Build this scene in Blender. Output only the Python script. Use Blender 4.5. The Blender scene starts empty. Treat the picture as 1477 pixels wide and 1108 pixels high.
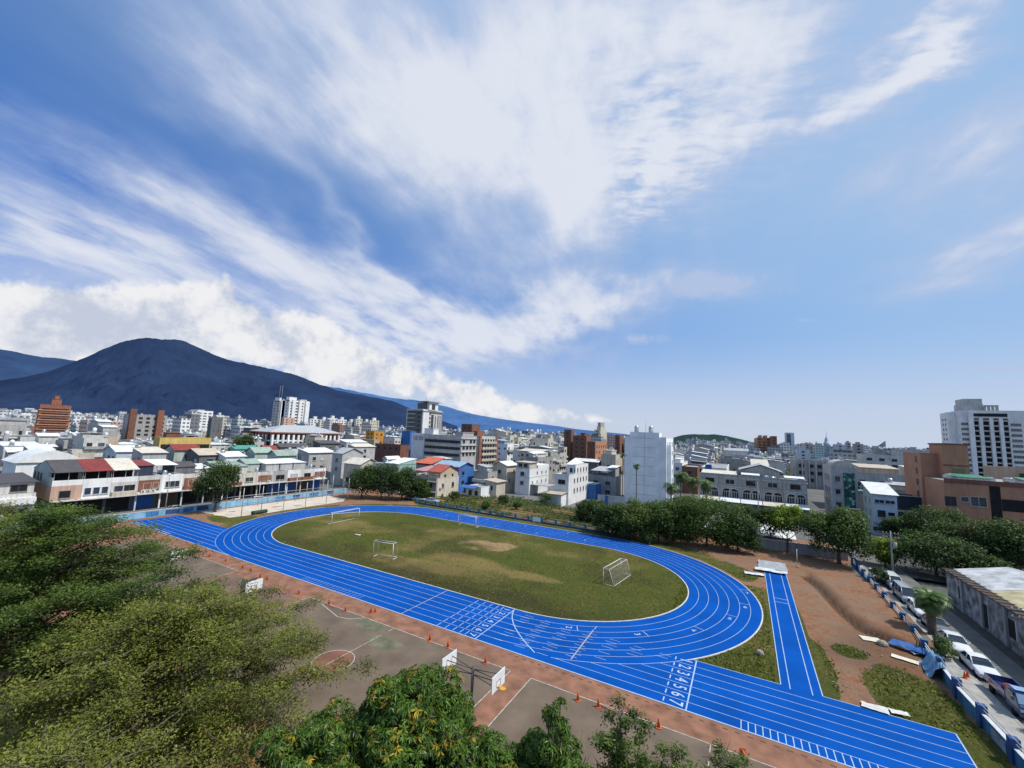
import bpy, math, random
import numpy as np
from math import radians as RAD, sin, cos, pi
scn = bpy.context.scene
COL = scn.collection
rnd = random.Random(7)

# ---------------------------------------------------------------- camera geometry (solved from the running track, metres)
CX, CY, FPX, PITCH, ROLL, YAW, EYE = 738.5, 554., 589.68, 0.119461, 0.0430528, -0.5108805, 21.0985
def _basis():
    F = (sin(YAW)*cos(PITCH), cos(YAW)*cos(PITCH), sin(PITCH))
    R0 = (cos(YAW), -sin(YAW), 0)
    U0 = (R0[1]*F[2]-R0[2]*F[1], R0[2]*F[0]-R0[0]*F[2], R0[0]*F[1]-R0[1]*F[0])
    c, s = cos(ROLL), sin(ROLL)
    return F, [c*a+s*b for a, b in zip(R0, U0)], [-s*a+c*b for a, b in zip(R0, U0)]
CF, CR, CU = _basis()
def ray(px, py): return [CF[i]*FPX+(px-CX)*CR[i]-(py-CY)*CU[i] for i in range(3)]
def at(px, py, z=0.):
    "ground position of something seen in the photograph"
    d = ray(px, py); t = (z-EYE)/d[2]; return (d[0]*t, d[1]*t, z)
def far(px, py, D):
    d = ray(px, py); k = D/math.hypot(d[0], d[1]); return (d[0]*k, d[1]*k, EYE+d[2]*k)
def xat(px, y, py=645): d = ray(px, py); return d[0]*y/d[1]
def yat(px, x, py=645): d = ray(px, py); return d[1]*x/d[0]

# ---------------------------------------------------------------- tagging
def tag(o, label, cat, group=None, kind=None):
    o['label'] = label; o['category'] = cat
    if group: o['group'] = group
    if kind: o['kind'] = kind
    return o
def thing(name, label, cat, loc=(0, 0, 0), rz=0, group=None):
    o = bpy.data.objects.new(name, None); COL.objects.link(o)
    o.location = loc; o.rotation_euler = (0, 0, rz); o.empty_display_size = .5
    return tag(o, label, cat, group)
def copy_tree(o, parent=None):
    c = o.copy(); COL.objects.link(c)
    if parent is not None: c.parent = parent
    for ch in list(o.children): copy_tree(ch, c)
    return c

# ---------------------------------------------------------------- materials
MATS = {}
def nodes_of(m):
    m.use_nodes = True; nt = m.node_tree; nt.nodes.clear()
    out = nt.nodes.new('ShaderNodeOutputMaterial'); b = nt.nodes.new('ShaderNodeBsdfPrincipled')
    nt.links.new(b.outputs[0], out.inputs[0]); return nt, b, out
def mat(key, col, rough=.8, var=.25, scale=1.5, bump=0., metal=0., streak=0., spec=.3, dark=None, haze=0.):
    """diffuse colour broken up by two noises (and vertical rain streaks)"""
    if key in MATS: return MATS[key]
    m = bpy.data.materials.new(key); nt, b, out = nodes_of(m); N = nt.nodes; L = nt.links
    tc = N.new('ShaderNodeNewGeometry')
    n1 = N.new('ShaderNodeTexNoise'); n1.inputs['Scale'].default_value = scale; n1.inputs['Detail'].default_value = 6
    L.new(tc.outputs['Position'], n1.inputs['Vector'])
    mr = N.new('ShaderNodeMapRange'); mr.inputs[1].default_value = .3; mr.inputs[2].default_value = .7
    mr.inputs[3].default_value = 1-var; mr.inputs[4].default_value = 1+var*.6
    L.new(n1.outputs[0], mr.inputs[0])
    val = mr.outputs[0]
    if streak:
        mp = N.new('ShaderNodeMapping'); mp.inputs['Scale'].default_value = (1.2, 1.2, .12); L.new(tc.outputs['Position'], mp.inputs[0])
        n2 = N.new('ShaderNodeTexNoise'); n2.inputs['Scale'].default_value = 1.6; n2.inputs['Detail'].default_value = 4; L.new(mp.outputs[0], n2.inputs['Vector'])
        m2 = N.new('ShaderNodeMapRange'); m2.inputs[1].default_value = .42; m2.inputs[2].default_value = .68; m2.inputs[3].default_value = 1; m2.inputs[4].default_value = 1-streak
        L.new(n2.outputs[0], m2.inputs[0])
        mu = N.new('ShaderNodeMath'); mu.operation = 'MULTIPLY'; L.new(val, mu.inputs[0]); L.new(m2.outputs[0], mu.inputs[1]); val = mu.outputs[0]
    oi = N.new('ShaderNodeObjectInfo')
    mo = N.new('ShaderNodeMapRange'); mo.inputs[3].default_value = .92; mo.inputs[4].default_value = 1.06; L.new(oi.outputs['Random'], mo.inputs[0])
    mu = N.new('ShaderNodeMath'); mu.operation = 'MULTIPLY'; L.new(val, mu.inputs[0]); L.new(mo.outputs[0], mu.inputs[1]); val = mu.outputs[0]
    vm = N.new('ShaderNodeVectorMath'); vm.operation = 'SCALE'; vm.inputs[0].default_value = col[:3]; L.new(val, vm.inputs['Scale'])
    L.new(vm.outputs[0], b.inputs['Base Color'])
    b.inputs['Roughness'].default_value = rough; b.inputs['Metallic'].default_value = metal
    b.inputs['Specular IOR Level'].default_value = spec
    if bump:
        bp = N.new('ShaderNodeBump'); bp.inputs['Strength'].default_value = bump; bp.inputs['Distance'].default_value = .05
        n3 = N.new('ShaderNodeTexNoise'); n3.inputs['Scale'].default_value = scale*6; n3.inputs['Detail'].default_value = 5; L.new(tc.outputs['Position'], n3.inputs['Vector'])
        L.new(n3.outputs[0], bp.inputs['Height']); L.new(bp.outputs[0], b.inputs['Normal'])
    m.diffuse_color = (*col[:3], 1)
    MATS[key] = m; return m
def sheet(key, col, period=.35, axis='diag', rough=.55, var=.18):
    """corrugated sheet metal roofing"""
    if key in MATS: return MATS[key]
    m = mat(key, col, rough, var, .6, streak=.18)
    nt = m.node_tree; N = nt.nodes; L = nt.links; b = [n for n in N if n.type == 'BSDF_PRINCIPLED'][0]
    g = N.new('ShaderNodeNewGeometry'); w = N.new('ShaderNodeTexWave'); w.bands_direction = 'DIAGONAL' if axis == 'diag' else axis
    w.inputs['Scale'].default_value = .16/period*2; L.new(g.outputs['Position'], w.inputs['Vector'])
    bp = N.new('ShaderNodeBump'); bp.inputs['Strength'].default_value = .35; bp.inputs['Distance'].default_value = .06
    L.new(w.outputs['Fac'], bp.inputs['Height']); L.new(bp.outputs[0], b.inputs['Normal'])
    return m

def leafmat(key, dark, light, trans=.35, rough=.5, spec=.35):
    """leaf colour runs from dark to light by the mesh attribute 'tone'"""
    if key in MATS: return MATS[key]
    m = bpy.data.materials.new(key); nt, b, out = nodes_of(m); N = nt.nodes; L = nt.links
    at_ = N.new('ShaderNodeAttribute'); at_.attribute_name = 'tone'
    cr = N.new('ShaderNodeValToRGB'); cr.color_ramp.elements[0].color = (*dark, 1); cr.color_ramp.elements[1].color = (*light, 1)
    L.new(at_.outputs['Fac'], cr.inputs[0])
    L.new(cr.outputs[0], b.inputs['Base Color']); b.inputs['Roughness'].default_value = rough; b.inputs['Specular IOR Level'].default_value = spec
    tr = N.new('ShaderNodeBsdfTranslucent'); mx = N.new('ShaderNodeMixShader'); mx.inputs[0].default_value = trans
    vm = N.new('ShaderNodeVectorMath'); vm.operation = 'MULTIPLY'; vm.inputs[1].default_value = (1.15, 1.25, .55); L.new(cr.outputs[0], vm.inputs[0]); L.new(vm.outputs[0], tr.inputs[0])
    L.new(b.outputs[0], mx.inputs[1]); L.new(tr.outputs[0], mx.inputs[2]); L.new(mx.outputs[0], out.inputs[0])
    MATS[key] = m; return m

# ---------------------------------------------------------------- mesh builder
class MB:
    def __init__(s): s.v = []; s.f = []; s.m = []; s.mats = []; s.smooth = []
    def mi(s, m):
        if m not in s.mats: s.mats.append(m)
        return s.mats.index(m)
    def face(s, pts, m, smooth=False):
        b = len(s.v); s.v += [tuple(p) for p in pts]; s.f.append(tuple(range(b, b+len(pts)))); s.m.append(s.mi(m)); s.smooth.append(smooth)
    def grid(s, rings, m, closed=True, smooth=True, caps=True):
        "loft of equal-length rings"
        b = len(s.v); n = len(rings[0])
        for r in rings: s.v += [tuple(p) for p in r]
        k = s.mi(m)
        for i in range(len(rings)-1):
            for j in range(n if closed else n-1):
                j2 = (j+1) % n
                s.f.append((b+i*n+j, b+i*n+j2, b+(i+1)*n+j2, b+(i+1)*n+j)); s.m.append(k); s.smooth.append(smooth)
        if closed and caps:
            s.f.append(tuple(b+j for j in range(n-1, -1, -1))); s.m.append(k); s.smooth.append(False)
            s.f.append(tuple(b+(len(rings)-1)*n+j for j in range(n))); s.m.append(k); s.smooth.append(False)
    def box(s, x0, x1, y0, y1, z0, z1, m, top=None, bottom=True):
        b = len(s.v)
        s.v += [(x0, y0, z0), (x1, y0, z0), (x1, y1, z0), (x0, y1, z0), (x0, y0, z1), (x1, y0, z1), (x1, y1, z1), (x0, y1, z1)]
        k = s.mi(m); kt = s.mi(top) if top else k
        fs = [((0, 1, 5, 4), k), ((1, 2, 6, 5), k), ((2, 3, 7, 6), k), ((3, 0, 4, 7), k), ((4, 5, 6, 7), kt)]
        if bottom: fs.append(((3, 2, 1, 0), k))
        for f, q in fs: s.f.append(tuple(b+i for i in f)); s.m.append(q); s.smooth.append(False)
        return s
    def tube(s, pts, rad, m, n=8, caps=True, smooth=True):
        pts = [np.array(p, float) for p in pts]
        if not hasattr(rad, '__len__'): rad = [rad]*len(pts)
        rings = []
        for i, p in enumerate(pts):
            t = pts[min(i+1, len(pts)-1)]-pts[max(i-1, 0)]; t = t/(np.linalg.norm(t)+1e-9)
            a = np.array([0, 0, 1.]) if abs(t[2]) < .9 else np.array([1., 0, 0])
            u = np.cross(t, a); u /= np.linalg.norm(u); w = np.cross(u, t)
            rings.append([p+rad[i]*(u*cos(2*pi*j/n)-w*sin(2*pi*j/n)) for j in range(n)])
        s.grid(rings, m, True, smooth, caps); return s
    def lathe(s, prof, m, c=(0, 0), n=16, smooth=True):
        s.grid([[(c[0]+r*cos(2*pi*j/n), c[1]+r*sin(2*pi*j/n), z) for j in range(n)] for r, z in prof], m, True, smooth); return s
    def gable(s, x0, x1, y0, y1, z, rise, m, along='x', wall=None, th=.12):
        "ridge roof, slabs with thickness, plus triangular end walls"
        if along == 'x':
            ym = (y0+y1)/2
            P = [(y0, z), (ym, z+rise), (y1, z)]
            a = [[(x0, y, q), (x1, y, q)] for y, q in P]
            ends = [[(x0, y, q) for y, q in P], [(x1, y, q) for y, q in P][::-1]]
        else:
            xm = (x0+x1)/2
            P = [(x0, z), (xm, z+rise), (x1, z)]
            a = [[(x, y0, q), (x, y1, q)] for x, q in P]
            ends = [[(x, y0, q) for x, q in P][::-1], [(x, y1, q) for x, q in P]]
        up = lambda p: (p[0], p[1], p[2]+th)
        for i in (0, 1):
            q = [a[i][0], a[i][1], a[i+1][1], a[i+1][0]]
            s.slab(q, th, m)
        if wall:
            for e in ends: s.face(e, wall)
    def slab(s, q, th, m):
        "a four-corner sheet with thickness"
        q = [np.array(p, float) for p in q]; nn = np.cross(q[1]-q[0], q[3]-q[0]); nn /= np.linalg.norm(nn)
        if nn[2] < 0: q = q[::-1]; nn = -nn
        b = len(s.v); s.v += [tuple(p) for p in q]+[tuple(p+nn*th) for p in q]; k = s.mi(m)
        for f in ((3, 2, 1, 0), (4, 5, 6, 7), (0, 1, 5, 4), (1, 2, 6, 5), (2, 3, 7, 6), (3, 0, 4, 7)):
            s.f.append(tuple(b+i for i in f)); s.m.append(k); s.smooth.append(False)
        return s
    def mesh(s, name, org=(0, 0, 0)):
        me = bpy.data.meshes.new(name)
        v = np.array(s.v, float)-np.array(org, float)
        me.from_pydata(v.tolist(), [], s.f)
        for m in s.mats: me.materials.append(m)
        me.polygons.foreach_set('material_index', s.m); me.polygons.foreach_set('use_smooth', s.smooth); me.update(); return me
    def build(s, name, parent=None, org=None, loc=None, rz=None):
        "vertices are given in world space when org is the parent's base"
        if org is None: org = tuple(parent.location) if (parent is not None and parent.parent is None) else (0, 0, 0)
        o = bpy.data.objects.new(name, s.mesh(name, org)); COL.objects.link(o)
        if parent is not None: o.parent = parent
        if loc is not None: o.location = loc
        if rz is not None: o.rotation_euler = (0, 0, rz)
        return o
def place(name, me, parent, loc, rz=0):
    o = bpy.data.objects.new(name, me); COL.objects.link(o); o.parent = parent; o.location = loc; o.rotation_euler = (0, 0, rz); return o
def np_mesh(name, V, Fq, mats, midx=None, tone=None, smooth=False):
    "fast mesh from numpy quads"
    me = bpy.data.meshes.new(name); V = np.asarray(V, np.float32); Fq = np.asarray(Fq, np.int32)
    me.vertices.add(len(V)); me.vertices.foreach_set('co', V.ravel())
    k = Fq.shape[1]
    me.loops.add(Fq.size); me.loops.foreach_set('vertex_index', Fq.ravel())
    me.polygons.add(len(Fq)); me.polygons.foreach_set('loop_start', np.arange(0, Fq.size, k, dtype=np.int32))
    try: me.polygons.foreach_set('loop_total', np.full(len(Fq), k, np.int32))
    except Exception: pass
    for m in mats: me.materials.append(m)
    if midx is not None: me.polygons.foreach_set('material_index', np.asarray(midx, np.int32))
    me.polygons.foreach_set('use_smooth', np.full(len(Fq), bool(smooth)))
    me.update(calc_edges=True); me.validate()
    if tone is not None:
        a = me.attributes.new('tone', 'FLOAT', 'POINT'); a.data.foreach_set('value', np.asarray(tone, np.float32))
    return me

# ---------------------------------------------------------------- camera, sun, render settings
cam = bpy.data.cameras.new('camera'); camo = bpy.data.objects.new('camera', cam); COL.objects.link(camo)
cam.sensor_fit = 'HORIZONTAL'; cam.sensor_width = 36; cam.lens = 36*FPX/1477; cam.clip_start = .2; cam.clip_end = 80000
from mathutils import Matrix, Vector
camo.matrix_world = Matrix((( CR[0], CU[0], -CF[0], 0), (CR[1], CU[1], -CF[1], 0), (CR[2], CU[2], -CF[2], EYE), (0, 0, 0, 1)))
scn.camera = camo
scn.view_settings.view_transform = 'Standard'; scn.view_settings.look = 'None'; scn.view_settings.exposure = 0; scn.view_settings.gamma = 1
SUN_EL, SUN_AZ = RAD(55), RAD(76)      # azimuth from +Y towards +X
sd = Vector((sin(SUN_AZ)*cos(SUN_EL), cos(SUN_AZ)*cos(SUN_EL), sin(SUN_EL)))
sl = bpy.data.lights.new('sun', 'SUN'); sl.energy = 4.5; sl.angle = RAD(.5); sl.color = (1, .955, .88)
so = bpy.data.objects.new('sun', sl); COL.objects.link(so); so.rotation_euler = sd.to_track_quat('Z', 'Y').to_euler()
scn.cycles.max_bounces = 5; scn.cycles.diffuse_bounces = 3; scn.cycles.glossy_bounces = 2; scn.cycles.transparent_max_bounces = 6
scn.cycles.use_denoising = True
# ---------------------------------------------------------------- sky: Nishita blue plus a sheet of cirrus and a cumulus bank
world = bpy.data.worlds.new('World'); scn.world = world; world.use_nodes = True
wt = world.node_tree; wt.nodes.clear(); WN = wt.nodes; WL = wt.links
def wn(t, **kw):
    n = WN.new(t)
    for k, v in kw.items(): setattr(n, k, v)
    return n
def wmath(op, a, b=None, c=None, clamp=False):
    n = wn('ShaderNodeMath', operation=op); n.use_clamp = clamp
    for i, q in enumerate((a, b, c)):
        if q is None: continue
        if isinstance(q, (int, float)): n.inputs[i].default_value = q
        else: WL.new(q, n.inputs[i])
    return n.outputs[0]
def wrange(x, a, b, c=0., d=1., smooth=True):
    n = wn('ShaderNodeMapRange', interpolation_type='SMOOTHSTEP' if smooth else 'LINEAR')
    WL.new(x, n.inputs[0])
    for i, q in enumerate((a, b, c, d)): n.inputs[i+1].default_value = q
    return n.outputs[0]
def wmix(f, a, b):
    n = wn('ShaderNodeMix', data_type='RGBA')
    if isinstance(f, (int, float)): n.inputs[0].default_value = f
    else: WL.new(f, n.inputs[0])
    for i, q in ((6, a), (7, b)):
        if isinstance(q, tuple): n.inputs[i].default_value = (*q, 1)
        else: WL.new(q, n.inputs[i])
    return n.outputs[2]
sky = wn('ShaderNodeTexSky', sky_type='NISHITA'); sky.sun_disc = False; sky.sun_elevation = SUN_EL; sky.sun_rotation = SUN_AZ
sky.altitude = 30; sky.air_density = 1.0; sky.dust_density = .6; sky.ozone_density = 2.2
tc = wn('ShaderNodeTexCoord'); D = tc.outputs['Generated']
sep = wn('ShaderNodeSeparateXYZ'); WL.new(D, sep.inputs[0])
el = sep.outputs[2]
den = wmath('ADD', wmath('MAXIMUM', el, 0.), .14)
KQ = .14
comb = wn('ShaderNodeCombineXYZ'); WL.new(wmath('DIVIDE', sep.outputs[0], den), comb.inputs[0]); WL.new(wmath('DIVIDE', sep.outputs[1], den), comb.inputs[1])
Q = comb.outputs[0]                                   # position on the cloud layer
def qpt(px, py):
    d = np.array(ray(px, py)); d /= np.linalg.norm(d); return d[:2]/(max(d[2], 0)+KQ)
# streaks run away towards the horizon
v = qpt(840, 470)-qpt(700, 60); STREAK = math.atan2(v[1], v[0])
def noise(vec, scale, detail=6, rough=.55, sx=1., sy=1., rot=0., w=0., dist=0.):
    mp = wn('ShaderNodeMapping'); mp.vector_type = 'TEXTURE'; mp.inputs['Rotation'].default_value = (0, 0, rot); mp.inputs['Scale'].default_value = (sx, sy, 1); mp.inputs['Location'].default_value = (w, w*.7, 0)
    WL.new(vec, mp.inputs[0])
    n = wn('ShaderNodeTexNoise', noise_dimensions='2D'); n.inputs['Scale'].default_value = scale; n.inputs['Detail'].default_value = detail; n.inputs['Roughness'].default_value = rough; n.inputs['Distortion'].default_value = dist
    WL.new(mp.outputs[0], n.inputs['Vector']); return n.outputs[0]
# warp so that blob outlines fray
nz = wn('ShaderNodeTexNoise', noise_dimensions='2D'); nz.inputs['Scale'].default_value = 2.2; nz.inputs['Detail'].default_value = 3; WL.new(Q, nz.inputs['Vector'])
vs = wn('ShaderNodeVectorMath', operation='SUBTRACT'); WL.new(nz.outputs['Color'], vs.inputs[0]); vs.inputs[1].default_value = (.5, .5, .5)
vsc = wn('ShaderNodeVectorMath', operation='SCALE'); WL.new(vs.outputs[0], vsc.inputs[0]); vsc.inputs['Scale'].default_value = .38
va = wn('ShaderNodeVectorMath', operation='ADD'); WL.new(Q, va.inputs[0]); WL.new(vsc.outputs[0], va.inputs[1]); QW = va.outputs[0]
def ellipse(q0, A, vec, amp, acc):
    "elliptic soft spot: 1 mapping, 1 spherical gradient, 1 multiply-add"
    U, S, Vt = np.linalg.svd(A)
    if np.linalg.det(U) < 0: U[:, 1] *= -1
    mp = wn('ShaderNodeMapping'); mp.vector_type = 'TEXTURE'; mp.inputs['Location'].default_value = (*q0, 0); mp.inputs['Rotation'].default_value = (0, 0, math.atan2(U[1, 0], U[0, 0])); mp.inputs['Scale'].default_value = (S[0]*2.1, S[1]*2.1, 1)
    WL.new(vec, mp.inputs[0])
    gr = wn('ShaderNodeTexGradient'); gr.gradient_type = 'QUADRATIC_SPHERE'; WL.new(mp.outputs[0], gr.inputs[0])
    return wmath('MULTIPLY_ADD', gr.outputs['Fac'], amp*1.25, acc if acc is not None else 0.)
def blob(acc, px, py, a, b, amp):
    q0 = qpt(px, py); return ellipse(q0, np.array([qpt(px+a[0], py+a[1])-q0, qpt(px+b[0], py+b[1])-q0]).T, QW, amp, acc)
def total(items):
    acc = None
    for it in items:
        acc = blob(acc, *it)
    return acc
veil = total([
 (640, 110, (290, 120), (-70, 130), .75), (470, 170, (210, 120), (-45, 70), .55), (800, 300, (70, 150), (140, -40), .7), (740, 210, (150, 150), (130, -60), .7), (930, 40, (200, -10), (10, 100), .9), (300, 110, (160, 90), (-30, 40), .3),
 (1010, 215, (150, -70), (40, 80), .62), (1295, 85, (125, -62), (20, 36), 1.5), (1165, 165, (90, -45), (20, 36), .95), (1095, 50, (90, 5), (-20, 60), .55), (960, 270, (80, -40), (20, 30), .5),
 (330, 170, (110, 75), (-16, 30), .38), (405, 372, (150, 85), (-12, 22), .95), (560, 405, (140, 75), (-10, 20), .75), (500, 330, (60, 70), (-12, 12), .5), (640, 330, (60, 100), (-40, 20), .25),
 (180, 240, (90, 50), (-12, 34), .42), (50, 300, (150, 55), (-10, 60), .62), (130, 360, (260, 45), (-10, 40), .6), (120, 430, (280, 50), (-10, 60), .5), (420, 460, (200, 60), (-10, 50), .6),
 (690, 480, (220, 0), (0, 50), .95), (560, 500, (200, 20), (0, 40), .7), (860, 445, (110, -26), (8, 20), .75), (1040, 408, (120, -4), (0, 24), .6), (880, 405, (120, -5), (0, 16), .35), (760, 430, (60, 60), (50, -10), .4),
 (1400, 200, (200, -120), (36, 66), .85), (1430, 350, (180, -68), (20, 44), .9), (1230, 290, (210, -64), (26, 60), .6), (1300, 420, (220, -40), (14, 40), .4), (1330, 460, (130, -30), (10, 16), .22),
 (1100, 230, (70, 0), (0, 70), .2), (900, 560, (300, 10), (0, 30), .3)])
fine = noise(Q, 2.4, 8, .58, 1.5, .62, STREAK, 3.1, .1)
fluff = noise(Q, 6.0, 6, .62, 1.15, .85, STREAK+.2, 5.3, .1)
rip = noise(Q, 15., 3, .55, .55, 1.25, STREAK+.15, 1.3, .25)
big = noise(Q, 1.2, 2, .5, 1.5, .75, STREAK, 7.7)
tex = wmath('ADD', wmath('MULTIPLY', wmath('SUBTRACT', fine, .5), 2.0), wmath('ADD', wmath('MULTIPLY', wmath('SUBTRACT', big, .5), 1.1), wmath('MULTIPLY', wmath('SUBTRACT', fluff, .5), .8)))
dens = wmath('MULTIPLY', veil, wmath('MAXIMUM', wmath('ADD', 1.0, wmath('MULTIPLY', tex, .8)), .1))
dens = wmath('MULTIPLY', wmath('ADD', dens, wmath('MULTIPLY', tex, .03)), 1.18)
mott = wmath('MULTIPLY', total([(1000, 190, (170, -70), (50, 110), .8), (1300, 85, (130, -65), (26, 44), 1.0), (930, 260, (60, -20), (20, 60), .6)]), wmath('SUBTRACT', rip, .48))
dens = wmath('ADD', dens, wmath('MULTIPLY', mott, 2.6))
cirrus = wrange(dens, .03, 1.65, 0, .92)
# cumulus bank piled on the mountain
# (azimuth, elevation) field so the heaps stay upright
az = wmath('ARCTAN2', sep.outputs[0], sep.outputs[1]); ell = wmath('ARCSINE', el)
cae = wn('ShaderNodeCombineXYZ'); WL.new(az, cae.inputs[0]); WL.new(ell, cae.inputs[1]); AE = cae.outputs[0]
def aept(px, py):
    d = np.array(ray(px, py)); d /= np.linalg.norm(d); return np.array([math.atan2(d[0], d[1]), math.asin(d[2])])
n2 = wn('ShaderNodeTexNoise', noise_dimensions='2D'); n2.inputs['Scale'].default_value = 10; n2.inputs['Detail'].default_value = 6; n2.inputs['Roughness'].default_value = .5; WL.new(AE, n2.inputs['Vector'])
n3 = wn('ShaderNodeTexNoise', noise_dimensions='2D'); n3.inputs['Scale'].default_value = 30; n3.inputs['Detail'].default_value = 5; n3.inputs['Roughness'].default_value = .62; WL.new(AE, n3.inputs['Vector'])
def blob2(acc, px, py, rx, ry, amp):
    q0 = aept(px, py); return ellipse(q0, np.array([aept(px+rx, py)-q0, aept(px, py-ry)-q0]).T, AE, amp, acc)
cum = None
for it in [(60, 440, 150, 50, .9), (230, 472, 130, 44, 1.1), (325, 418, 20, 24, 1.0), (255, 432, 46, 26, .8), (350, 450, 60, 26, .6), (420, 500, 110, 38, 1.2), (540, 545, 90, 30, 1.2), (30, 480, 120, 36, 1.1), (440, 478, 40, 20, .6), (500, 512, 40, 22, .5),
           (690, 578, 46, 20, 1.2), (765, 598, 50, 14, .95), (640, 562, 60, 15, .7), (855, 606, 60, 11, .6), (120, 500, 120, 32, 1.)]:
    cum = blob2(cum, *it)
lump = wmath('ADD', wmath('MULTIPLY', wmath('SUBTRACT', n2.outputs[0], .5), 1.5), wmath('MULTIPLY', wmath('SUBTRACT', n3.outputs[0], .5), .9))
cd = wmath('ADD', cum, wmath('MULTIPLY', lump, wmath('MINIMUM', 1.0, wmath('MULTIPLY', cum, 2.5))))
cmask = wrange(cd, .30, .92, 0, .97)
shade = wrange(wmath('ADD', lump, wmath('MULTIPLY', wmath('SUBTRACT', cum, .9), -.18)), -.40, .22)
cumcol = wmix(shade, (.55, .60, .72), (.88, .88, .89))
# colours
SK = wn('ShaderNodeVectorMath', operation='SCALE'); WL.new(sky.outputs[0], SK.inputs[0]); SK.inputs['Scale'].default_value = 1.0
hsv = wn('ShaderNodeHueSaturation'); hsv.inputs['Saturation'].default_value = 1.42; hsv.inputs['Hue'].default_value = .5; WL.new(SK.outputs[0], hsv.inputs['Color'])
STR = .1
sepc = lambda c: tuple(q/STR for q in c)
haze = wrange(el, 0.0, .26, .9, 0.)
tint = wn('ShaderNodeVectorMath', operation='MULTIPLY'); WL.new(hsv.outputs[0], tint.inputs[0]); tint.inputs[1].default_value = (.92, 1.0, 1.42)
sdot = wn('ShaderNodeVectorMath', operation='DOT_PRODUCT'); WL.new(D, sdot.inputs[0]); sdot.inputs[1].default_value = tuple(sd)
glow = wmix(wrange(sdot.outputs['Value'], -.40, .65, 0, .92), tint.outputs[0], sepc((.34, .54, .81)))
skyc = wmix(haze, glow, sepc((.58, .65, .79)))
bright = wrange(dens, .8, 2.2)
circol = wmix(bright, sepc((.47, .56, .77)), sepc((.77, .80, .88)))
wisp = None
for it in [(1440, 531, 60, 5, .9), (1165, 551, 60, 8, .55), (925, 488, 44, 11, .8), (1165, 462, 26, 5, .5), (1290, 440, 60, 12, .35), (1040, 408, 110, 24, .95), (900, 425, 80, 20, .6), (1380, 380, 120, 22, .4), (700, 437, 30, 6, .35)]: wisp = blob2(wisp, *it)
wispm = wrange(wmath('MULTIPLY', wisp, wmath('MULTIPLY_ADD', lump, 1.2, .9)), .08, .8, 0, .85)
bank = None
for it in [(120, 400, 260, 70, .55), (420, 440, 220, 70, .5), (640, 520, 180, 50, .5)]: bank = blob2(bank, *it)
bankm = wrange(wmath('MULTIPLY', bank, wmath('MULTIPLY_ADD', lump, .5, 1.)), .05, .8, 0, .8)
cirrus = wmath('MAXIMUM', wmath('MAXIMUM', cirrus, bankm), wispm)
c1 = wmix(cirrus, skyc, circol)
sc = wn('ShaderNodeVectorMath', operation='SCALE'); WL.new(cumcol, sc.inputs[0]); sc.inputs['Scale'].default_value = 1/STR
c2 = wmix(cmask, c1, sc.outputs[0])
bg = wn('ShaderNodeBackground'); bg.inputs[1].default_value = STR; WL.new(c2, bg.inputs[0])
wo = wn('ShaderNodeOutputWorld'); WL.new(bg.outputs[0], wo.inputs[0])
world.cycles.sampling_method = 'MANUAL'; world.cycles.sample_map_resolution = 512
# ---------------------------------------------------------------- ground, school field, track
def structure(o, label, cat): return tag(o, label, cat, kind='structure')
W = 1.22; TY = 37.70; XA, XB, RIN = -69.47, -23.77, 17.153; ROUT = RIN+7*W; YC = TY+7*W+RIN; YIN = TY+7*W
XL, XR = -108.0, 13.6
# the city floor: one sheet to the horizon
def city_ground():
    m = bpy.data.materials.new('city_ground'); nt, b, out = nodes_of(m); N = nt.nodes; L = nt.links
    g = N.new('ShaderNodeNewGeometry')
    n = N.new('ShaderNodeTexNoise'); n.inputs['Scale'].default_value = .02; n.inputs['Detail'].default_value = 9; n.inputs['Roughness'].default_value = .7; L.new(g.outputs['Position'], n.inputs['Vector'])
    cr = N.new('ShaderNodeValToRGB'); e = cr.color_ramp.elements
    e[0].position = .35; e[0].color = (.05, .06, .035, 1); e[1].position = .62; e[1].color = (.16, .155, .15, 1)
    x = cr.color_ramp.elements.new(.48); x.color = (.10, .095, .085, 1)
    L.new(n.outputs[0], cr.inputs[0]); L.new(cr.outputs[0], b.inputs['Base Color']); b.inputs['Roughness'].default_value = .95
    mb = MB(); S = 40000
    mb.face([(-S, -2000, 0), (S, -2000, 0), (S, S, 0), (-S, S, 0)], m)
    o = mb.build('ground'); o.location.z = -.6
    return structure(o, 'grey brown open ground spreading under the whole city', 'ground')
city_ground()

def smooth01(t): t = np.clip(t, 0, 1); return t*t*(3-2*t)
def vnoise(x, y, s, seed=0):
    "cheap value noise on arrays"
    x = x/s; y = y/s; xi = np.floor(x).astype(int); yi = np.floor(y).astype(int); fx = smooth01(x-xi); fy = smooth01(y-yi)
    def h(i, j):
        n = (i*374761393+j*668265263+seed*1442695041) & 0x7fffffff; n = ((n ^ (n >> 13))*1274126177) & 0x7fffffff
        return ((n ^ (n >> 16)) & 0xffff)/65535.
    return (h(xi, yi)*(1-fx)+h(xi+1, yi)*fx)*(1-fy)+(h(xi, yi+1)*(1-fx)+h(xi+1, yi+1)*fx)*fy
def fbm(x, y, s, seed=0, o=4):
    a = 0; t = 0; k = 1
    for i in range(o): a = a+vnoise(x, y, s, seed+i)*k; t += k; k *= .55; s /= 2.05
    return a/t
def stadium(x, y):
    dx = np.maximum(x-XB, 0)+np.minimum(x-XA, 0)
    return np.hypot(dx, y-YC)
def ell(x, y, cx, cy, rx, ry, rot=0):
    c, s = cos(rot), sin(rot); u = (x-cx)*c+(y-cy)*s; v = -(x-cx)*s+(y-cy)*c
    return smooth01(1.5-np.hypot(u/rx, v/ry))
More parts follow.
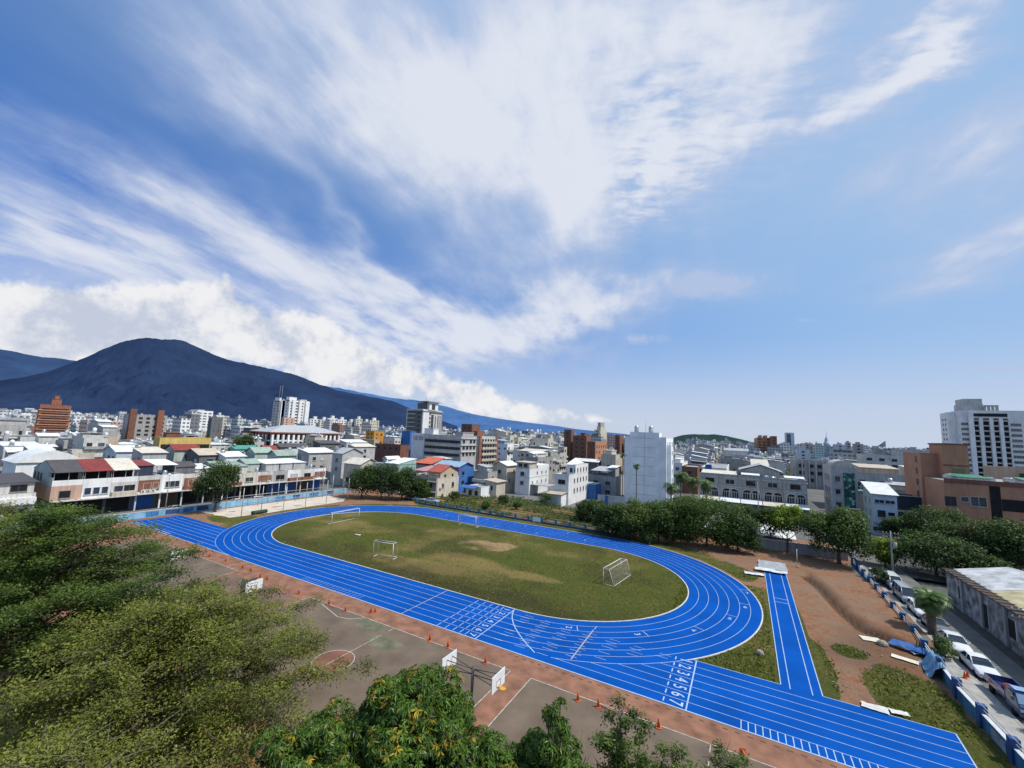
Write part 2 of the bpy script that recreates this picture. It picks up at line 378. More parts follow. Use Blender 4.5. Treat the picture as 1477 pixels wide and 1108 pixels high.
# school ground: grid with painted weights  R grass, G straw/dry, B wet dark and trench shade
gx = np.arange(-112, 18.01, .4); gy = np.arange(0, 116.01, .4)
X, Y = np.meshgrid(gx, gy); nx, ny = len(gx), len(gy)
r = stadium(X, Y)
inside = r < RIN
n1 = fbm(X, Y, 9, 1); n2_ = fbm(X, Y, 3, 5); n3_ = fbm(X, Y, 22, 9)
grass = np.zeros_like(X); dry = np.zeros_like(X); dark = np.zeros_like(X)
grass[inside] = 1
# bald and straw patches in the infield
bald = 1.05*ell(X, Y, *at(700, 787)[:2], 6.5, 3.6, .3)+.35*ell(X, Y, *at(450, 768)[:2], 7, 4)+.45*ell(X, Y, *at(590, 760)[:2], 9, 3)
straw = .9*ell(X, Y, *at(770, 833)[:2], 4.2, 1.8, .2)+.75*ell(X, Y, *at(590, 812)[:2], 8, 2.2, .1)+.5*ell(X, Y, *at(520, 760)[:2], 9, 4)+.4*ell(X, Y, *at(640, 800)[:2], 9, 3)+.5*ell(X, Y, *at(690, 810)[:2], 9, 2.5)
dry += np.where(inside, np.clip(straw*1.25+(n1-.5)*2.3+(n3_-.5)*1.6+.24, 0, 1), 0)
grass -= np.where(inside, np.clip(bald*(.25+1.3*n2_)*(.5+n1), 0, 1)*.9, 0)
dark += np.where(inside, .55*smooth01((fbm(X, Y, 6, 61)-.47)*5)+smooth01((YIN+9-Y)/7)*.6+.3*smooth01((n1-.45)*5)*smooth01((YIN+16-Y)/10), 0)
# outside patches
def gpatch(px, py, rx, ry, a=1.): return a*ell(X, Y, *at(px, py)[:2], rx, ry)
g2 = np.zeros_like(X)
tri = (X > -6) & (X < 3.3) & (Y < 74) & (Y > YIN) & (r > ROUT)
g2 = np.maximum(g2, np.where(tri, 1.6-.3*smooth01((n2_-.5)*6), 0))
g2 = np.maximum(g2, gpatch(1180, 960, 1.3, 7)*1.1); g2 = np.maximum(g2, gpatch(1150, 900, .9, 12)); g2 = np.maximum(g2, gpatch(1225, 940, 1.6, 1.6))
g2 = np.maximum(g2, gpatch(1320, 1010, 3.2, 6)*1.25); g2 = np.maximum(g2, gpatch(1400, 1070, 2.2, 6)*.85); g2 = np.maximum(g2, gpatch(1075, 830, 2.0, 3.5))
g2 = np.maximum(g2, gpatch(345, 747, 5, 4.5)*.9); g2 = np.maximum(g2, gpatch(330, 750, 9, 3)*.8)
far_strip = smooth01((Y-88.4)/1.5)*smooth01((93.5-Y)/1.5)*np.where((X > -80) & (X < -22), 1, 0); g2 = np.maximum(g2, far_strip*.9)
belt = smooth01((r-ROUT-.2)/.6)*smooth01((ROUT+7.5-r)/3)*np.where((X > -30) & (X < 2) & (Y > 78), 1, 0); g2 = np.maximum(g2, belt*.75); gard = np.where((Y > 93) & (X < -22) & (X > -90), 1., 0); g2 = np.maximum(g2, gard*(.45+.5*(np.sin(Y*2.2+X*.15) > -.2))*(.6+.6*n1))
rim = (r > ROUT) & (r < ROUT+3) & (X < -60); g2 = np.maximum(g2, np.where(rim, .7, 0))
g2 = np.clip(g2*1.6-.85*fbm(X, Y, 1.7, 71, 5)-.35*(n1-.3), 0, 1)
grass = np.where(inside, grass, np.clip(g2, 0, 1))
dry = np.where(inside, dry, np.clip(.25+(n1-.5)*1.5, 0, 1))
dark = np.where(inside, dark, np.clip((n3_-.5)*1.3+.35*ell(X, Y, 12.5, 63, 4, 3)+.5*ell(X, Y, 11.5, 57, 5, 4), 0, 1))
# the trench and the spoil heap in the red earth at the right
Z = np.full_like(X, -.03)
tr = [(8.6, 84), (9.8, 80), (10.4, 74.5), (11.0, 69.5), (11.9, 65.2), (13.6, 63.2), (16, 62.0)]
dmin = np.full_like(X, 99.)
for a, b in zip(tr[:-1], tr[1:]):
    a = np.array(a); b = np.array(b); t = np.clip(((X-a[0])*(b[0]-a[0])+(Y-a[1])*(b[1]-a[1]))/((b-a)@(b-a)), 0, 1)
    dmin = np.minimum(dmin, np.hypot(X-a[0]-t*(b[0]-a[0]), Y-a[1]-t*(b[1]-a[1])))
side = np.interp(Y, [62, 63.2, 65.2, 69.5, 74.5, 80, 84], [16, 13.6, 11.9, 11.0, 10.4, 9.8, 8.6])
heap = smooth01((X-side-.3)/1.2)*smooth01((Y-62)/2)*smooth01((92-Y)/8)*np.where(X > side, 1, 0)
Z += heap*(.35+.35*fbm(X, Y, 2.5, 33))
Z -= .5*np.exp(-(dmin/.4)**2)
dark = np.where(inside, dark, np.clip(dark+1.5*np.exp(-(dmin/.5)**2), 0, 1))  # trench shade painted into the ground colour along its line
rough = np.where(inside, 0, (fbm(X, Y, 1.6, 44)-.5)*.12)*np.where(X > 6, 1, .3)
Z += rough*smooth01((r-ROUT-.3)/2)*smooth01((Y-YIN-.2)/1.5)
onroad = (X > 1.8) & (X < 7.0) & (Y < 92)
Z = np.where(onroad | (Y < YIN+.6), np.minimum(Z, -.03), Z)
V = np.stack([X.ravel(), Y.ravel(), Z.ravel()], 1)
i = np.arange((nx-1)*(ny-1)); ix = i % (nx-1); iy = i//(nx-1); b0 = iy*nx+ix
FQ = np.stack([b0, b0+1, b0+nx+1, b0+nx], 1)
def field_mat():
    m = bpy.data.materials.new('school_ground'); nt, b, out = nodes_of(m); N = nt.nodes; L = nt.links
    a = N.new('ShaderNodeAttribute'); a.attribute_name = 'paint'; s = N.new('ShaderNodeSeparateColor'); L.new(a.outputs['Color'], s.inputs[0])
    g = N.new('ShaderNodeNewGeometry')
    def nz(sc, d=6, r=.6):
        n = N.new('ShaderNodeTexNoise'); n.inputs['Scale'].default_value = sc; n.inputs['Detail'].default_value = d; n.inputs['Roughness'].default_value = r; L.new(g.outputs['Position'], n.inputs['Vector']); return n.outputs[0]
    def mth(op, x, y):
        n = N.new('ShaderNodeMath'); n.operation = op
        for k, q in enumerate((x, y)):
            if isinstance(q, (int, float)): n.inputs[k].default_value = q
            else: L.new(q, n.inputs[k])
        return n.outputs[0]
    def rng(x, a_, b_, c=0, d=1):
        n = N.new('ShaderNodeMapRange'); L.new(x, n.inputs[0])
        for k, q in enumerate((a_, b_, c, d)): n.inputs[k+1].default_value = q
        return n.outputs[0]
    def mix(f, x, y):
        n = N.new('ShaderNodeMix'); n.data_type = 'RGBA'; L.new(f, n.inputs[0])
        for k, q in ((6, x), (7, y)):
            if isinstance(q, tuple): n.inputs[k].default_value = (*q, 1)
            else: L.new(q, n.inputs[k])
        return n.outputs[2]
    f5 = nz(14, 5, .75); f1 = nz(1.3, 8, .7); f2 = nz(6, 6, .65); f3 = nz(.25, 4)
    soil = mix(rng(f1, .35, .65), (.23, .105, .055), (.36, .19, .112))
    soil = mix(rng(f3, .42, .62), soil, (.27, .175, .115))
    fA = nz(2.4, 7, .78); gcol = mix(rng(fA, .34, .66), (.038, .047, .008), (.150, .148, .032)); gcol = mix(rng(nz(.55, 5, .7), .52, .66, 0, .55), gcol, (.10, .072, .030))
    gcol = mix(rng(f3, .4, .65), gcol, (.07, .085, .018))
    straw_ = mix(rng(f2, .3, .7), (.15, .115, .035), (.27, .205, .075))
    dr = rng(mth('ADD', s.outputs[1], mth('MULTIPLY', mth('SUBTRACT', fA, .5), 2.4)), .35, .95)
    gcol = mix(dr, gcol, straw_)
    soil = mix(a.outputs['Alpha'], soil, mix(rng(f1, .35, .65), (.24, .16, .075), (.36, .25, .13)))
    gr = rng(mth('ADD', s.outputs[0], mth('MULTIPLY', mth('SUBTRACT', f2, .5), .7)), .42, .58)
    col = mix(gr, soil, gcol)
    dk = rng(mth('ADD', s.outputs[2], mth('MULTIPLY', mth('SUBTRACT', f1, .5), .6)), .1, 1, 0, .62)
    col = mix(dk, col, (.040, .030, .017))
    g5 = rng(f5, .3, .7, .74, 1.22); sc_ = N.new('ShaderNodeVectorMath'); sc_.operation = 'SCALE'; L.new(col, sc_.inputs[0]); L.new(g5, sc_.inputs['Scale']); col = sc_.outputs[0]
    L.new(col, b.inputs['Base Color']); b.inputs['Roughness'].default_value = .95; b.inputs['Specular IOR Level'].default_value = .1
    bp = N.new('ShaderNodeBump'); bp.inputs['Strength'].default_value = .9; bp.inputs['Distance'].default_value = .12
    f4 = nz(22, 4, .7); L.new(mth('ADD', mth('ADD', f2, f4), mth('MULTIPLY', f1, .8)), bp.inputs['Height']); L.new(bp.outputs[0], b.inputs['Normal'])
    return m
me = np_mesh('school_ground', V, FQ, [field_mat()], smooth=True)
ca = me.color_attributes.new('paint', 'FLOAT_COLOR', 'POINT')
ca.data.foreach_set('color', np.stack([grass.ravel(), dry.ravel(), dark.ravel(), inside.ravel().astype(float)], 1).astype(np.float32).ravel())
o = bpy.data.objects.new('field', me); COL.objects.link(o)
structure(o, 'patchy green and straw infield with red bare earth around the blue track', 'field')
# grass tufts
def tufts(n, seed):
    R = np.random.default_rng(seed)
    px = R.uniform(-72, 17, n*6); py = R.uniform(46, 80, n*6)
    ii = np.clip(((px+112)/.4).astype(int), 0, nx-1); jj = np.clip((py/.4).astype(int), 0, ny-1)
    ok = (grass[jj, ii]*(1-.6*dry[jj, ii]) > R.uniform(.25, 1.0, len(px))) & (Z[jj, ii] > -.6)
    st = stadium(px, py); ok &= ~((st > RIN-.3) & (st < ROUT+.2)); ok &= ~((px > 2.4) & (px < 6.8)) & (py > YIN+.2)
    w_ = np.where(px > -8, 1, .25); ok &= R.uniform(0, 1, len(px)) < w_
    px, py = px[ok][:n], py[ok][:n]; k = len(px); zz = Z[np.clip((py/.4).astype(int), 0, ny-1), np.clip(((px+112)/.4).astype(int), 0, nx-1)]
    a = R.uniform(0, 2*pi, k); far_ = px < -8; h = np.where(far_, R.uniform(.03, .10, k), R.uniform(.05, .2, k)); w = R.uniform(.05, .14, k); lx = R.normal(0, .1, k); ly = R.normal(0, .1, k)
    c, s_ = np.cos(a)*w, np.sin(a)*w
    V = np.stack([np.stack([px-c, py-s_, zz-.02], 1), np.stack([px+c, py+s_, zz-.02], 1), np.stack([px+c*.4+lx, py+s_*.4+ly, zz+h], 1), np.stack([px-c*.4+lx, py-s_*.4+ly, zz+h], 1)], 1).reshape(-1, 3)
    t = np.repeat(np.clip(R.normal(.45, .25, k), 0, 1), 4)
    return np_mesh('grass', V, np.arange(4*k).reshape(-1, 4), [leafmat('grass_blade', (.085, .10, .02), (.22, .23, .055), .35, .7, .15)], tone=t)
o = bpy.data.objects.new('grass', tufts(14000, 3)); COL.objects.link(o)
tag(o, 'short tufts of green grass on the field and beside the track', 'grass', kind='stuff')

def gravel():
    R = np.random.default_rng(8); n = 1500; px = R.uniform(-4, 16.5, n*3); py = R.uniform(47, 98, n*3); st = stadium(px, py)
    ok = (st > ROUT+.4) & ~((px > 2.2) & (px < 6.6) & (py < 92)); px, py = px[ok][:n], py[ok][:n]; n = len(px); zz = Z[np.clip((py/.4).astype(int), 0, ny-1), np.clip(((px+112)/.4).astype(int), 0, nx-1)]
    s = np.abs(R.normal(.02, .04, n))+.02; a = R.uniform(0, 6.3, n); V = []
    for k in range(4): V.append(np.stack([px+s*np.cos(a+k*1.57)*R.uniform(.7, 1.3, n), py+s*np.sin(a+k*1.57)*R.uniform(.7, 1.3, n), zz+s*R.uniform(.05, .7, n)], 1))
    ap = np.stack([px, py, zz+s*.9], 1); B = np.stack(V, 1); out = np.stack([np.stack([B[:, k], B[:, (k+1) % 4], ap, ap], 1) for k in range(4)], 1).reshape(-1, 3)
    me = np_mesh('gravel', out.reshape(-1, 4, 3)[:, :3].reshape(-1, 3), np.arange(12*n).reshape(-1, 3), [mat('pebble', (.30, .22, .16), .95, .5, 5)]); o = bpy.data.objects.new('gravel', me); COL.objects.link(o); tag(o, 'scattered small stones and rubble on the bare red earth', 'gravel', kind='stuff')
gravel()
# ---- running track
BLUE = mat('track_blue', (.002, .074, .345), .85, .18, .22, bump=.12, spec=.05, streak=0)
def blue_detail():
    nt = BLUE.node_tree; b = [n for n in nt.nodes if n.type == 'BSDF_PRINCIPLED'][0]
blue_detail()
WHITE = mat('line_paint', (.38, .49, .66), .6, .16, 2.5)
FADED = mat('faded_paint', (.40, .36, .36), .8, .3, 3)
KERB = mat('track_kerb', (.56, .52, .47), .8, .25, 2)
def arcpts(cx, R0, a0, a1, n): return [(cx+R0*cos(a0+(a1-a0)*i/n), YC+R0*sin(a0+(a1-a0)*i/n)) for i in range(n+1)]
def oval(R0): return arcpts(XB, R0, -pi/2, pi/2, 72)+arcpts(XA, R0, pi/2, 3*pi/2, 72)
def ribbon(mb, pts, w, z, m, closed=False):
    P = np.array(pts, float); n = len(P)
    T = np.roll(P, -1, 0)-np.roll(P, 1, 0)
    if not closed: T[0] = P[1]-P[0]; T[-1] = P[-1]-P[-2]
    T /= np.linalg.norm(T, axis=1)[:, None]; Nn = np.stack([-T[:, 1], T[:, 0]], 1)
    A = P+Nn*w/2; B = P-Nn*w/2; b = len(mb.v)
    for q in A: mb.v.append((*q, z))
    for q in B: mb.v.append((*q, z))
    k = mb.mi(m)
    for i_ in range(n if closed else n-1):
        j = (i_+1) % n; mb.f.append((b+n+i_, b+n+j, b+j, b+i_)); mb.m.append(k); mb.smooth.append(False)
mb = MB()
a, b_ = oval(RIN), oval(ROUT); n = len(a); base = len(mb.v)
mb.v += [(*p, .010) for p in a]+[(*p, .010) for p in b_]; k = mb.mi(BLUE)
for i_ in range(n):
    j = (i_+1) % n; mb.f.append((base+i_, base+n+i_, base+n+j, base+j)); mb.m.append(k); mb.smooth.append(False)
tl = [(XL, TY), (XR, TY), (XR+.05, YIN+.1), (XL+1.4, YIN)]
mb.face([(-108.2, TY, .016), (13.2, TY, .016), (13.75, YIN, .016), (-108.2, YIN, .016)], BLUE)
RX0, RX1 = 3.1, 6.1
mb.face([(RX0-.45, YIN, .016), (RX1-.4, YIN, .016), (RX1-.0, 85.4, .016), (RX0+.0, 85.4, .016)], BLUE)
track = mb.build('running_track'); structure(track, 'bright blue running track with seven white lanes', 'running track')
LW = .052
lines = MB()
for kk in range(8):
    R0 = RIN+kk*W; yk = YC-R0
    if kk == 0: continue
    # curves, far straight
    if kk < 7:
        pts = arcpts(XB, R0, -pi/2, pi/2, 72)+arcpts(XA, R0, pi/2, 3*pi/2, 72)
        ribbon(lines, pts, LW, .026, WHITE)
    else:
        a0 = -math.acos((YC-TY-W)/R0); ribbon(lines, arcpts(XB, R0, -pi/2-a0-pi/2 if False else -pi/2+math.acos((R0-W)/R0)*0.96, pi/2, 72)+arcpts(XA, R0, pi/2, 3*pi/2, 72), LW*1.1, .026, WHITE)
    if kk < 7:
        xo = math.sqrt(ROUT**2-(R0)**2)
        ribbon(lines, [(XA, yk), (XB, yk)], LW, .028, WHITE)
        ribbon(lines, [(XL+1.0, yk), (XA-xo, yk)], LW*1.2, .026, WHITE)
        ribbon(lines, [(XB+xo, yk), (13.2+.5*(yk-TY)/8.54, yk)], LW, .026, WHITE)
        x = XB+1.
        while x < XB+xo-1.6: ribbon(lines, [(x, yk), (x+1.15, yk)], LW, .030, WHITE); ribbon(lines, [(x+.3, yk+W/2), (x+1.4, yk+W/2)], LW*.8, .030, WHITE) if rnd.random() < .55 else None; x += 2.5
ribbon(lines, [(XL, TY), (13.2, TY)], .12, .026, WHITE)
ribbon(lines, [(-107.5, TY+.6), (-92, TY+.5)], .2, .028, FADED)
xo = math.sqrt(max(ROUT**2-RIN**2, 0))
ribbon(lines, [(XB+xo, YIN), (RX0-.45, YIN)], .07, .026, WHITE); ribbon(lines, [(RX1-.4, YIN), (13.75, YIN)], .07, .026, WHITE); ribbon(lines, [(13.2, TY), (13.75, YIN)], .09, .030, WHITE)
ribbon(lines, [(-24.2, TY), (-24.2, YIN)], .10, .032, WHITE)
for xg, full in ((-29.25, 1), (-28.2, 0), (-27.2, 0), (-26.3, 0), (-25.6, 0)):
    for kk in range(7):
        y0 = TY+kk*W
        ribbon(lines, [(xg, y0+(.0 if full else .2)), (xg, y0+(W*.75 if full else W-.2))], .08, .032, WHITE)
ribbon(lines, [(-34.4, TY), (-34.4, YIN)], .10, .032, FADED)
ribbon(lines, [(-14.5, 39.6), (-14.55, 46.6)], .12, .032, FADED); ribbon(lines, [(-14.5, 46.8), (-14.5, 47.7)], .08, .032, WHITE)
P0, P1, P2 = np.array([-24.2, YIN-.1]), np.array([-23.4, 42.6]), np.array([-17.9, 38.75])
ribbon(lines, [tuple((1-t)**2*P0+2*t*(1-t)*P1+t*t*P2) for t in np.linspace(0, 1, 24)], .11, .034, WHITE)
ribbon(lines, [(-4.2, TY), (-4.15, YIN)], .11, .032, WHITE)
for kk in range(7): ribbon(lines, [(-5.95, TY+kk*W+.3), (-5.95, TY+kk*W+W-.3)], .10, .032, WHITE)
for x in np.arange(-52.9, -41.6, .62): ribbon(lines, [(x, TY+.06), (x+.0, TY+W*.92)], .05, .032, WHITE)
for x in np.arange(-.4, 9.2, .47): ribbon(lines, [(x, TY+.06), (x, TY+W)], .065, .032, WHITE)
# stagger marks
for s_, (px, py) in {2: (824, 908), 3: (925, 917), 4: (1005, 910), 5: (1055, 892), 6: (1080, 876), 7: (1080, 855)}.items():
    x, y, _ = at(px, py); an = math.atan2(y-YC, x-XB); k_ = s_-1
    ribbon(lines, [(XB+(RIN+k_*W)*cos(an+.035), YC+(RIN+k_*W)*sin(an+.035)), (XB+(RIN+k_*W+W)*cos(an+.035), YC+(RIN+k_*W+W)*sin(an+.035))], .08, .032, WHITE)
for t in np.linspace(.3, 2.6, 9):      # exchange marks on the back straight
    k_ = rnd.randrange(1, 6); xx = -75+t*18
    ribbon(lines, [(xx, YC+RIN+k_*W), (xx, YC+RIN+k_*W+W)], .09, .032, WHITE)
# long jump runway lines and board
for xx in (RX0-.42, RX1-.42): ribbon(lines, [(xx, YIN), (xx+.42, 85.4)], .08, .026, WHITE)
for xx, y0 in ((RX0+.25, YIN-.35), (RX1-1.15, YIN-.35)): ribbon(lines, [(xx, y0), (xx+.42, 85.4)], .07, .026, WHITE)
for yy in (70.4, 68.9): ribbon(lines, [(RX0+.45, yy), (RX1-.9, yy)], .12, .030, WHITE)
ribbon(lines, [(RX0, 85.35), (RX1, 85.35)], .1, .030, WHITE)
lo = lines.build('lane_lines', track)
kb = MB()
pin = oval(RIN+.0)
ring = np.array(pin); n = len(ring)
for off, z in ((-.12, .07),):
    A = np.array(oval(RIN-.16)); B = np.array(oval(RIN-.02)); b0_ = len(kb.v); k = kb.mi(KERB)
    for pts, zz in ((A, -.05), (A, .06), (B, .06), (B, -.05)): kb.v += [(*p, zz) for p in pts]
    for i_ in range(n):
        j = (i_+1) % n
        for q in range(3): kb.f.append((b0_+q*n+i_, b0_+q*n+j, b0_+(q+1)*n+j, b0_+(q+1)*n+i_)); kb.m.append(k); kb.smooth.append(False)
kb.build('inner_kerb', track)
kb = MB()
for cx, a0, a1 in ((XB, -.75, pi/2), (XA, pi/2, pi+.65)):
    A = arcpts(cx, ROUT+.01, a0, a1, 60); B = arcpts(cx, ROUT+.13, a0, a1, 60)
    kb.grid([[(*p, .05) for p in A], [(*p, .05) for p in B], [(*p, -.06) for p in B]], KERB, closed=False, smooth=False)
kb.face([(XA, YC+ROUT+.01, .05), (XB, YC+ROUT+.01, .05), (XB, YC+ROUT+.13, .05), (XA, YC+ROUT+.13, .05)], KERB)
kb.build('outer_kerb', track)
def digit(ch, size, loc, rz, parent, m=WHITE, name='lane_number', flat=True):
    cu = bpy.data.curves.new('t', 'FONT'); cu.body = ch; cu.size = size; cu.align_x = 'CENTER'; cu.align_y = 'CENTER'; cu.offset = .012*size
    to = bpy.data.objects.new('t', cu); COL.objects.link(to); bpy.context.view_layer.update()
    me = bpy.data.meshes.new_from_object(to.evaluated_get(bpy.context.evaluated_depsgraph_get())); bpy.data.objects.remove(to)
    me.materials.clear(); me.materials.append(m)
    o = bpy.data.objects.new(name, me); COL.objects.link(o); o.parent = parent; o.location = loc; o.rotation_euler = (0, 0, rz); return o
for kk in range(7):
    d = digit(str(7-kk), 1.25, (-5.05, TY+kk*W+W/2, .036), -pi/2, track); d.scale = (.95, 1.2, 1)
    d = digit(str(7-kk), 1.1, (-24.95, TY+kk*W+W/2, .036), -pi/2, track); d.scale = (.95, .95, 1)
for s_, (px, py) in {2: (824, 908), 3: (925, 917), 4: (1005, 910), 5: (1055, 892), 6: (1080, 876), 7: (1080, 855)}.items():
    x, y, _ = at(px, py); an = math.atan2(y-YC, x-XB); R0 = RIN+(s_-.5)*W
    digit(str(s_), .95, (XB+R0*cos(an-.015), YC+R0*sin(an-.015), .036), an, track)

# ---- the concrete courts and the red strip between them and the track
STRIP = mat('red_strip', (.24, .115, .07), .9, .38, .8, bump=.2)
COURT = mat('court_floor', (.150, .110, .078), .9, .3, .35, bump=.15)
COURTR = mat('court_red', (.19, .085, .055), .9, .3, .6)
CLINE = mat('court_line', (.46, .42, .36), .8, .4, 3)
GREENP = mat('green_patch', (.135, .128, .080), .9, .4, .9)
mb = MB(); mb.face([(-112, -5, .004), (17, -5, .004), (17, TY-.02, .004), (-112, TY-.02, .004)], STRIP)
o = mb.build('courtyard'); structure(o, 'reddish brown paved yard between track and school', 'yard')
ct = MB()
CRT = [(-91, -62.8), (-46.7, -18.4), (-16.35, 11.8)]
for x0, x1 in CRT: ct.face([(x0, 19.8, .010), (x1, 19.8, .010), (x1, 34.85, .010), (x0, 34.85, .010)], COURT)
ct.face([(-62.0, 19.8, .009), (-47.6, 19.8, .009), (-47.6, 33.8, .009), (-62.0, 33.8, .009)], mat('court_worn', (.165, .105, .075), .9, .3, .5))
o = ct.build('basketball_court'); structure(o, 'worn grey basketball courts with white lines', 'court'); court = o
cl = MB()
for x0, x1 in CRT:
    for p in ([(x0, 34.8), (x1, 34.8)], [(x0, 19.8), (x0, 34.8)], [(x1, 19.8), (x1, 34.8)], [(x0, 19.8), (x1, 19.8)]): ribbon(cl, p, .07, .020, CLINE)
    xm = (x0+x1)/2; ribbon(cl, [(xm, 19.8), (xm, 33.0)], .06, .020, CLINE); ribbon(cl, [(xm, 33.9), (xm, 34.8)], .06, .020, CLINE)
    ribbon(cl, [(xm+1.8*cos(t), 27.3+1.8*sin(t)) for t in np.linspace(0, 2*pi, 40)[:-1]], .07, .022, CLINE, True)
ribbon(cl, [(at(800/2.954+200+0, 868)[0], 34.4), (-39.5, 33.2), (-38, 33.6), (-37, 34.7)], .09, .024, CLINE)
cl.build('court_lines', court)
mb = MB()
mb.face([(-32.6+1.75*cos(t), 27.3+1.75*sin(t), .016) for t in np.linspace(0, 2*pi, 40)[:-1]], COURTR)
for px, py, rx, ry in ((535, 903, 2.2, 1.2), (552, 928, 2.0, 1.3)):
    x, y, _ = at(px, py); mb.face([(x+rx*cos(t)*(1+.2*sin(3*t)), y+ry*sin(t)*(1+.2*cos(2*t)), .014) for t in np.linspace(0, 2*pi, 30)[:-1]], GREENP)
mb.build('court_patches', court)
# drain grating along the strip
mb = MB(); DR = mat('drain_dark', (.10, .06, .04), .9, .3, 3)
for x in np.arange(-20, 13, .8): mb.box(x, x+.35, TY-.62, TY-.5, .006, .012, DR)
mb.build('drain_slots', court)
# volleyball sand at the far left corner
SAND = mat('sand', (.58, .50, .40), .95, .16, .4, bump=.25)
SANDR = mat('sand_red', (.30, .17, .11), .95, .3, 1)
mb = MB()
q = [at(300, 745), at(350, 746), at(500, 722.5), at(468, 713), at(440, 719)]
out = []
PS = [(-109.5, 50.5), (-98.6, 51.5), (-97.6, 60), (-98.2, 80.6), (-101, 84), (-109.0, 84.5)]
for a, b in zip(PS, PS[1:]+PS[:1]):
    for t in np.linspace(0, 1, 8)[:-1]:
        x = a[0]+(b[0]-a[0])*t; y = a[1]+(b[1]-a[1])*t; out.append((x+.5*(vnoise(np.array(x*3), np.array(y*3), 1, 2)-.5), y+.8*(vnoise(np.array(x*3), np.array(y*3), 1, 7)-.5), .012))
mb.face(out, SAND); o = mb.build('sand_court'); structure(o, 'pale sand court fenced with tall poles', 'sand court')
mb = MB()
for px, py, rx, ry in ((400, 731, .5, 1.9), (430, 729, .3, 1.6), (335, 738, .4, .9)):
    x, y, _ = at(px, py); mb.face([(x+rx*cos(t)*(1+.3*sin(3*t+px)), y+ry*sin(t)*(1+.3*cos(2*t)), .02) for t in np.linspace(0, 2*pi, 24)[:-1]], SANDR)
mb.build('sand_patch', o)
# jump pit
PIT = mat('pit_sand', (.36, .38, .40), .9, .3, 1.3, bump=.4); PITW = mat('pit_cover', (.66, .68, .70), .8, .2, 1.5, bump=.6)
mb = MB(); gr = []
for i_ in range(13):
    gr.append([(2.3+4.2*i_/12+.25*(vnoise(np.array(i_*1.), np.array(j*1.), 1.7, 4)-.5), 85.45+5.2*j/14, .02+.22*float(vnoise(np.array(i_*1.3), np.array(j*1.1), 2.1, 3))) for j in range(15)])
mb.grid(gr[::-1], PIT, closed=False); o = mb.build('sand_pit'); structure(o, 'grey sand landing pit at the end of the jump runway', 'sand pit')
# ---------------------------------------------------------------- building kit
WALLS = {
 'cleanwhite': (.84, .85, .86),
 'white': (.77, .76, .74), 'offwhite': (.59, .57, .53), 'cream': (.56, .50, .40), 'conc': (.335, .325, .305), 'lgrey': (.455, .445, .43), 'dgrey': (.15, .15, .155), 'stone': (.36, .35, .335),
 'brick': (.28, .115, .075), 'brown': (.20, .095, .065), 'pinkbrown': (.43, .215, .130), 'yellow': (.62, .45, .14), 'orange': (.52, .25, .05), 'paleblue': (.46, .53, .60), 'teal': (.33, .47, .43),
 'blue': (.05, .15, .40), 'black': (.03, .03, .033), 'navy': (.035, .045, .075), 'peach': (.55, .36, .27), 'palegreen': (.44, .50, .45), 'beige': (.50, .40, .28), 'tilebrown': (.24, .10, .06), 'dirtywhite': (.50, .49, .47)}
def wallm(k): return mat('wall_'+k, WALLS[k], .85, .12, .35, streak=.04 if k == 'cleanwhite' else .14 if k in ('white', 'pinkbrown', 'paleblue') else .28)
ROOFS = {'rwhite': (.76, .76, .75), 'rcream': (.66, .60, .49), 'rgrey': (.40, .41, .42), 'rdark': (.085, .075, .075), 'rred': (.24, .045, .035), 'rbrightred': (.42, .09, .06), 'rgreen': (.30, .38, .31), 'rblue': (.30, .42, .56), 'rteal': (.08, .30, .24), 'rpink': (.50, .26, .26), 'rtan': (.52, .44, .34), 'rorange': (.55, .13, .06)}
def roofm(k): return sheet('sheet_'+k, ROOFS[k])
FLATROOF = mat('flat_roof', (.34, .335, .32), .95, .35, .35)
DARKROOF = mat('flat_roof_dark', (.14, .135, .13), .95, .4, .4)
FRAME = mat('window_frame', (.52, .53, .54), .5, .1, 1); DFRAME = mat('window_frame_dark', (.12, .12, .125), .5, .1, 1)
def glassm():
    m = mat('window_glass', (.035, .045, .055), .08, .45, .9, spec=.8); return m
GLASS = glassm(); GLASSD = mat('window_dark', (.02, .02, .022), .25, .5, .8, spec=.4); CURT = mat('window_curtain', (.50, .49, .46), .7, .3, 1.2)
STEEL = mat('steel', (.55, .56, .57), .35, .15, 2, metal=.8); GALV = mat('galvanised', (.42, .43, .44), .5, .25, 2, metal=.4); CONC = wallm('conc'); RUST = mat('rusty', (.22, .12, .08), .9, .4, 2)
ACM = mat('ac_unit', (.60, .60, .58), .6, .15, 3)
_wc = {}
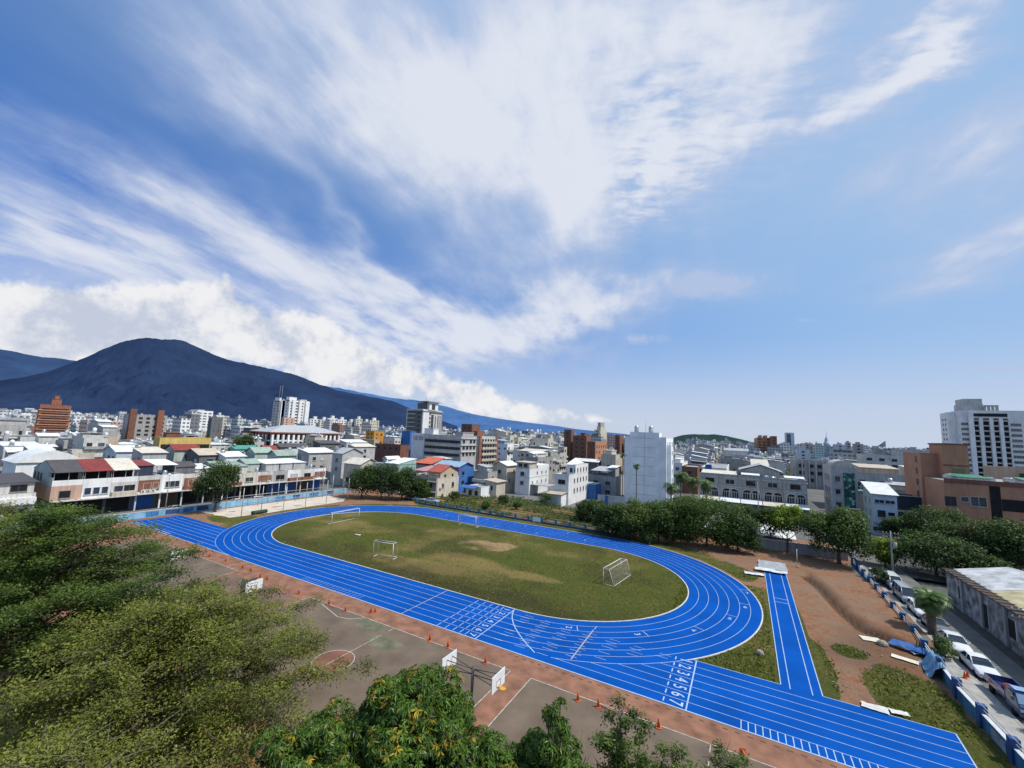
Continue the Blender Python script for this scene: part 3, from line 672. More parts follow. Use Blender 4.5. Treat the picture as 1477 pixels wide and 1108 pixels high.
def winmesh(w, h, style='std'):
    k = (round(w, 2), round(h, 2), style)
    if k in _wc: return _wc[k]
    mb = MB(); fr = DFRAME if style in ('dark', 'void') else FRAME; gl = {'dark': GLASSD, 'void': GLASSD, 'curtain': CURT}.get(style, GLASS); t = .07
    X0, X1, Z0, Z1 = -w/2, w/2, -h/2, h/2
    if style != 'void':
        mb.box(X0, X1, -.09, 0, Z0, Z0+t, fr); mb.box(X0, X1, -.09, 0, Z1-t, Z1, fr); mb.box(X0, X0+t, -.09, 0, Z0+t, Z1-t, fr); mb.box(X1-t, X1, -.09, 0, Z0+t, Z1-t, fr)
        n = max(1, int(w/.9))
        for i in range(1, n): x = X0+w*i/n; mb.box(x-.03, x+.03, -.07, 0, Z0+t, Z1-t, fr)
        mb.box(X0-.08, X1+.08, -.20, 0, Z0-.09, Z0-.001, CONC)
        if style == 'hood': mb.box(X0-.15, X1+.15, -.55, 0, Z1+.08, Z1+.16, CONC)
    mb.face([(X0+t, -.03, Z0+t), (X1-t, -.03, Z0+t), (X1-t, -.03, Z1-t), (X0+t, -.03, Z1-t)], gl)
    _wc[k] = mb.mesh('window'); return _wc[k]
ROT = {'-y': 0, '+x': pi/2, '-x': -pi/2}
def fpos(face, a, off, z, root):
    r = root.location; return ((a-r[0], off-r[1], z-r[2]) if face == '-y' else (off-r[0], a-r[1], z-r[2]))
def windows(root, face, off, a0, a1, z0, cols, rows, w=1.4, h=1.3, fh=3.1, style='std', name='window', p=1., mix=None):
    "grid of windows: one child each"
    n = 0
    for j in range(rows):
        for i in range(cols):
            if rnd.random() > p: continue
            a = a0+(a1-a0)*(i+.5)/cols; st = rnd.choice(mix) if mix else style
            place(name, winmesh(w, h, st), root, fpos(face, a, off, z0+j*fh+h/2, root), ROT[face]); n += 1
    return n
def acunits(root, face, off, pts):
    k = ('ac',)
    if k not in _wc:
        mb = MB(); mb.box(-.42, .42, -.45, -.05, -.3, .3, ACM); mb.lathe([(.01, 0), (.2, 0), (.2, .02), (.01, .02)], DFRAME, n=10)
        _wc[k] = MB().box(-.42, .42, -.42, -.06, -.3, .3, ACM).box(-.30, .10, -.43, -.42, -.22, .22, DFRAME).mesh('air_conditioner')
    for a, z in pts: place('air_conditioner', _wc[k], root, fpos(face, a, off, z, root), ROT[face])
def tankmesh():
    if ('tank',) not in _wc:
        mb = MB(); mb.lathe([(.02, 0), (.55, 0), (.6, .15), (.6, 1.5), (.5, 1.72), (.15, 1.85), (.02, 1.85)], STEEL, n=14)
        for z in (.45, .8, 1.15): mb.lathe([(.61, z), (.63, z+.03), (.61, z+.06)], STEEL, n=14)
        _wc[('tank',)] = mb.mesh('water_tank')
        mb = MB(); mb.tube([(-.9, 0, .75), (.9, 0, .75)], .6, STEEL, n=12); mb.box(-.7, -.6, -.5, .5, 0, .4, GALV); mb.box(.6, .7, -.5, .5, 0, .4, GALV); _wc[('tankh',)] = mb.mesh('water_tank')
    return _wc[('tank',)]
def tank(root, x, y, z, s=1., lying=False):
    tankmesh(); r = root.location; o = place('water_tank', _wc[('tankh',) if lying else ('tank',)], root, (x-r[0], y-r[1], z-r[2]), rnd.random()*3); o.scale = (s, s, s); return o
OCC = []
def building(name, label, x0, x1, y0, y1, h, wall, cat='building', group=None, flat=True, parapet=.7, z0=-.6, occ=True):
    root = thing(name, label, cat, ((x0+x1)/2, (y0+y1)/2, 0), 0, group)
    if occ: OCC.append((x0, x1, y0, y1))
    m = wallm(wall) if isinstance(wall, str) else wall
    mb = MB(); mb.box(x0, x1, y0, y1, z0, h, m, FLATROOF if flat else m)
    if parapet:
        t = .18; z1 = h+parapet
        mb.box(x0, x1, y0, y0+t, h, z1, m); mb.box(x0, x1, y1-t, y1, h, z1, m); mb.box(x0, x0+t, y0+t, y1-t, h, z1, m); mb.box(x1-t, x1, y0+t, y1-t, h, z1, m)
        mb.box(x0-.06, x1+.06, y0-.06, y0, z1-.12, z1+.03, m); mb.box(x1, x1+.06, y0, y1, z1-.12, z1+.03, m)
    mb.build('wall', root); return root
def bands(root, x0, x1, y0, y1, zs, m, d=.12, t=.25, name='floor_band'):
    for z in zs: MB().box(x0-d, x1+d, y0-d, y0-.002, z, z+t, m).box(x1+.002, x1+d, y0-.002, y1, z, z+t, m).box(x0-d, x0-.002, y0-.002, y1, z, z+t, m).build(name, root)
def shed(root, x0, x1, y0, y1, z, h, wallk, roofk, kind='slope+x', over=.5, posts=False, drop=.8, name='roof_shed'):
    "extra storey of thin sheet metal on a flat roof"
    mb = MB(); w = wallm(wallk) if wallk else None; r = roofm(roofk); zt = z+h
    if posts or not w:
        for x in (x0+.1, x1-.1):
            for y in np.linspace(y0+.1, y1-.1, max(2, int((y1-y0)/3)+1)): mb.box(x-.06, x+.06, y-.06, y+.06, z, zt-.05, GALV)
    else: mb.box(x0, x1, y0, y1, z, zt, w, bottom=False)
    s = mb.build(name, root)
    rb = MB(); a, b, c, d = x0-over, x1+over, y0-over, y1+over
    if kind == 'slope+x': rb.slab([(a, c, zt+drop+.02), (b, c, zt+.02), (b, d, zt+.02), (a, d, zt+drop+.02)], .08, r); tri = [[(x0, y0, zt), (x1, y0, zt), (x0, y0, zt+drop)], [(x0, y1, zt), (x0, y1, zt+drop), (x1, y1, zt)]]
    elif kind == 'slope-y': rb.slab([(a, c, zt+.02), (b, c, zt+.02), (b, d, zt+drop+.02), (a, d, zt+drop+.02)], .08, r); tri = [[(x1, y0, zt), (x1, y1, zt), (x1, y1, zt+drop)], [(x0, y1, zt), (x0, y0, zt), (x0, y1, zt+drop)]]
    elif kind == 'gablex': rb.gable(a, b, c, d, zt+.02, drop*1.3, r, 'x', None, .08); tri = [[(x1, y0, zt), (x1, y1, zt), (x1, (y0+y1)/2, zt+drop*1.15)], [(x0, y1, zt), (x0, y0, zt), (x0, (y0+y1)/2, zt+drop*1.15)]]
    elif kind == 'gabley': rb.gable(a, b, c, d, zt+.02, drop*1.3, r, 'y', None, .08); tri = [[(x0, y0, zt), (x1, y0, zt), ((x0+x1)/2, y0, zt+drop*1.15)], [(x1, y1, zt), (x0, y1, zt), ((x0+x1)/2, y1, zt+drop*1.15)]]
    if w and not posts:
        tb = MB()
        for t in tri: rb.face(t, w)
    rb.build('roof', root); return s
PROT = []
def bx(pl, pc, pr, pt, D):
    PROT.append((pl, pr, pt, D)); return bx_(pl, pc, pr, pt, D)
def bx_(pl, pc, pr, pt, D):
    "visible corner at column pc / distance D; the left and right ends of the two visible faces by column"
    xc, yc, h = far(pc, pt, D)
    if pc < 1072: return xat(pl, yc, pt+15), xc, yc, yat(pr, xc, pt+15), h
    return xc, xat(pr, yc, pt+15), yc, yat(pl, xc, pt+15), h

# ---------------------------------------------------------------- the row of houses along the left street
XF = -121.0
DARK = mat('dark_interior', (.018, .017, .017), .9, .3, 1)
def rowhouse(i, y0, y1, top, wall, label, shutter=None, wins=(), ac=(), balc=None, slab=3.5, curtain=False, brown=False):
    r = thing('row_house', label, 'house', (XF-6, (y0+y1)/2, 0), 0, 'houses in the row along the left street')
    OCC.append((XF-14, XF, y0, y1)); e = .012
    m = wallm(wall); mb = MB(); mb.box(XF-14, XF-2.2, y0+e, y1-e, -.6, slab, wallm('dgrey')); mb.box(XF-14, XF, y0+e, y1-e, slab, top-.7, m, FLATROOF)
    mb.box(XF-.16, XF, y0+e, y1-e, top-.7, top, m); mb.box(XF-14, XF-.16, y0+e, y0+.14, top-.7, top-.1, m); mb.box(XF-14, XF-.16, y1-.14, y1-e, top-.7, top-.1, m)
    mb.box(XF-.2, XF+.1, y0+e, y0+.28, -.6, slab-.01, m); mb.build('wall', r)
    MB().box(XF-2.1, XF+1.1, y0+e, y1-e, slab, slab+.22, wallm('offwhite')).build('canopy', r) if False else MB().box(XF+.001, XF+1.15, y0+e, y1-e, slab-.02, slab+.2, wallm('offwhite')).build('canopy', r)
    g = MB(); g.box(XF-2.19, XF-2.12, y0+.3, y1-.3, .0, 2.8, shutter or DARK); g.build('shutter' if shutter else 'shopfront', r)
    for (a, w, z, h, st) in wins: place('window', winmesh(w, h, st), r, (XF-r.location[0], a-r.location[1], z), pi/2)
    if brown: MB().box(XF+.002, XF+.05, y0+.25, y1-.25, slab+.55, top-1.0, wallm('tilebrown')).build('tile_panel', r)
    acunits(r, '+x', XF+.05, ac)
    if balc: 
        b = MB(); b.box(XF+.06, XF+.95, y0+.12, y1-.12, slab+.21, slab+.30, wallm(balc)); b.box(XF+.86, XF+.95, y0+.12, y1-.12, slab+.30, slab+1.15, wallm(balc)); b.box(XF+.06, XF+.86, y0+.12, y0+.2, slab+.3, slab+1.15, wallm(balc)); b.box(XF+.06, XF+.86, y1-.2, y1-.12, slab+.3, slab+1.15, wallm(balc)); b.build('balcony', r)
    return r
BSH = mat('blue_shutter', (.025, .11, .36), .5, .15, 2); BRSH = mat('brown_shutter', (.12, .07, .05), .6, .2, 2)
# three-storey block with one continuous pitched roof
for i, (y0, y1, wall, rk, lab) in enumerate([(28.9, 33.4, 'peach', 'rdark', 'three storey house with dark grey roof and peach tiled front at the row end'), (33.4, 37.9, 'white', 'rred', 'white fronted house with dark red metal roof in the left row'), (37.9, 42.4, 'offwhite', 'rcream', 'row house with cream white metal roof and open top veranda')]):
    r = thing('row_house', lab, 'house', (XF-6, (y0+y1)/2, 0), 0, 'houses in the row along the left street'); OCC.append((XF-13, XF, y0, y1)); e = .012
    m = wallm(wall); gm = wallm('palegreen' if i == 0 else 'offwhite'); mb = MB()
    mb.box(XF-13, XF-2.2, y0+e, y1-e, -.6, 3.6, wallm('dgrey')); mb.box(XF-13, XF, y0+e, y1-e, 3.6, 6.5, m, FLATROOF)
    mb.box(XF-.18, XF, y0+e, y1-e, 6.5, 7.6, wallm('white')); mb.box(XF-13, XF-2.4, y0+e, y1-e, 6.5, 9.15, gm)
    if i == 0: mb.box(XF-2.4, XF-.18, y0+e, y0+.14, 6.5, 8.2, gm)
    mb.build('wall', r)
    MB().box(XF+.001, XF+1.0, y0+e, y1-e, 3.4, 3.62, wallm('offwhite')).build('canopy', r)
    rb = MB(); rk_ = roofm(rk); xr = XF-6.2; rb.slab([(xr, y0+e, 11.25), (XF+.5, y0+e, 9.15), (XF+.5, y1-e, 9.15), (xr, y1-e, 11.25)], .1, rk_); rb.slab([(XF-13.4, y0+e, 9.15), (xr, y0+e, 11.25), (xr, y1-e, 11.25), (XF-13.4, y1-e, 9.15)], .1, rk_); rb.build('roof', r)
    if i == 0:
        g = MB(); g.face([(XF-13, y0+e, 9.15), (XF-2.4, y0+e, 9.15), (XF-2.4, y0+e, 10.05), (xr, y0+e, 11.2)], gm); g.build('gable_wall', r); g = MB(); g.face([(XF-2.39, y0+e, 9.15), (XF, y0+e, 9.15), (XF-2.39, y0+e, 9.98)], gm); g.build('gable_wall', r)
        for x in (-11.4, -9.2, -7.3): place('window', winmesh(.8, 1.5, 'dark'), r, (XF+x-r.location[0], y0+e-r.location[1], 7.9), 0)
    for y in np.linspace(y0+.15, y1-.15, 3): MB().box(XF-.14, XF-.04, y-.05, y+.05, 7.6, 9.2, GALV).build('post', r)
    MB().box(XF-2.395, XF-2.36, y0+.3, y1-.3, 6.6, 9.0, DARK).build('veranda_wall', r)
    ws = [[(.45, 1.7, 4.0, 1.5, 'dark')], [(.2, 1.1, 4.3, 1.5, 'std'), (.5, 1.1, 4.3, 1.5, 'std'), (.8, 1.1, 4.3, 1.5, 'std')], [(.3, 1.6, 4.4, 1.4, 'std'), (.72, 1.9, 4.4, 1.4, 'dark')]][i]
    for f, w, z, h, st in ws: place('window', winmesh(w, h, st), r, (XF-r.location[0], y0+f*(y1-y0)-r.location[1], z+h/2), pi/2)
    b = MB()
    if i == 2: b.box(XF+.05, XF+.95, y0+.15, y1-.15, 3.63, 4.5, wallm('cream')); b.build('balcony', r)
    g = MB(); g.box(XF-2.19, XF-2.12, y0+.3, y1-.3, 0, 2.8, DARK); g.build('shopfront', r)
RH = [
 (42.4, 46.9, 7.6, 'offwhite', 'two storey house with red brown tile panel over a blue shutter door', BSH, [(44.3, 1.5, 5.2, 1.5, 'std'), (45.9, 1.1, 5.3, 1.4, 'std')], [(43.6, 4.1), (44.6, 4.1), (45.5, 4.1)], None, True),
 (46.9, 51.3, 7.6, 'white', 'white two storey house with one wide window beside the blue shuttered house', BRSH, [(49.2, 2.9, 5.3, 1.5, 'std')], [], None, False),
 (51.3, 56.0, 7.5, 'offwhite', 'brown tiled two storey house with white curtains left of the round tree', None, [(52.9, .9, 5.4, 1.7, 'curtain'), (54.0, .9, 5.4, 1.7, 'curtain'), (55.0, .7, 5.4, 1.6, 'std')], [(52.5, 4.2), (53.6, 4.2), (55.3, 4.2)], 'tilebrown', True),
 (56.0, 60.5, 6.9, 'dirtywhite', 'plain two storey house half hidden behind the round tree', None, [(58.2, 1.8, 4.9, 1.4, 'dark')], [], None, False),
 (60.5, 65.0, 6.9, 'white', 'two storey house with tall white curtained bay right of the round tree', None, [(62.2, 1.9, 5.0, 1.8, 'curtain'), (64.2, .6, 5.0, 1.6, 'dark')], [(62, 4.0)], 'tilebrown', False),
 (65.0, 69.4, 6.9, 'cream', 'cream two storey house with a single white framed window', None, [(67.2, 2.2, 5.0, 1.3, 'std')], [], None, False),
 (69.4, 73.9, 6.9, 'offwhite', 'two storey house with dark brown tiled upper front and wide canopy', None, [(71.1, 1.5, 5.0, 1.4, 'dark'), (72.9, 1.0, 5.0, 1.4, 'std')], [(72.6, 4.0)], None, True),
 (73.9, 78.4, 6.9, 'stone', 'dull brick grey two storey house in the middle of the row', BSH, [(76.1, 2.6, 5.0, 1.4, 'dark')], [], None, False),
 (78.4, 82.8, 6.9, 'white', 'white two storey house with curtained window over a blue shopfront', BSH, [(80.5, 2.4, 5.0, 1.5, 'curtain')], [(79.6, 4.0)], 'tilebrown', False),
 (82.8, 87.3, 6.9, 'offwhite', 'two storey house with balcony and dark window near the right row end', BRSH, [(85.0, 2.2, 5.0, 1.4, 'dark')], [(86.2, 4.1)], 'tilebrown', False),
 (87.3, 91.6, 6.9, 'white', 'white end house of the row nearest the dark trees', BSH, [(88.8, .9, 5.0, 1.5, 'std'), (90.3, .9, 5.0, 1.5, 'dark')], [], None, True)]
rr = []
for i, (y0, y1, top, wall, lab, sh, ws, ac, balc, br) in enumerate(RH): rr.append(rowhouse(i, y0, y1, top, wall, lab, sh, ws, ac, balc, brown=br))
def rsh(i, x0, x1, wk, rk, kind, h=2.3, drop=.8, posts=False):
    y0, y1 = RH[i][0], RH[i][1]; z = RH[i][2]-.69; return shed(rr[i], XF+x0, XF+x1, y0+.2, y1-.2, z, h, wk, rk, kind, .3, posts, drop)
rsh(0, -11, -4.5, 'navy', 'rred', 'slope+x', 2.6, .9); rsh(1, -11, -4.0, None, 'rwhite', 'slope+x', 2.6, .9, True); rsh(2, -12, -5, 'dgrey', 'rdark', 'gabley', 2.0)
MB().box(XF-3.9, XF-.5, 42.7, 55.7, 6.92, 6.98, roofm('rwhite')).build('roof_cover', rr[1])
rsh(3, -12, -6, 'offwhite', 'rwhite', 'slope+x', 1.8); rsh(4, -13, -6, 'conc', 'rgreen', 'gabley', 2.2, .9); rsh(5, -12, -5, 'offwhite', 'rgreen', 'slope+x', 2.0, 1.0); rsh(6, -13, -7, 'palegreen', 'rgreen', 'gabley', 2.4, 1.0)
rsh(7, -13, -4.5, 'lgrey', 'rwhite', 'slope+x', 2.4, .7); rsh(8, -13, -4.5, 'lgrey', 'rwhite', 'slope+x', 2.4, .7); rsh(9, -13, -4.5, 'lgrey', 'rwhite', 'slope+x', 2.4, .7)
MB().box(XF-9.5, XF-4.45, 74.5, 87, 7.1, 8.2, wallm('dgrey')).build('roof_parapet', rr[8]) if False else None
tank(rr[1], XF-2.2, 48.2, 6.99, .8); tank(rr[6], XF-3.5, 71, 6.3, .8); tank(rr[10], XF-5, 89.5, 6.3, .8)
# house at the far left edge
r = building('house', 'low house with dark roof and white balcony band at the left edge', XF-14, XF-1, 18.5, 27.2, 5.4, 'offwhite', 'house', parapet=0)
MB().box(XF-.98, XF+.2, 18.6, 27.1, 3.4, 4.7, wallm('white')).build('balcony', r); shed(r, XF-13, XF-2, 18.8, 27, 5.4, 2.0, 'offwhite', 'rdark', 'slope+x', .5)
windows(r, '+x', XF-2, 19, 27, 5.7, 2, 1, 2.2, 1.3, style='dark'); windows(r, '+x', XF-1, 19, 27, .3, 2, 1, 2.4, 2.2, style='dark')
# ---------------------------------------------------------------- buildings one can tell apart
def auto(root, box, wall_h, face, fh=3.2, sp=3.0, w=1.5, h=1.4, rows=3, style='std', mix=None, p=.95, top=1.1, inset=.6, name='window', maxcols=30):
    x0, x1, y0, y1 = box
    a0, a1, off = {'-y': (x0, x1, y0), '+x': (y0, y1, x1), '-x': (y0, y1, x0)}[face]
    a0 += inset; a1 -= inset; n = max(1, min(maxcols, int((a1-a0)/sp)))
    z = wall_h-top-h-(rows-1)*fh
    return windows(root, face, off, a0, a1, z, n, rows, w, h, fh, style, name, p, mix)
def blk(name, label, cat, pl, pc, pr, pt, D, wall, wins=(), parapet=.8, group=None, occ=True, flat=True):
    x0, x1, y0, y1, h = bx(pl, pc, pr, pt, D)
    if y1-y0 < 5: y1 = y0+7
    if x1-x0 < 4: x0 = x1-6 if pc < 1072 else x0; x1 = x0+6 if pc >= 1072 else x1
    h -= parapet
    r = building(name, label, x0, x1, y0, y1, h, wall, cat, group, parapet=parapet, occ=occ, flat=flat)
    for kw in wins: auto(r, (x0, x1, y0, y1), h, **kw)
    return r, (x0, x1, y0, y1, h)
def topbox(r, b, f, hh, wall, name='roof_room', off=None, cap=True):
    x0, x1, y0, y1, h = b; fx0, fx1, fy0, fy1 = f
    m = wallm(wall); mb = MB(); X0, X1, Y0, Y1 = x0+(x1-x0)*fx0, x0+(x1-x0)*fx1, y0+(y1-y0)*fy0, y0+(y1-y0)*fy1
    mb.box(X0, X1, Y0, Y1, h+.003, h+hh, m, FLATROOF)
    if cap: mb.box(X0-.25, X1+.25, Y0-.25, Y1+.25, h+hh+.002, h+hh+.25, m)
    mb.build(name, r); return X0, X1, Y0, Y1, h+hh
M_ = ['std', 'std', 'dark', 'dark', 'hood', 'curtain']
# --- centre front
r, b = blk('house', 'white three storey house with tan flat roof beside the vegetable plot', 'house', 743, 764, 791, 677, 149, 'white', [dict(face='-y', rows=2, sp=3.2, mix=M_), dict(face='+x', rows=2, sp=3.4, w=.8, h=.9)], 0)
shed(r, b[0]+.3, b[1]-.3, b[2]+.3, b[2]+6.5, b[4], 2.2, 'cream', 'rtan', 'slope+x', .5, False, .1); windows(r, '-y', b[2]+.3, b[0]+.8, b[1]-.8, b[4]+.6, 2, 1, 1.5, 1.2, style='dark')
MB().box(b[0], b[1], b[2]+7, b[3], b[4]+.004, b[4]+1.1, wallm('white')).build('parapet_wall', r); MB().box(b[1]+.05, b[1]+7, b[2]+1, b[2]+8, 3.0, 3.15, roofm('rgrey')).box(b[1]+6.8, b[1]+6.95, b[2]+1.1, b[2]+1.25, -.6, 3.0, GALV).box(b[1]+6.8, b[1]+6.95, b[2]+7.7, b[2]+7.85, -.6, 3.0, GALV).build('carport', r)
bands(r, b[0], b[1], b[2], b[3], (b[4]-3.0,), wallm('offwhite'), .1, .18)
xl, yl = -58.4, 127.0
x0, x1, y0, y1, h = bx(800, 820.5, 848, 685, 133)
r = building('house', 'tall white house with pyramid roof standing behind the vegetable plot', x0, x1, y0, y1, h-.6, 'white', 'house', parapet=.6)
hx = bx(808, 829, 848, 670, 141); topbox(r, (x0, x1, y0, y1, h-.6), (.35, .998, .32, .995), hx[4]-h+.6, 'white', cap=False)
XX0, XX1, YY0, YY1, ZZ = x0+(x1-x0)*.35, x0+(x1-x0)*.998, y0+(y1-y0)*.32, y0+(y1-y0)*.995, hx[4]
mb = MB(); c = ((XX0+XX1)/2-1, (YY0+YY1)/2, ZZ+2.0); q = [(XX0-.3, YY0-.3, ZZ), (XX1-1.6, YY0-.3, ZZ), (XX1-1.6, YY1+.3, ZZ), (XX0-.3, YY1+.3, ZZ)]
for i in range(4): mb.face([q[i], q[(i+1) % 4], c], roofm('rwhite'))
mb.build('roof', r)
auto(r, (x0, x1, y0, y1), h-.6, '-y', rows=1, sp=3.4, w=2.4, style='dark'); auto(r, (XX0, XX1, YY0, YY1), ZZ, '-y', rows=1, sp=2.2, w=.9, style='dark'); auto(r, (XX0, XX1, y0+3, y1), ZZ, '+x', rows=3, sp=2.8, w=.8, h=1.3, style='dark')
pr = MB(); pr.box(x0-.5, x1-.6, y0-4.5, y0-.01, -.6, 2.9, wallm('white')); pr.slab([(x0-1, y0-5.2, 3.0), (x1-.2, y0-5.2, 3.0), (x1-.2, y0-.02, 3.4), (x0-1, y0-.02, 3.4)], .1, roofm('rtan')); pr.build('porch', r)
windows(r, '-y', y0-4.5, x0, x1-1, .4, 1, 1, 3.0, 1.9, style='curtain')
r, b = blk('house', 'grey three storey house with cream side wall and red roofed top floor', 'house', 581, 630, 661, 690, 132, 'cream', [dict(face='+x', rows=2, sp=4.2, w=1.1, h=1.5, mix=['dark', 'std'])], .7)
g = MB().box(b[0], b[1]-.3, b[2]-.06, b[2]-.01, -.6, b[4]+.6, wallm('conc')); g.build('front_facing', r)
auto(r, (b[0], b[1], b[2]-.06, b[3]), b[4], '-y', rows=2, sp=4.0, w=2.4, h=1.5, mix=['std', 'dark', 'hood']); 
for z in (b[4]-3.6, b[4]-.5): MB().box(b[0], b[1], b[2]-1.3, b[2]-.07, z, z+.16, wallm('conc')).build('ledge', r)
X_ = (b[0]+b[1])/2+2; shed(r, X_, b[1]-.2, b[2]+2, b[3]-.3, b[4], 2.3, 'beige', 'rbrightred', 'gablex', .5, False, 1.6); shed(r, X_-6.5, X_-.6, b[2]+2, b[3]-1, b[4], 2.2, None, 'rpink', 'slope-y', .3, True, 1.0)
windows(r, '+x', b[1]-.2, b[2]+2.5, b[3]-1.5, b[4]+.7, 2, 1, .9, .9, style='dark'); tank(r, b[0]+2.5, b[2]+2.5, b[4], .9); acunits(r, '+x', b[1], [(b[2]+2, b[4]-2.5), (b[2]+7, b[4]-5.5)])
r, b = blk('house', 'house with blue painted side and light blue sloping roof', 'house', 625, 662, 683, 676, 147, 'blue', [dict(face='+x', rows=2, sp=3.4, mix=M_)], 0); shed(r, b[0]+.5, b[1]-.2, b[2]+.2, b[3]-.2, b[4], .4, 'blue', 'rblue', 'gablex', .6, False, 1.2)
r, b = blk('house', 'narrow house with bright orange red sheet roof behind the red roofed house', 'house', 598, 622, 640, 672, 158, 'conc', [dict(face='-y', rows=1, sp=3)], 0); shed(r, b[0], b[1], b[2], b[3], b[4], .6, 'brown', 'rorange', 'slope-y', .4, False, 2.0)
r, b = blk('house', 'pale blue house with tall mint green metal side wall', 'house', 536, 574, 599, 671, 146, 'paleblue', [dict(face='-y', rows=2, sp=4, w=1.3, h=1.7, mix=['dark', 'std'])], .6)
shed(r, b[1]-6, b[1]-.02, b[2]+.05, b[3], b[4]-.3, 1.2, 'teal', 'rwhite', 'slope-y', .2, False, 1.5); tw = MB().box(b[1]+.005, b[1]+.06, b[2], b[3], 3.2, b[4]+.9, wallm('teal')); tw.build('metal_cladding', r); shed(r, b[0]+2, b[1]-8, b[2]+3, b[3], b[4], 1.8, 'lgrey', 'rwhite', 'gabley', .4); tank(r, b[0]+5, b[2]+1.8, b[4], .9)
r, b = blk('house', 'small white house squeezed below the mint green wall', 'house', 570, 577, 586, 688, 139, 'white', [dict(face='-y', rows=1, sp=2, w=1.2, h=1.8, style='dark')], .3)
r, b = blk('house', 'dark narrow house with pale side wall and white sheet roof', 'house', 717, 731, 745, 674, 152, 'cream', [dict(face='+x', rows=2, sp=3.3, w=.9, h=1.2, mix=M_), dict(face='-y', rows=2, sp=2.6, mix=['dark', 'std'])], 0); shed(r, b[0], b[1], b[2], b[3], b[4], .4, 'cream', 'rwhite', 'gabley', .6, False, 1.1)
r, b = blk('house', 'weathered two storey house with balcony beside the blue canopy', 'house', 690, 704, 717, 681, 146, 'stone', [dict(face='-y', rows=2, sp=3, mix=M_), dict(face='+x', rows=2, sp=3, mix=M_)], .5); shed(r, b[0]+.5, b[1]-2, b[2]+2, b[3]-1, b[4], 1.8, 'lgrey', 'rgrey', 'slope+x', .4)
MB().box(b[0]+.2, b[1]+.9, b[2]-1.2, b[2]-.02, b[4]-3.2, b[4]-2.2, wallm('offwhite')).build('balcony', r); tank(r, b[1]-1, b[2]+1.2, b[4], .8)
r, b = blk('house', 'low white house with bright blue canopy at the plot edge', 'house', 679, 694, 704, 703, 137, 'white', [dict(face='-y', rows=1, sp=2.4, w=1.2, h=1.5, style='dark')], .2); MB().slab([(b[0]-1, b[2]-2.6, 3.0), (b[1]-1, b[2]-2.6, 3.0), (b[1]-1, b[2], 3.5), (b[0]-1, b[2], 3.5)], .08, roofm('rblue'))
cb = MB(); cb.slab([(b[0]-1, b[2]-2.6, 2.7), (b[1]-1, b[2]-2.6, 2.7), (b[1]-1, b[2]-.05, 3.3), (b[0]-1, b[2]-.05, 3.3)], .08, wallm('blue')); cb.box(b[0]-.9, b[0]-.8, b[2]-2.5, b[2]-2.4, -.6, 2.72, GALV); cb.box(b[1]-1.2, b[1]-1.1, b[2]-2.5, b[2]-2.4, -.6, 2.72, GALV); cb.build('canopy', r)
r, b = blk('house', 'small tan roofed house beside the tall narrow house', 'house', 700, 716, 728, 697, 141, 'cream', [dict(face='-y', rows=1, sp=2.6, style='dark')], 0); shed(r, b[0], b[1], b[2], b[3], b[4], .2, 'cream', 'rtan', 'slope+x', .6, False, .6)
r, b = blk('house', 'grey three storey house with row of dark windows behind the tan roofed house', 'house', 758, 776, 797, 660, 190, 'conc', [dict(face='-y', rows=3, sp=3, mix=M_), dict(face='+x', rows=3, sp=3.2, mix=M_)], .6); shed(r, b[0]+1, b[1]-3, b[2]+1, b[3]-2, b[4], 2, 'offwhite', 'rwhite', 'slope+x', .5); tank(r, b[1]-1.5, b[2]+1.5, b[4])
r, b = blk('house', 'cream house with long pale roof in front of the brick apartments', 'house', 748, 781, 790, 653, 215, 'cream', [dict(face='-y', rows=2, sp=2.6, mix=M_)], 0); shed(r, b[0], b[1], b[2], b[3], b[4], .3, 'cream', 'rcream', 'slope-y', .7, False, 1)
r, b = blk('house', 'grey unpainted house with wide roof shed left of the white seven storey block', 'house', 848, 888, 900, 688, 158, 'stone', [dict(face='-y', rows=2, sp=3.6, w=1.8, mix=['dark', 'hood', 'dark'])], .8); shed(r, b[0]+1, b[1]-3, b[2]+2, b[3], b[4], 2.3, None, 'rgrey', 'slope-y', .6, True, 1.0); shed(r, b[0]+6, b[1]-2, b[2]+6, b[3], b[4]+.02, 3.4, 'conc', 'rwhite', 'slope-y', .5, False, .6)
r, b = blk('house', 'cream house with plain lit side wall below the pink brick block', 'house', 867, 888, 899, 656, 205, 'cream', [dict(face='-y', rows=2, sp=3, mix=M_)], .8); topbox(r, b, (.1, .6, .2, .8), 2.4, 'cream')
r, b = blk('workshop', 'dark low workshop under a long curved white roof', 'workshop', 828, 862, 868, 668, 205, 'dgrey', (), 0); shed(r, b[0], b[1], b[2], b[3], b[4], .3, 'dgrey', 'rwhite', 'gablex', .8, False, .9)
r, b = blk('shed', 'bright blue metal shed near the white block', 'shed', 849, 859, 864, 699, 149, 'blue', (), 0)
MB().slab([(b[0]-.3, b[2]-.3, b[4]+.02), (b[1]+.3, b[2]-.3, b[4]+.02), (b[1]+.3, b[3]+.3, b[4]+.5), (b[0]-.3, b[3]+.3, b[4]+.5)], .08, roofm('rblue')).__class__
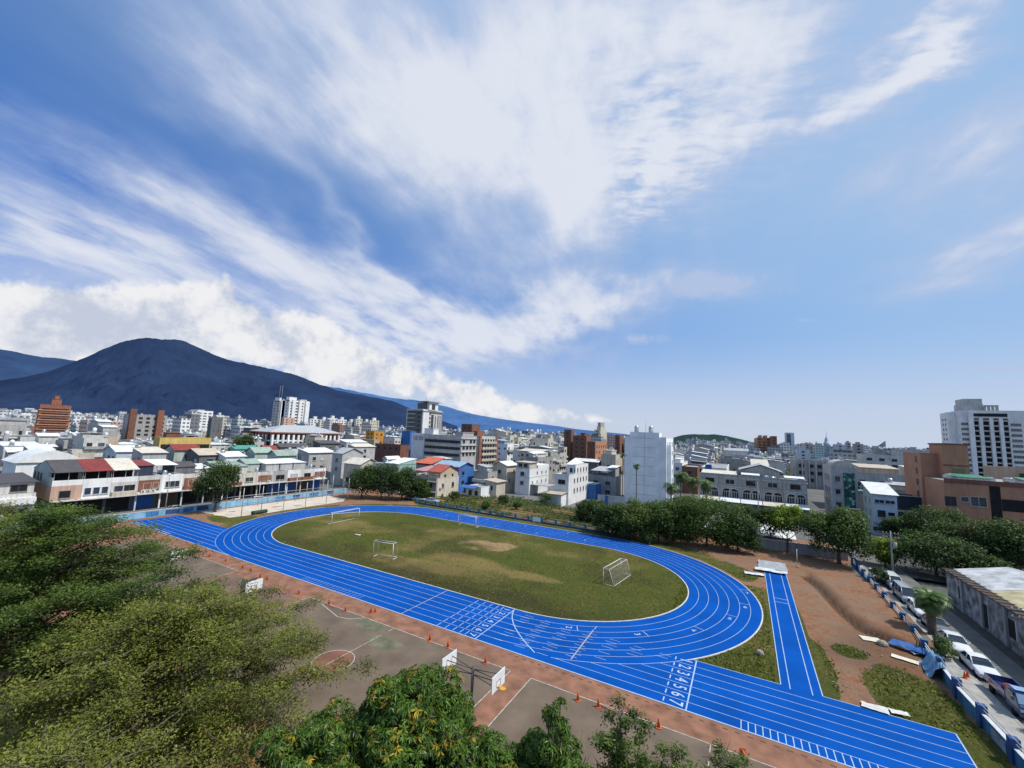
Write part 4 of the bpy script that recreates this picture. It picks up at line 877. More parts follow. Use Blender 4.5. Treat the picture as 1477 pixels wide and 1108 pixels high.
# --- white seven-storey block
x0, x1, y0, y1, h = bx(901, 961, 970, 633, 147)
r = building('apartment_block', 'white seven storey block with blank panelled front wall and two roof tanks', x0, x1, y0, y1+2, h, 'cleanwhite', 'apartment block', parapet=.4)
mb = MB(); cx0, cx1 = x0+(x1-x0)*.14, x0+(x1-x0)*.84; m = wallm('cleanwhite'); mb.box(cx0, cx1, y0-.35, y0-.003, -.6, h+1.9, m); mb.box(cx0, cx1, y0, y0+5, h+.005, h+1.9, m, FLATROOF); mb.build('stair_core', r)
jm = mat('panel_joint', (.34, .38, .42), .8, .1, 2)
for z in np.arange(2.4, h+1, 3.15): MB().box(cx0+1.0, cx1-1.4, y0-.38, y0-.352, z, z+.10, jm).build('panel_joint', r)
MB().box((cx0+cx1)/2-.06, (cx0+cx1)/2+.06, y0-.37, y0-.352, 2, h+1.6, jm).build('panel_joint', r)
auto(r, (x0, x1, y0, y1+2), h, '+x', rows=6, sp=3.2, w=1.0, h=1.3, style='std')
for x in (cx0+1.6, cx1-3.2): tank(r, x, y0+2.5, h+1.9, 1.25)
MB().tube([((cx0+cx1)/2, y0+2, h+1.9), ((cx0+cx1)/2, y0+2, h+7)], [.06, .03], GALV, 6).build('antenna', r)
MB().box(x1+.003, x1+1.3, y0+1.2, y0+4, h-2.2, h-1.9, m).box(x1+.003, x1+1.3, y0+1.2, y0+1.5, -.6, h-2.2, m).build('side_fin', r)
# --- middle distance, centre
r, b = blk('school_building', 'long grey school building with ribbon windows left of the brick block', 'school building', 611, 666, 687, 629, 208, 'lgrey', [dict(face='+x', rows=3, sp=2.6, w=2.0, h=1.5, style='dark')], .9)
xm = b[1]-(b[1]-b[0])*.2; lw = MB().box(b[0]-.01, xm, b[2]-1.2, b[2]-.01, b[4]-3.2, b[4]+.9, wallm('lgrey')) if False else None
for j in range(3): windows(r, '-y', b[2], b[0]+1, b[1]-1, b[4]-2.9-3.3*j, 12, 1, 2.5, 1.4, style='dark')
bands(r, b[0], b[1], b[2], b[3], [b[4]-.6-3.3*j for j in range(3)], wallm('offwhite'), .5, .22); topbox(r, b, (.8, .99, .1, .8), 2.6, 'lgrey'); tank(r, b[1]-4, b[2]+3, b[4]+2.9, .9)
r, b = blk('apartment_block', 'five storey apartment block with red brick edges and pale balconies', 'apartment block', 687, 691, 717, 629, 220, 'offwhite', (), .8)
for y in (b[2]-.05, b[3]-2.2): MB().box(b[1]+.003, b[1]+.5, y, y+2.2, -.6, b[4]+1.0, wallm('brick')).build('brick_pier', r)
for j in range(5):
    z = b[4]-3.0-3.1*j
    MB().box(b[1]+.003, b[1]+1.2, b[2]+2.3, b[3]-2.3, z-.2, z+.85, wallm('cream')).build('balcony', r); windows(r, '+x', b[1], b[2]+2.6, b[3]-2.6, z+.7, 5, 1, 1.8, 1.5, style='dark')
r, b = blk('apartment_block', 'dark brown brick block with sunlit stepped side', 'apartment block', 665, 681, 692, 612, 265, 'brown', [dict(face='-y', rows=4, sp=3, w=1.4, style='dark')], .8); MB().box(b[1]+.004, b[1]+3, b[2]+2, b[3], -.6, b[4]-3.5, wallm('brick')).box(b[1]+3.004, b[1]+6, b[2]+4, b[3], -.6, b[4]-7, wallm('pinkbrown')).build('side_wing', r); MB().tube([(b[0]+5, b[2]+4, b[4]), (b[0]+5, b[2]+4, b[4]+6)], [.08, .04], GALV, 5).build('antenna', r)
x0, x1, y0, y1, h = bx(586, 610, 637, 590, 335)
r = building('office_tower', 'ten storey tower with dark balconied front and white stair wall', x0, x1, y0, y1, h-1, 'offwhite', 'tower', parapet=1.)
mb = MB(); dm = wallm('dgrey'); mb.box(x0+1.2, x1-.4, y0-.3, y0-.003, 14, h-.8, dm); mb.build('dark_facade', r)
n = 0
for j in range(9):
    z = h-4.6-3.4*j
    if z < 15: break
    MB().box(x0+2.2, x0+(x1-x0)*.62, y0-1.5, y0-.31, z, z+1.0, wallm('stone')).build('balcony', r); place('window', winmesh(3.2, 1.6, 'dark'), r, (x0+(x1-x0)*.8-r.location[0], y0-.3-r.location[1], z+1.4))
    place('window', winmesh(1.6, 1.6, 'dark'), r, (x1-r.location[0], y0+(y1-y0)*.38-r.location[1], z+1.2), pi/2)
MB().box(x1+.003, x1+.6, y0+.2, y0+(y1-y0)*.30, 14, h-.5, wallm('white')).build('stair_wall', r)
dk = mat('dark_glazing', (.05, .055, .06), .3, .4, .5)
MB().box(x1+.003, x1+.15, y0+(y1-y0)*.44, y0+(y1-y0)*.56, 12, h-4, dk).build('glazed_strip', r); MB().box(x1+.003, x1+.15, y0+(y1-y0)*.64, y0+(y1-y0)*.68, 12, h-5, dk).build('glazed_strip', r)
for j in range(7): place('window', winmesh(1.8, 1.5, 'dark'), r, (x1-r.location[0], y0+(y1-y0)*.88-r.location[1], h-6-3.4*j), pi/2)
MB().box(x1+.003, x1+.5, y0+(y1-y0)*.78, y1, 10, h-4.2, wallm('stone')).build('stone_wing', r)
MB().box(x0-1, x1+1.2, y0-1.2, y1+1, h-1.6, h-1.1, wallm('stone')).build('cornice', r)
mb = MB(); a0, a1 = x0+(x1-x0)*.45, x1+2; mb.box(a0, x1-1, y0+4, y0+15, h-.5, h+5.2, wallm('dgrey')); mb.box(x1-.99, a1-.5, y0+6, y0+17, h-.5, h+6, wallm('white')); mb.box(a0-1, a1+1, y0+3, y0+18, h+6.01, h+6.7, wallm('stone')); mb.build('roof_room', r)
MB().box(x1-.0, a1-.3, y0+9, y0+13, h+.2, h+4.5, dk).build('glazed_strip', r); MB().tube([(a0+4, y0+9, h+6.7), (a0+4, y0+9, h+14)], [.12, .05], GALV, 5).build('antenna', r)
r, b = blk('annex', 'white lower annex in front of the dark and white tower', 'annex', 593, 624, 638, 626, 305, 'white', [dict(face='-y', rows=1, sp=5, w=1.2, style='dark'), dict(face='+x', rows=2, sp=5, w=1.4, style='dark')], .8); topbox(r, b, (.55, .98, .1, .6), 4.5, 'white')
for i in range(4): MB().box(b[0]+2+i*5.2, b[0]+6+i*5.2, b[2]-.15, b[2]-.003, b[4]-4.2, b[4]-1.0, mat('faded_pink', (.50, .38, .38), .8, .4, .7)).build('wall_panel', r)
r, b = blk('warehouse', 'deep blue clad block beside the dark tower', 'warehouse', 579, 592, 596, 622, 330, 'blue', (), .5)
r, b = blk('office', 'bright orange block behind the far rooftops', 'office', 527, 540, 553, 622, 335, 'orange', [dict(face='-y', rows=2, sp=3.5, style='dark'), dict(face='+x', rows=3, sp=3.5, mix=M_)], .6); MB().box(b[0]+2, b[1]+6, b[2]-5, b[2]-.02, -.6, b[4]-5.5, wallm('beige')).build('lower_wing', r)
r, b = blk('warehouse', 'dark red brown low building with flat roof below the orange block', 'warehouse', 540, 578, 584, 642, 245, 'brown', [dict(face='-y', rows=1, sp=4, style='dark')], .5)
# --- town hall with columns
x0, x1, y0, y1, h = bx(366, 392, 486, 623, 325)
r = building('public_hall', 'long hall with red brick band, white columns and low grey hipped roof', x0, x1, y0, y1, h, 'brick', 'public hall', parapet=0)
mb = MB(); rg = roofm('rgrey'); o_ = 2.5; q = [(x0-o_, y0-o_, h), (x1+o_, y0-o_, h), (x1+o_, y1+o_, h), (x0-o_, y1+o_, h)]; xm = (x0+x1)/2; e1, e2 = (xm, y0+14, h+5), (xm, y1-14, h+5)
mb.face([q[0], q[1], e1], rg); mb.face([q[1], q[2], e2, e1], rg); mb.face([q[2], q[3], e2], rg); mb.face([q[3], q[0], e1, e2], rg); mb.box(x0-o_, x1+o_, y0-o_, y1+o_, h-.8, h-.02, wallm('brick')); mb.build('roof', r)
n = 15
for i in range(n):
    y = y0+(y1-y0)*i/(n-1); MB().box(x1+.6, x1+2.0, y-.7, y+.7, -.6, h-1.8, wallm('white')).build('column', r)
for i in range(5): x = x0+(x1-x0)*i/5; MB().box(x-.5, x+.5, y0-1.6, y0-.6, -.6, h-1.8, wallm('offwhite')).build('column', r)
for z in (h-6.4, h-11): MB().box(x1+.005, x1+1.6, y0, y1, z, z+.9, wallm('white')).box(x0, x1, y0-1.4, y0-.005, z, z+.9, wallm('offwhite')).build('floor_band', r)
windows(r, '+x', x1, y0+2, y1-2, h-5.3, 28, 1, 2.2, 3.2, style='dark'); windows(r, '+x', x1, y0+2, y1-2, h-10, 28, 1, 2.2, 3.2, style='dark'); windows(r, '-y', y0, x0+1, x1-1, h-5.3, 8, 1, 2.0, 3.2, style='dark'); windows(r, '-y', y0, x0+1, x1-1, h-10, 8, 1, 2.0, 3.2, style='dark')
r, b = blk('office', 'yellow two storey building with dark windows behind the row roofs', 'office', 228, 231, 303, 631, 238, 'yellow', (), .9)
yy = np.linspace(b[2]+2, b[3]-2, 11)
for y, w in zip([b[2]+(b[3]-b[2])*f for f in (.08, .17, .3, .52, .72, .84, .92)], (2, 2, 2, 10, 2.2, 2.4, 2.2)): place('window', winmesh(w, 2.2, 'dark'), r, (b[1]-r.location[0], y-r.location[1], b[4]-3.2), pi/2)
topbox(r, b, (.1, .6, .15, .42), 2.8, 'brown')
# --- left rooftops
r, b = blk('warehouse', 'big white hall with shallow curved roof behind the left row', 'warehouse', 2, 24, 116, 668, 178, 'white', (), 0)
mb = MB(); rings = []
for i in range(13): t = i/12; y = b[2]-.5+(b[3]-b[2]+1)*t; rings.append([(b[0]-.5, y, b[4]+.02+3.2*sin(pi*t)), (b[1]+.5, y, b[4]+.02+3.2*sin(pi*t))])
mb.grid(rings, roofm('rwhite'), closed=False); mb.face([rg_[1] for rg_ in rings], wallm('white')); mb.build('roof', r)
for (pl, pc, pr, pt, D, wk, rk, kind, lab, hs) in [
 (30, 44, 74, 652, 215, 'lgrey', 'rwhite', 'slope+x', 'grey house under a big white sheet roof left of the dark tree', 1.5), (4, 12, 30, 656, 225, 'stone', 'rwhite', 'slope+x', 'open sided grey house with white roof at the left edge', 2.),
 (146, 168, 205, 654, 195, 'paleblue', 'rwhite', 'gabley', 'pale blue gabled house with white roof behind the row', 1.), (188, 206, 238, 656, 178, 'lgrey', 'rcream', 'slope+x', 'grey house with cream roof and a white water tank', 1.2),
 (236, 252, 286, 651, 185, 'palegreen', 'rred', 'gabley', 'pale green house with dark red gable roof below the yellow building', .6), (262, 288, 318, 658, 178, 'dgrey', 'rtan', 'gabley', 'dark fronted house under a tan gable roof', .6),
 (312, 326, 352, 661, 176, 'white', 'rwhite', 'slope+x', 'white low house with white sheet roof behind the round tree', 1.), (352, 368, 392, 655, 180, 'palegreen', 'rgreen', 'gabley', 'sage green house with sage gable roof', .8),
 (384, 400, 425, 659, 172, 'palegreen', 'rgreen', 'gabley', 'mint walled house with green gable roof next to the sage one', .6), (410, 428, 452, 656, 195, 'lgrey', 'rgrey', 'slope+x', 'long grey roofed house near the dark gabled hall', .8),
 (428, 446, 482, 655, 172, 'lgrey', 'rwhite', 'slope+x', 'pale house with wide white roof left of the dark trees', .9), (478, 494, 522, 657, 165, 'lgrey', 'rgrey', 'gablex', 'pale grey house with a small blue panel at its side', 1.4),
 (390, 404, 440, 646, 250, 'dgrey', 'rdark', 'gabley', 'large dark gabled hall in front of the columned hall', .5), (372, 382, 398, 650, 225, 'paleblue', 'rred', 'gabley', 'small pale house with dark red roof near the columned hall', .5),
 (330, 340, 372, 649, 228, 'teal', 'rteal', 'slope+x', 'low house with deep green roof beside the tree clump', .6), (455, 462, 490, 641, 240, 'dgrey', 'rdark', 'slope+x', 'dark low house under black roof beside the columned hall', .8),
 (488, 500, 528, 640, 270, 'offwhite', 'rwhite', 'slope+x', 'white stacked house between dark house and orange block', 1.8), (500, 512, 540, 646, 232, 'lgrey', 'rcream', 'slope+x', 'grey house with cream roof below the orange block', 1.),
 (495, 520, 545, 672, 152, 'cream', 'rcream', 'gablex', 'cream house with arched windows behind the dark trees', .8), (208, 222, 246, 643, 262, 'offwhite', 'rgrey', 'slope+x', 'white house with grey roof left of the yellow building', 1.)]:
    r, b = blk('house', lab, 'house', pl, pc, pr, pt, D, wk, [dict(face='+x', rows=2, sp=3.2, mix=M_, p=.8), dict(face='-y', rows=2, sp=3.4, mix=M_, p=.8)], 0)
    shed(r, b[0], b[1], b[2], b[3], b[4], hs*.4, wk, rk, kind, .5, False, 1.5)
    if rnd.random() < .5: tank(r, b[0]+1, b[2]+1, b[4]+hs*.4+1.2, .8, True)
# --- towers beyond, left
x0, x1, y0, y1, h = bx(53, 58, 101, 585, 520)
r = building('apartment_block', 'red brown brick block with stepped top standing alone at the left', x0, x1, y0, y1, h, 'brick', 'apartment block', parapet=1.2)
bands(r, x0, x1, y0, y1, [h-4-4*j for j in range(7)], wallm('pinkbrown'), .6, .9); windows(r, '+x', x1, y0+2, y1-2, h-28, 12, 7, 3.0, 2.0, 4, style='dark')
topbox(r, (x0, x1, y0, y1, h), (.1, .9, .34, .66), 6, 'brick'); topbox(r, (x0, x1, y0, y1, h+6), (.2, .8, .42, .58), 3, 'brick')
r, b = blk('apartment_block', 'pale apartment slab with a brick tower at each end', 'apartment block', 177, 186, 240, 597, 430, 'stone', [dict(face='+x', rows=5, sp=4, w=2.4, h=1.6, style='dark')], 1)
for f0, f1, w_ in ((0, .16, 'brown'), (.70, .86, 'brick')): MB().box(b[1]+.01, b[1]+3, b[2]+(b[3]-b[2])*f0, b[2]+(b[3]-b[2])*f1, -.6, b[4]+5.0, wallm(w_)).build('brick_tower', r)
r, b = blk('office_block', 'white slab block with dark glass end wall under the mountain', 'office block', 270, 285, 306, 592, 600, 'white', [dict(face='+x', rows=6, sp=5, w=3.4, h=1.2, style='std')], 1.2); MB().box(b[0], b[1]-.5, b[2]-.5, b[2]-.01, 2, b[4]-4, dk).build('glass_wall', r); topbox(r, b, (.1, .9, .1, .5), 2, 'white')
r, b = blk('office_block', 'dark brown block beside the white slab block', 'office block', 299, 306, 320, 602, 480, 'dgrey', [dict(face='+x', rows=4, sp=4, style='std')], 1)
for (pl, pc, pr, pt, D, lab, wk) in [(393, 404, 411, 578, 730, 'grey sided tower of the white pair under the mountain', 'lgrey'), (410, 418, 446, 577, 690, 'taller white tower of the pair with rows of balconies', 'white')]:
    r, b = blk('apartment_tower', lab, 'apartment tower', pl, pc, pr, pt, D, wk, [dict(face='+x', rows=12, sp=7.0, w=4.2, h=1.8, fh=4.4, style='dark', p=1), dict(face='-y', rows=12, sp=6, w=2.6, h=1.6, fh=4.4, style='dark', p=1)], 1.5)
    topbox(r, b, (.2, .9, .0, .35), 6, 'white'); topbox(r, b, (.2, .9, .55, .85), 4, 'offwhite')
    for y in np.linspace(b[2]+6, b[3]-6, 3): MB().box(b[1]+.01, b[1]+2.5, y-2.2, y+2.2, -.6, b[4]+2, wallm('white')).build('bay', r)
    if wk == 'lgrey':
        for dx in (0, 6): MB().tube([(b[0]+6+dx, b[2]+5, b[4]), (b[0]+6+dx, b[2]+5, b[4]+26)], [.3, .12], GALV, 5).build('antenna', r)
r, b = blk('house', 'salmon pink low block at the foot of the twin towers', 'house', 405, 410, 424, 602, 600, 'peach', [dict(face='+x', rows=3, sp=5, style='dark')], 1)
for i, (pl, pr, pt) in enumerate([(446, 461, 604), (460, 473, 605), (472, 486, 603), (486, 499, 605), (500, 512, 608), (512, 522, 604), (523, 533, 608), (532, 546, 606)]):
    lab = ['white', 'off white', 'tall white', 'plain white', 'grey', 'white stepped', 'pale grey', 'pinkish'][i]+' far apartment block, '+['first', 'second', 'third', 'fourth', 'fifth', 'sixth', 'seventh', 'last'][i]+' right of the twin towers'
    r, b = blk('apartment_block', lab, 'apartment block', pl, pl+2, pr, pt, 980, ['white', 'offwhite', 'white', 'white', 'lgrey', 'offwhite', 'lgrey', 'cream'][i], [dict(face='+x', rows=6, sp=7, w=4, h=2, fh=4.5, style='dark')], 1.5, 'far apartment row under the mountain'); topbox(r, b, (.2, .9, .35, .65), 7, 'white')
# --- centre right skyline
r, b = blk('apartment_block', 'dark brown tower at the left end of the brick apartments', 'apartment block', 818, 824, 828, 620, 330, 'brown', [dict(face='-y', rows=6, sp=4, style='dark')], 1)
r, b = blk('apartment_block', 'long brown brick apartment slab', 'apartment block', 826, 846, 852, 629, 320, 'brown', [dict(face='-y', rows=5, sp=3.4, w=1.8, style='dark')], 1); topbox(r, b, (.5, .8, .2, .7), 3, 'brown')
r, b = blk('apartment_block', 'pinkish brown brick block with sunlit right side', 'apartment block', 847, 859, 875, 637, 235, 'pinkbrown', [dict(face='-y', rows=4, sp=2.8, w=1.8, style='dark'), dict(face='+x', rows=5, sp=4, w=1.3, style='dark')], 1); MB().box(b[0], b[1]-.3, b[2]-.2, b[2]-.01, -.6, b[4]+.8, wallm('brown')).build('dark_facade', r)  # brown front sheet puts the shade of the unlit face into colour
x0, x1, y0, y1, h = bx(857, 866, 875, 621, 640); r = building('apartment_tower', 'pale stepped tower rising far behind the brick apartments', x0, x1, y0, y1, h, 'cream', 'apartment tower', parapet=1); auto(r, (x0, x1, y0, y1), h, '-y', rows=6, sp=5, w=3, style='dark'); topbox(r, (x0, x1, y0, y1, h), (.3, .95, .1, .8), 6, 'cream'); topbox(r, (x0, x1, y0, y1, h+6), (.45, .9, .1, .7), 6, 'stone'); MB().box(x0-9, x0-.01, y0+3, y1, -.6, h-6, wallm('cream')).build('lower_wing', r)
r, b = blk('apartment_block', 'small brown tower just left of the white seven storey block', 'apartment block', 887, 894, 900, 628, 420, 'brown', [dict(face='-y', rows=4, sp=4, style='dark')], 1)
r, b = blk('house', 'white two storey house right of the white seven storey block', 'house', 970, 984, 992, 668, 200, 'white', [dict(face='-y', rows=3, sp=3, mix=M_)], .8); topbox(r, b, (.1, .7, .2, .8), 2.2, 'white')
r, b = blk('house', 'dark red brown house right of the white block', 'house', 991, 1006, 1012, 674, 188, 'brown', [dict(face='-y', rows=2, sp=2.6, style='dark')], .6)
r, b = blk('workshop', 'long workshop with pale cream roof right of the white block', 'workshop', 1024, 1085, 1088, 672, 215, 'stone', [dict(face='-y', rows=1, sp=4, style='dark')], 0); shed(r, b[0], b[1], b[2], b[3]+6, b[4], .3, 'stone', 'rcream', 'slope-y', .5, False, 2.2)
r, b = blk('house', 'white house with a bright blue wall panel', 'house', 1012, 1048, 1052, 676, 198, 'white', [dict(face='-y', rows=1, sp=4, style='dark')], .4); MB().box(b[0]+1.5, b[0]+4, b[2]-.2, b[2]-.01, b[4]-4, b[4]+1.6, wallm('blue')).build('wall_panel', r)
# --- stone row with arches
x0, x1, y0, y1 = xat(1010, 152, 690), xat(1164, 152, 700), 152, 168; h = far(1090, 692, 152)[2]
r = building('row_building', 'long grey stone row with arched first floor openings', x0, x1, y0, y1, h, 'stone', 'row building', parapet=.9)
def archmesh(w, h):
    k = ('arch', w, h)
    if k not in _wc:
        mb = MB(); n = 14; z0 = -h/2; zs = h/2-w/2*.8
        inner = [(-w/2, z0)]+[(-w/2*cos(pi*i/n), zs+w/2*.8*sin(pi*i/n)) for i in range(n+1)]+[(w/2, z0)]
        outer = [(x*1.14, z0 if z == z0 else zs+(z-zs)*1.16+.1) for x, z in inner]
        mb.face([(x, -.03, z) for x, z in inner], GLASSD)
        for i in range(len(inner)-1):
            a, b, c, d = inner[i], inner[i+1], outer[i+1], outer[i]; st = wallm('offwhite')
            mb.face([(d[0], -.15, d[1]), (c[0], -.15, c[1]), (b[0], -.15, b[1]), (a[0], -.15, a[1])][::-1], st); mb.face([(a[0], -.15, a[1]), (b[0], -.15, b[1]), (b[0], 0, b[1]), (a[0], 0, a[1])], st); mb.face([(d[0], 0, d[1]), (c[0], 0, c[1]), (c[0], -.15, c[1]), (d[0], -.15, d[1])], st)
        for i in range(1, 4): x = -w/2+w*i/4; mb.box(x-.04, x+.04, -.08, -.035, z0, zs+.3, FRAME)
        mb.box(-w/2, w/2, -.08, -.035, zs-.05, zs+.04, FRAME); mb.box(-w/2*1.14, w/2*1.14, -.5, 0, z0-.2, z0-.01, wallm('offwhite')); _wc[k] = mb.mesh('arched_window')
    return _wc[k]
u = (x1-x0)/5.
for i in range(5):
    for f in (.33, .70):
        place('arched_window', archmesh(2.4, 2.9), r, (x0+u*(i+f)-r.location[0], y0-r.location[1], h-4.9))
    place('window', winmesh(2.6, 1.5, 'std' if i % 2 else 'dark'), r, (x0+u*(i+.5)-r.location[0], y0-r.location[1], h-1.3))
    MB().box(x0+u*i-.2, x0+u*i+.2, y0-.3, y0-.003, -.6, h+.9, wallm('stone')).build('pilaster', r)
bands(r, x0, x1, y0, y1, (h-2.9, h-.1), wallm('offwhite'), .25, .2)
for i, rk in enumerate(('rcream', 'rwhite', 'rwhite', 'rcream', 'rwhite')): mb = MB(); mb.slab([(x0+u*i+.1, y0-6, 2.9), (x0+u*(i+1)-.1, y0-6, 2.9), (x0+u*(i+1)-.1, y0-.35, 3.6), (x0+u*i+.1, y0-.35, 3.6)], .1, roofm(rk)); mb.box(x0+u*i+.3, x0+u*(i+1)-.3, y0-5.6, y0-5.5, -.6, 2.9, wallm('dgrey')); mb.build('front_canopy', r)
shed(r, x0+u*2.1, x0+u*3.9, y0+5, y1, h, 2.4, 'lgrey', 'rgrey', 'gabley', 1, False, 1.6); tank(r, x0+u*3.2, y0+3, h, 1, True); tank(r, x0+u*3.55, y0+3, h, .9, True)
for i in (2, 4): shed(r, x0+u*i+.5, x0+u*(i+.9), y0+.6, y0+3.6, h, 1.2, None, 'rwhite', 'slope-y', .2, True, .4)
for i in (1,): shed(r, x0+.5, x0+u*1.8, y0+1, y0+9, h, .9, 'stone', 'rcream', 'slope-y', .3, False, .6)
# --- right hand side
x0, x1, y0, y1 = xat(1199, 150, 690), xat(1237, 150, 690), 150, 163; h = far(1210, 676, 153)[2]
r = building('office_building', 'pale building with a tall green tiled strip and small windows', x0, x1, y0, y1, h, 'lgrey', 'office building', parapet=.5)
def mosaic():
    m = mat('green_mosaic', (.02, .10, .075), .3, .5, 3); nt = m.node_tree; b_ = [n for n in nt.nodes if n.type == 'BSDF_PRINCIPLED'][0]
    v = nt.nodes.new('ShaderNodeTexVoronoi'); v.inputs['Scale'].default_value = 1.6; g = nt.nodes.new('ShaderNodeNewGeometry'); nt.links.new(g.outputs['Position'], v.inputs[0])
    cr = nt.nodes.new('ShaderNodeValToRGB'); cr.color_ramp.interpolation = 'CONSTANT'; e = cr.color_ramp.elements; e[0].color = (.012, .06, .05, 1); e[1].position = .86; e[1].color = (.30, .42, .38, 1); q = e.new(.45); q.color = (.03, .13, .10, 1)
    s = nt.nodes.new('ShaderNodeSeparateColor'); nt.links.new(v.outputs['Color'], s.inputs[0]); nt.links.new(s.outputs[0], cr.inputs[0]); nt.links.new(cr.outputs[0], b_.inputs['Base Color']); return m
MB().box(x0+(x1-x0)*.46, x0+(x1-x0)*.88, y0-.25, y0-.003, 1.5, h-1.0, mosaic()).build('mosaic_strip', r)
windows(r, '-y', y0, x0+.3, x0+(x1-x0)*.42, h-10.8, 1, 3, 1.3, 1.4, 3.6, style='hood'); windows(r, '-x', x0, y0+2, y1-2, h-10.8, 3, 3, 1.3, 1.4, 3.6, style='hood')
mb = MB(); mb.grid([[(x0+(x1-x0)*(.5+.45*cos(t)), y, h+.5+1.9*sin(t)) for t in np.linspace(0, pi, 10)] for y in (y0+1, y1-3)], wallm('lgrey'), closed=False); mb.face([(x0+(x1-x0)*(.5+.45*cos(t)), y0+1, h+.5+1.9*sin(t)) for t in np.linspace(0, pi, 10)][::-1], wallm('lgrey')); mb.build('roof_vault', r)
MB().box(x0+.5, x1-.3, y0-2.6, y0-.3, 2.9, 3.4, wallm('stone')).box(x0+.5, x1-.3, y0-2.5, y0-.3, 3.4, 4.3, DFRAME).build('balcony', r)
x0, x1, y0, y1, h = bx(1241, 1258, 1294, 712, 139)
r = building('house', 'narrow white house with steep white roof and shaded grey green side wall', x0, x1, y0, y0+9, h, 'paleblue', 'house', parapet=0); y1 = y0+9
MB().box(x0-.05, x0-.004, y0, y1, -.6, h, wallm('palegreen')).build('shaded_side', r)  # grey green sheet colours this wall as it looks in shade
mb = MB(); hz = 2.2; mb.slab([(x0-.4, y0-.5, h-.05), (x1+.4, y0-.5, h-.05), (x1+.4, y1+.3, h+hz), (x0-.4, y1+.3, h+hz)], .1, roofm('rwhite')); mb.face([(x0, y1, h), (x0, y0, h), (x0, y1, h+hz)], wallm('palegreen')); mb.face([(x1, y0, h), (x1, y1, h), (x1, y1, h+hz)], wallm('paleblue')); mb.build('roof', r)
windows(r, '-y', y0, x0+.3, x1-.3, h-2.2, 2, 1, 1.9, .9, style='std'); windows(r, '-y', y0, x0+.6, x0+(x1-x0)*.55, h-5.6, 1, 1, 1.7, 1.8); windows(r, '-y', y0, x0+(x1-x0)*.6, x1-.5, h-5.0, 1, 1, 1.2, .8, style='dark'); windows(r, '-y', y0, x0+.3, x1-.3, h-9.0, 2, 1, 3.2, 1.1, style='std'); windows(r, '-x', x0-.05, y0+.5, y1-1, h-5.5, 2, 2, .9, 1.5, 2.8)
MB().box(x0+.1, x1-.1, y0-.5, y0-.01, h-7.1, h-6.9, wallm('conc')).build('ledge', r)
r, b = blk('building', 'dark mesh clad building between the white house and the brown block', 'building', 1290, 1295, 1324, 715, 152, 'navy', (), .3)
for z in (2.6, 5.0): MB().box(b[0]-.5, b[1], b[2]-1.6, b[2]-.01, z, z+.3, wallm('lgrey')).build('slab', r)
x0, x1, y0, y1 = xat(1224, 185, 690), xat(1350, 185, 690), 185, 205; h = far(1270, 688, 187)[2]
r = building('row_building', 'pale building with a row of arched windows behind the white house', x0, x1, y0, y1, h, 'lgrey', 'row building', parapet=.9)
for i in range(6): place('arched_window', archmesh(4.4, 3.8), r, (x0+(x1-x0)*(i+.5)/6-r.location[0], y0-r.location[1], h-4))
for i in range(4): place('window', winmesh(1.6, 1.4, 'dark'), r, (x0+(x1-x0)*(i*1.5+1)/6-r.location[0], y0-r.location[1], h-2.2))
shed(r, x0+4, x0+14, y0+3, y1-3, h, 2.6, 'beige', 'rtan', 'slope-y', .4); shed(r, x0+18, x1-3, y0+5, y1-3, h, 2.8, 'cream', 'rcream', 'slope-y', .4)
r, b = blk('school_building', 'long grey three storey school with columned front', 'school building', 1140, 1147, 1250, 663, 265, 'stone', [dict(face='-y', rows=3, sp=3.6, w=2.4, h=1.8, fh=3.6, style='dark', maxcols=16)], .9)
for i in range(11): x = b[0]+(b[1]-b[0])*i/10; MB().box(x-.3, x+.3, b[2]-.8, b[2]-.01, -.6, b[4]+.4, wallm('lgrey')).build('pilaster', r)
r, b = blk('school_building', 'large pale flat roofed block beyond the arched row', 'school building', 1236, 1243, 1340, 655, 345, 'offwhite', [dict(face='-y', rows=3, sp=5, w=2.6, h=1.6, fh=3.6, style='dark')], 1); topbox(r, b, (.55, .95, .2, .8), 4.5, 'lgrey')
r, b = blk('building', 'grey block with a pointed roof fin', 'building', 1260, 1263, 1279, 648, 420, 'conc', (), .5); mb = MB(); mb.box(b[0]+6, b[1], b[2], b[2]+1, b[4], b[4]+2.5, wallm('conc')); mb.face([(b[1]-5, b[2]-.01, b[4]+2.5), (b[1], b[2]-.01, b[4]+2.5), (b[1], b[2]-.01, b[4]+7)], wallm('conc')); mb.face([(b[1]-5, b[2]+1, b[4]+2.5), (b[1], b[2]+1, b[4]+7), (b[1], b[2]+1, b[4]+2.5)], wallm('conc')); mb.build('roof_fin', r)
# brown institute
x0, x1, y0 = far(1327, 655, 152)[0], xat(1364, far(1327, 655, 152)[1], 700), far(1327, 655, 152)[1]; y1 = y0+13; h = far(1327, 656, 152)[2]
BRN = 'pinkbrown'
r = building('institute', 'pinkish brown institute building with a square tower and long right wing', x0, x1, y0, y1, h, BRN, 'institute', parapet=.5)
tx0, tx1, ty0 = xat(1362, y0-3, 690), xat(1400, y0-3, 690), y0-3; th = far(1380, 642, 150)[2]
MB().box(tx0, tx1, ty0, ty0+8, -.6, th, wallm(BRN)).box(tx0-.2, tx1+.2, ty0-.2, ty0+8.2, th+.002, th+.35, wallm('brown')).box(tx0+.02, tx1-.02, ty0-.12, ty0-.002, th-5.2, th-4.9, wallm('brown')).build('tower', r)
MB().box(tx0+1.6, tx0+3.8, ty0-.1, ty0-.003, th-8.6, th-5.8, mat('bronze_panel', (.20, .17, .11), .6, .3, 3)).build('wall_panel', r)
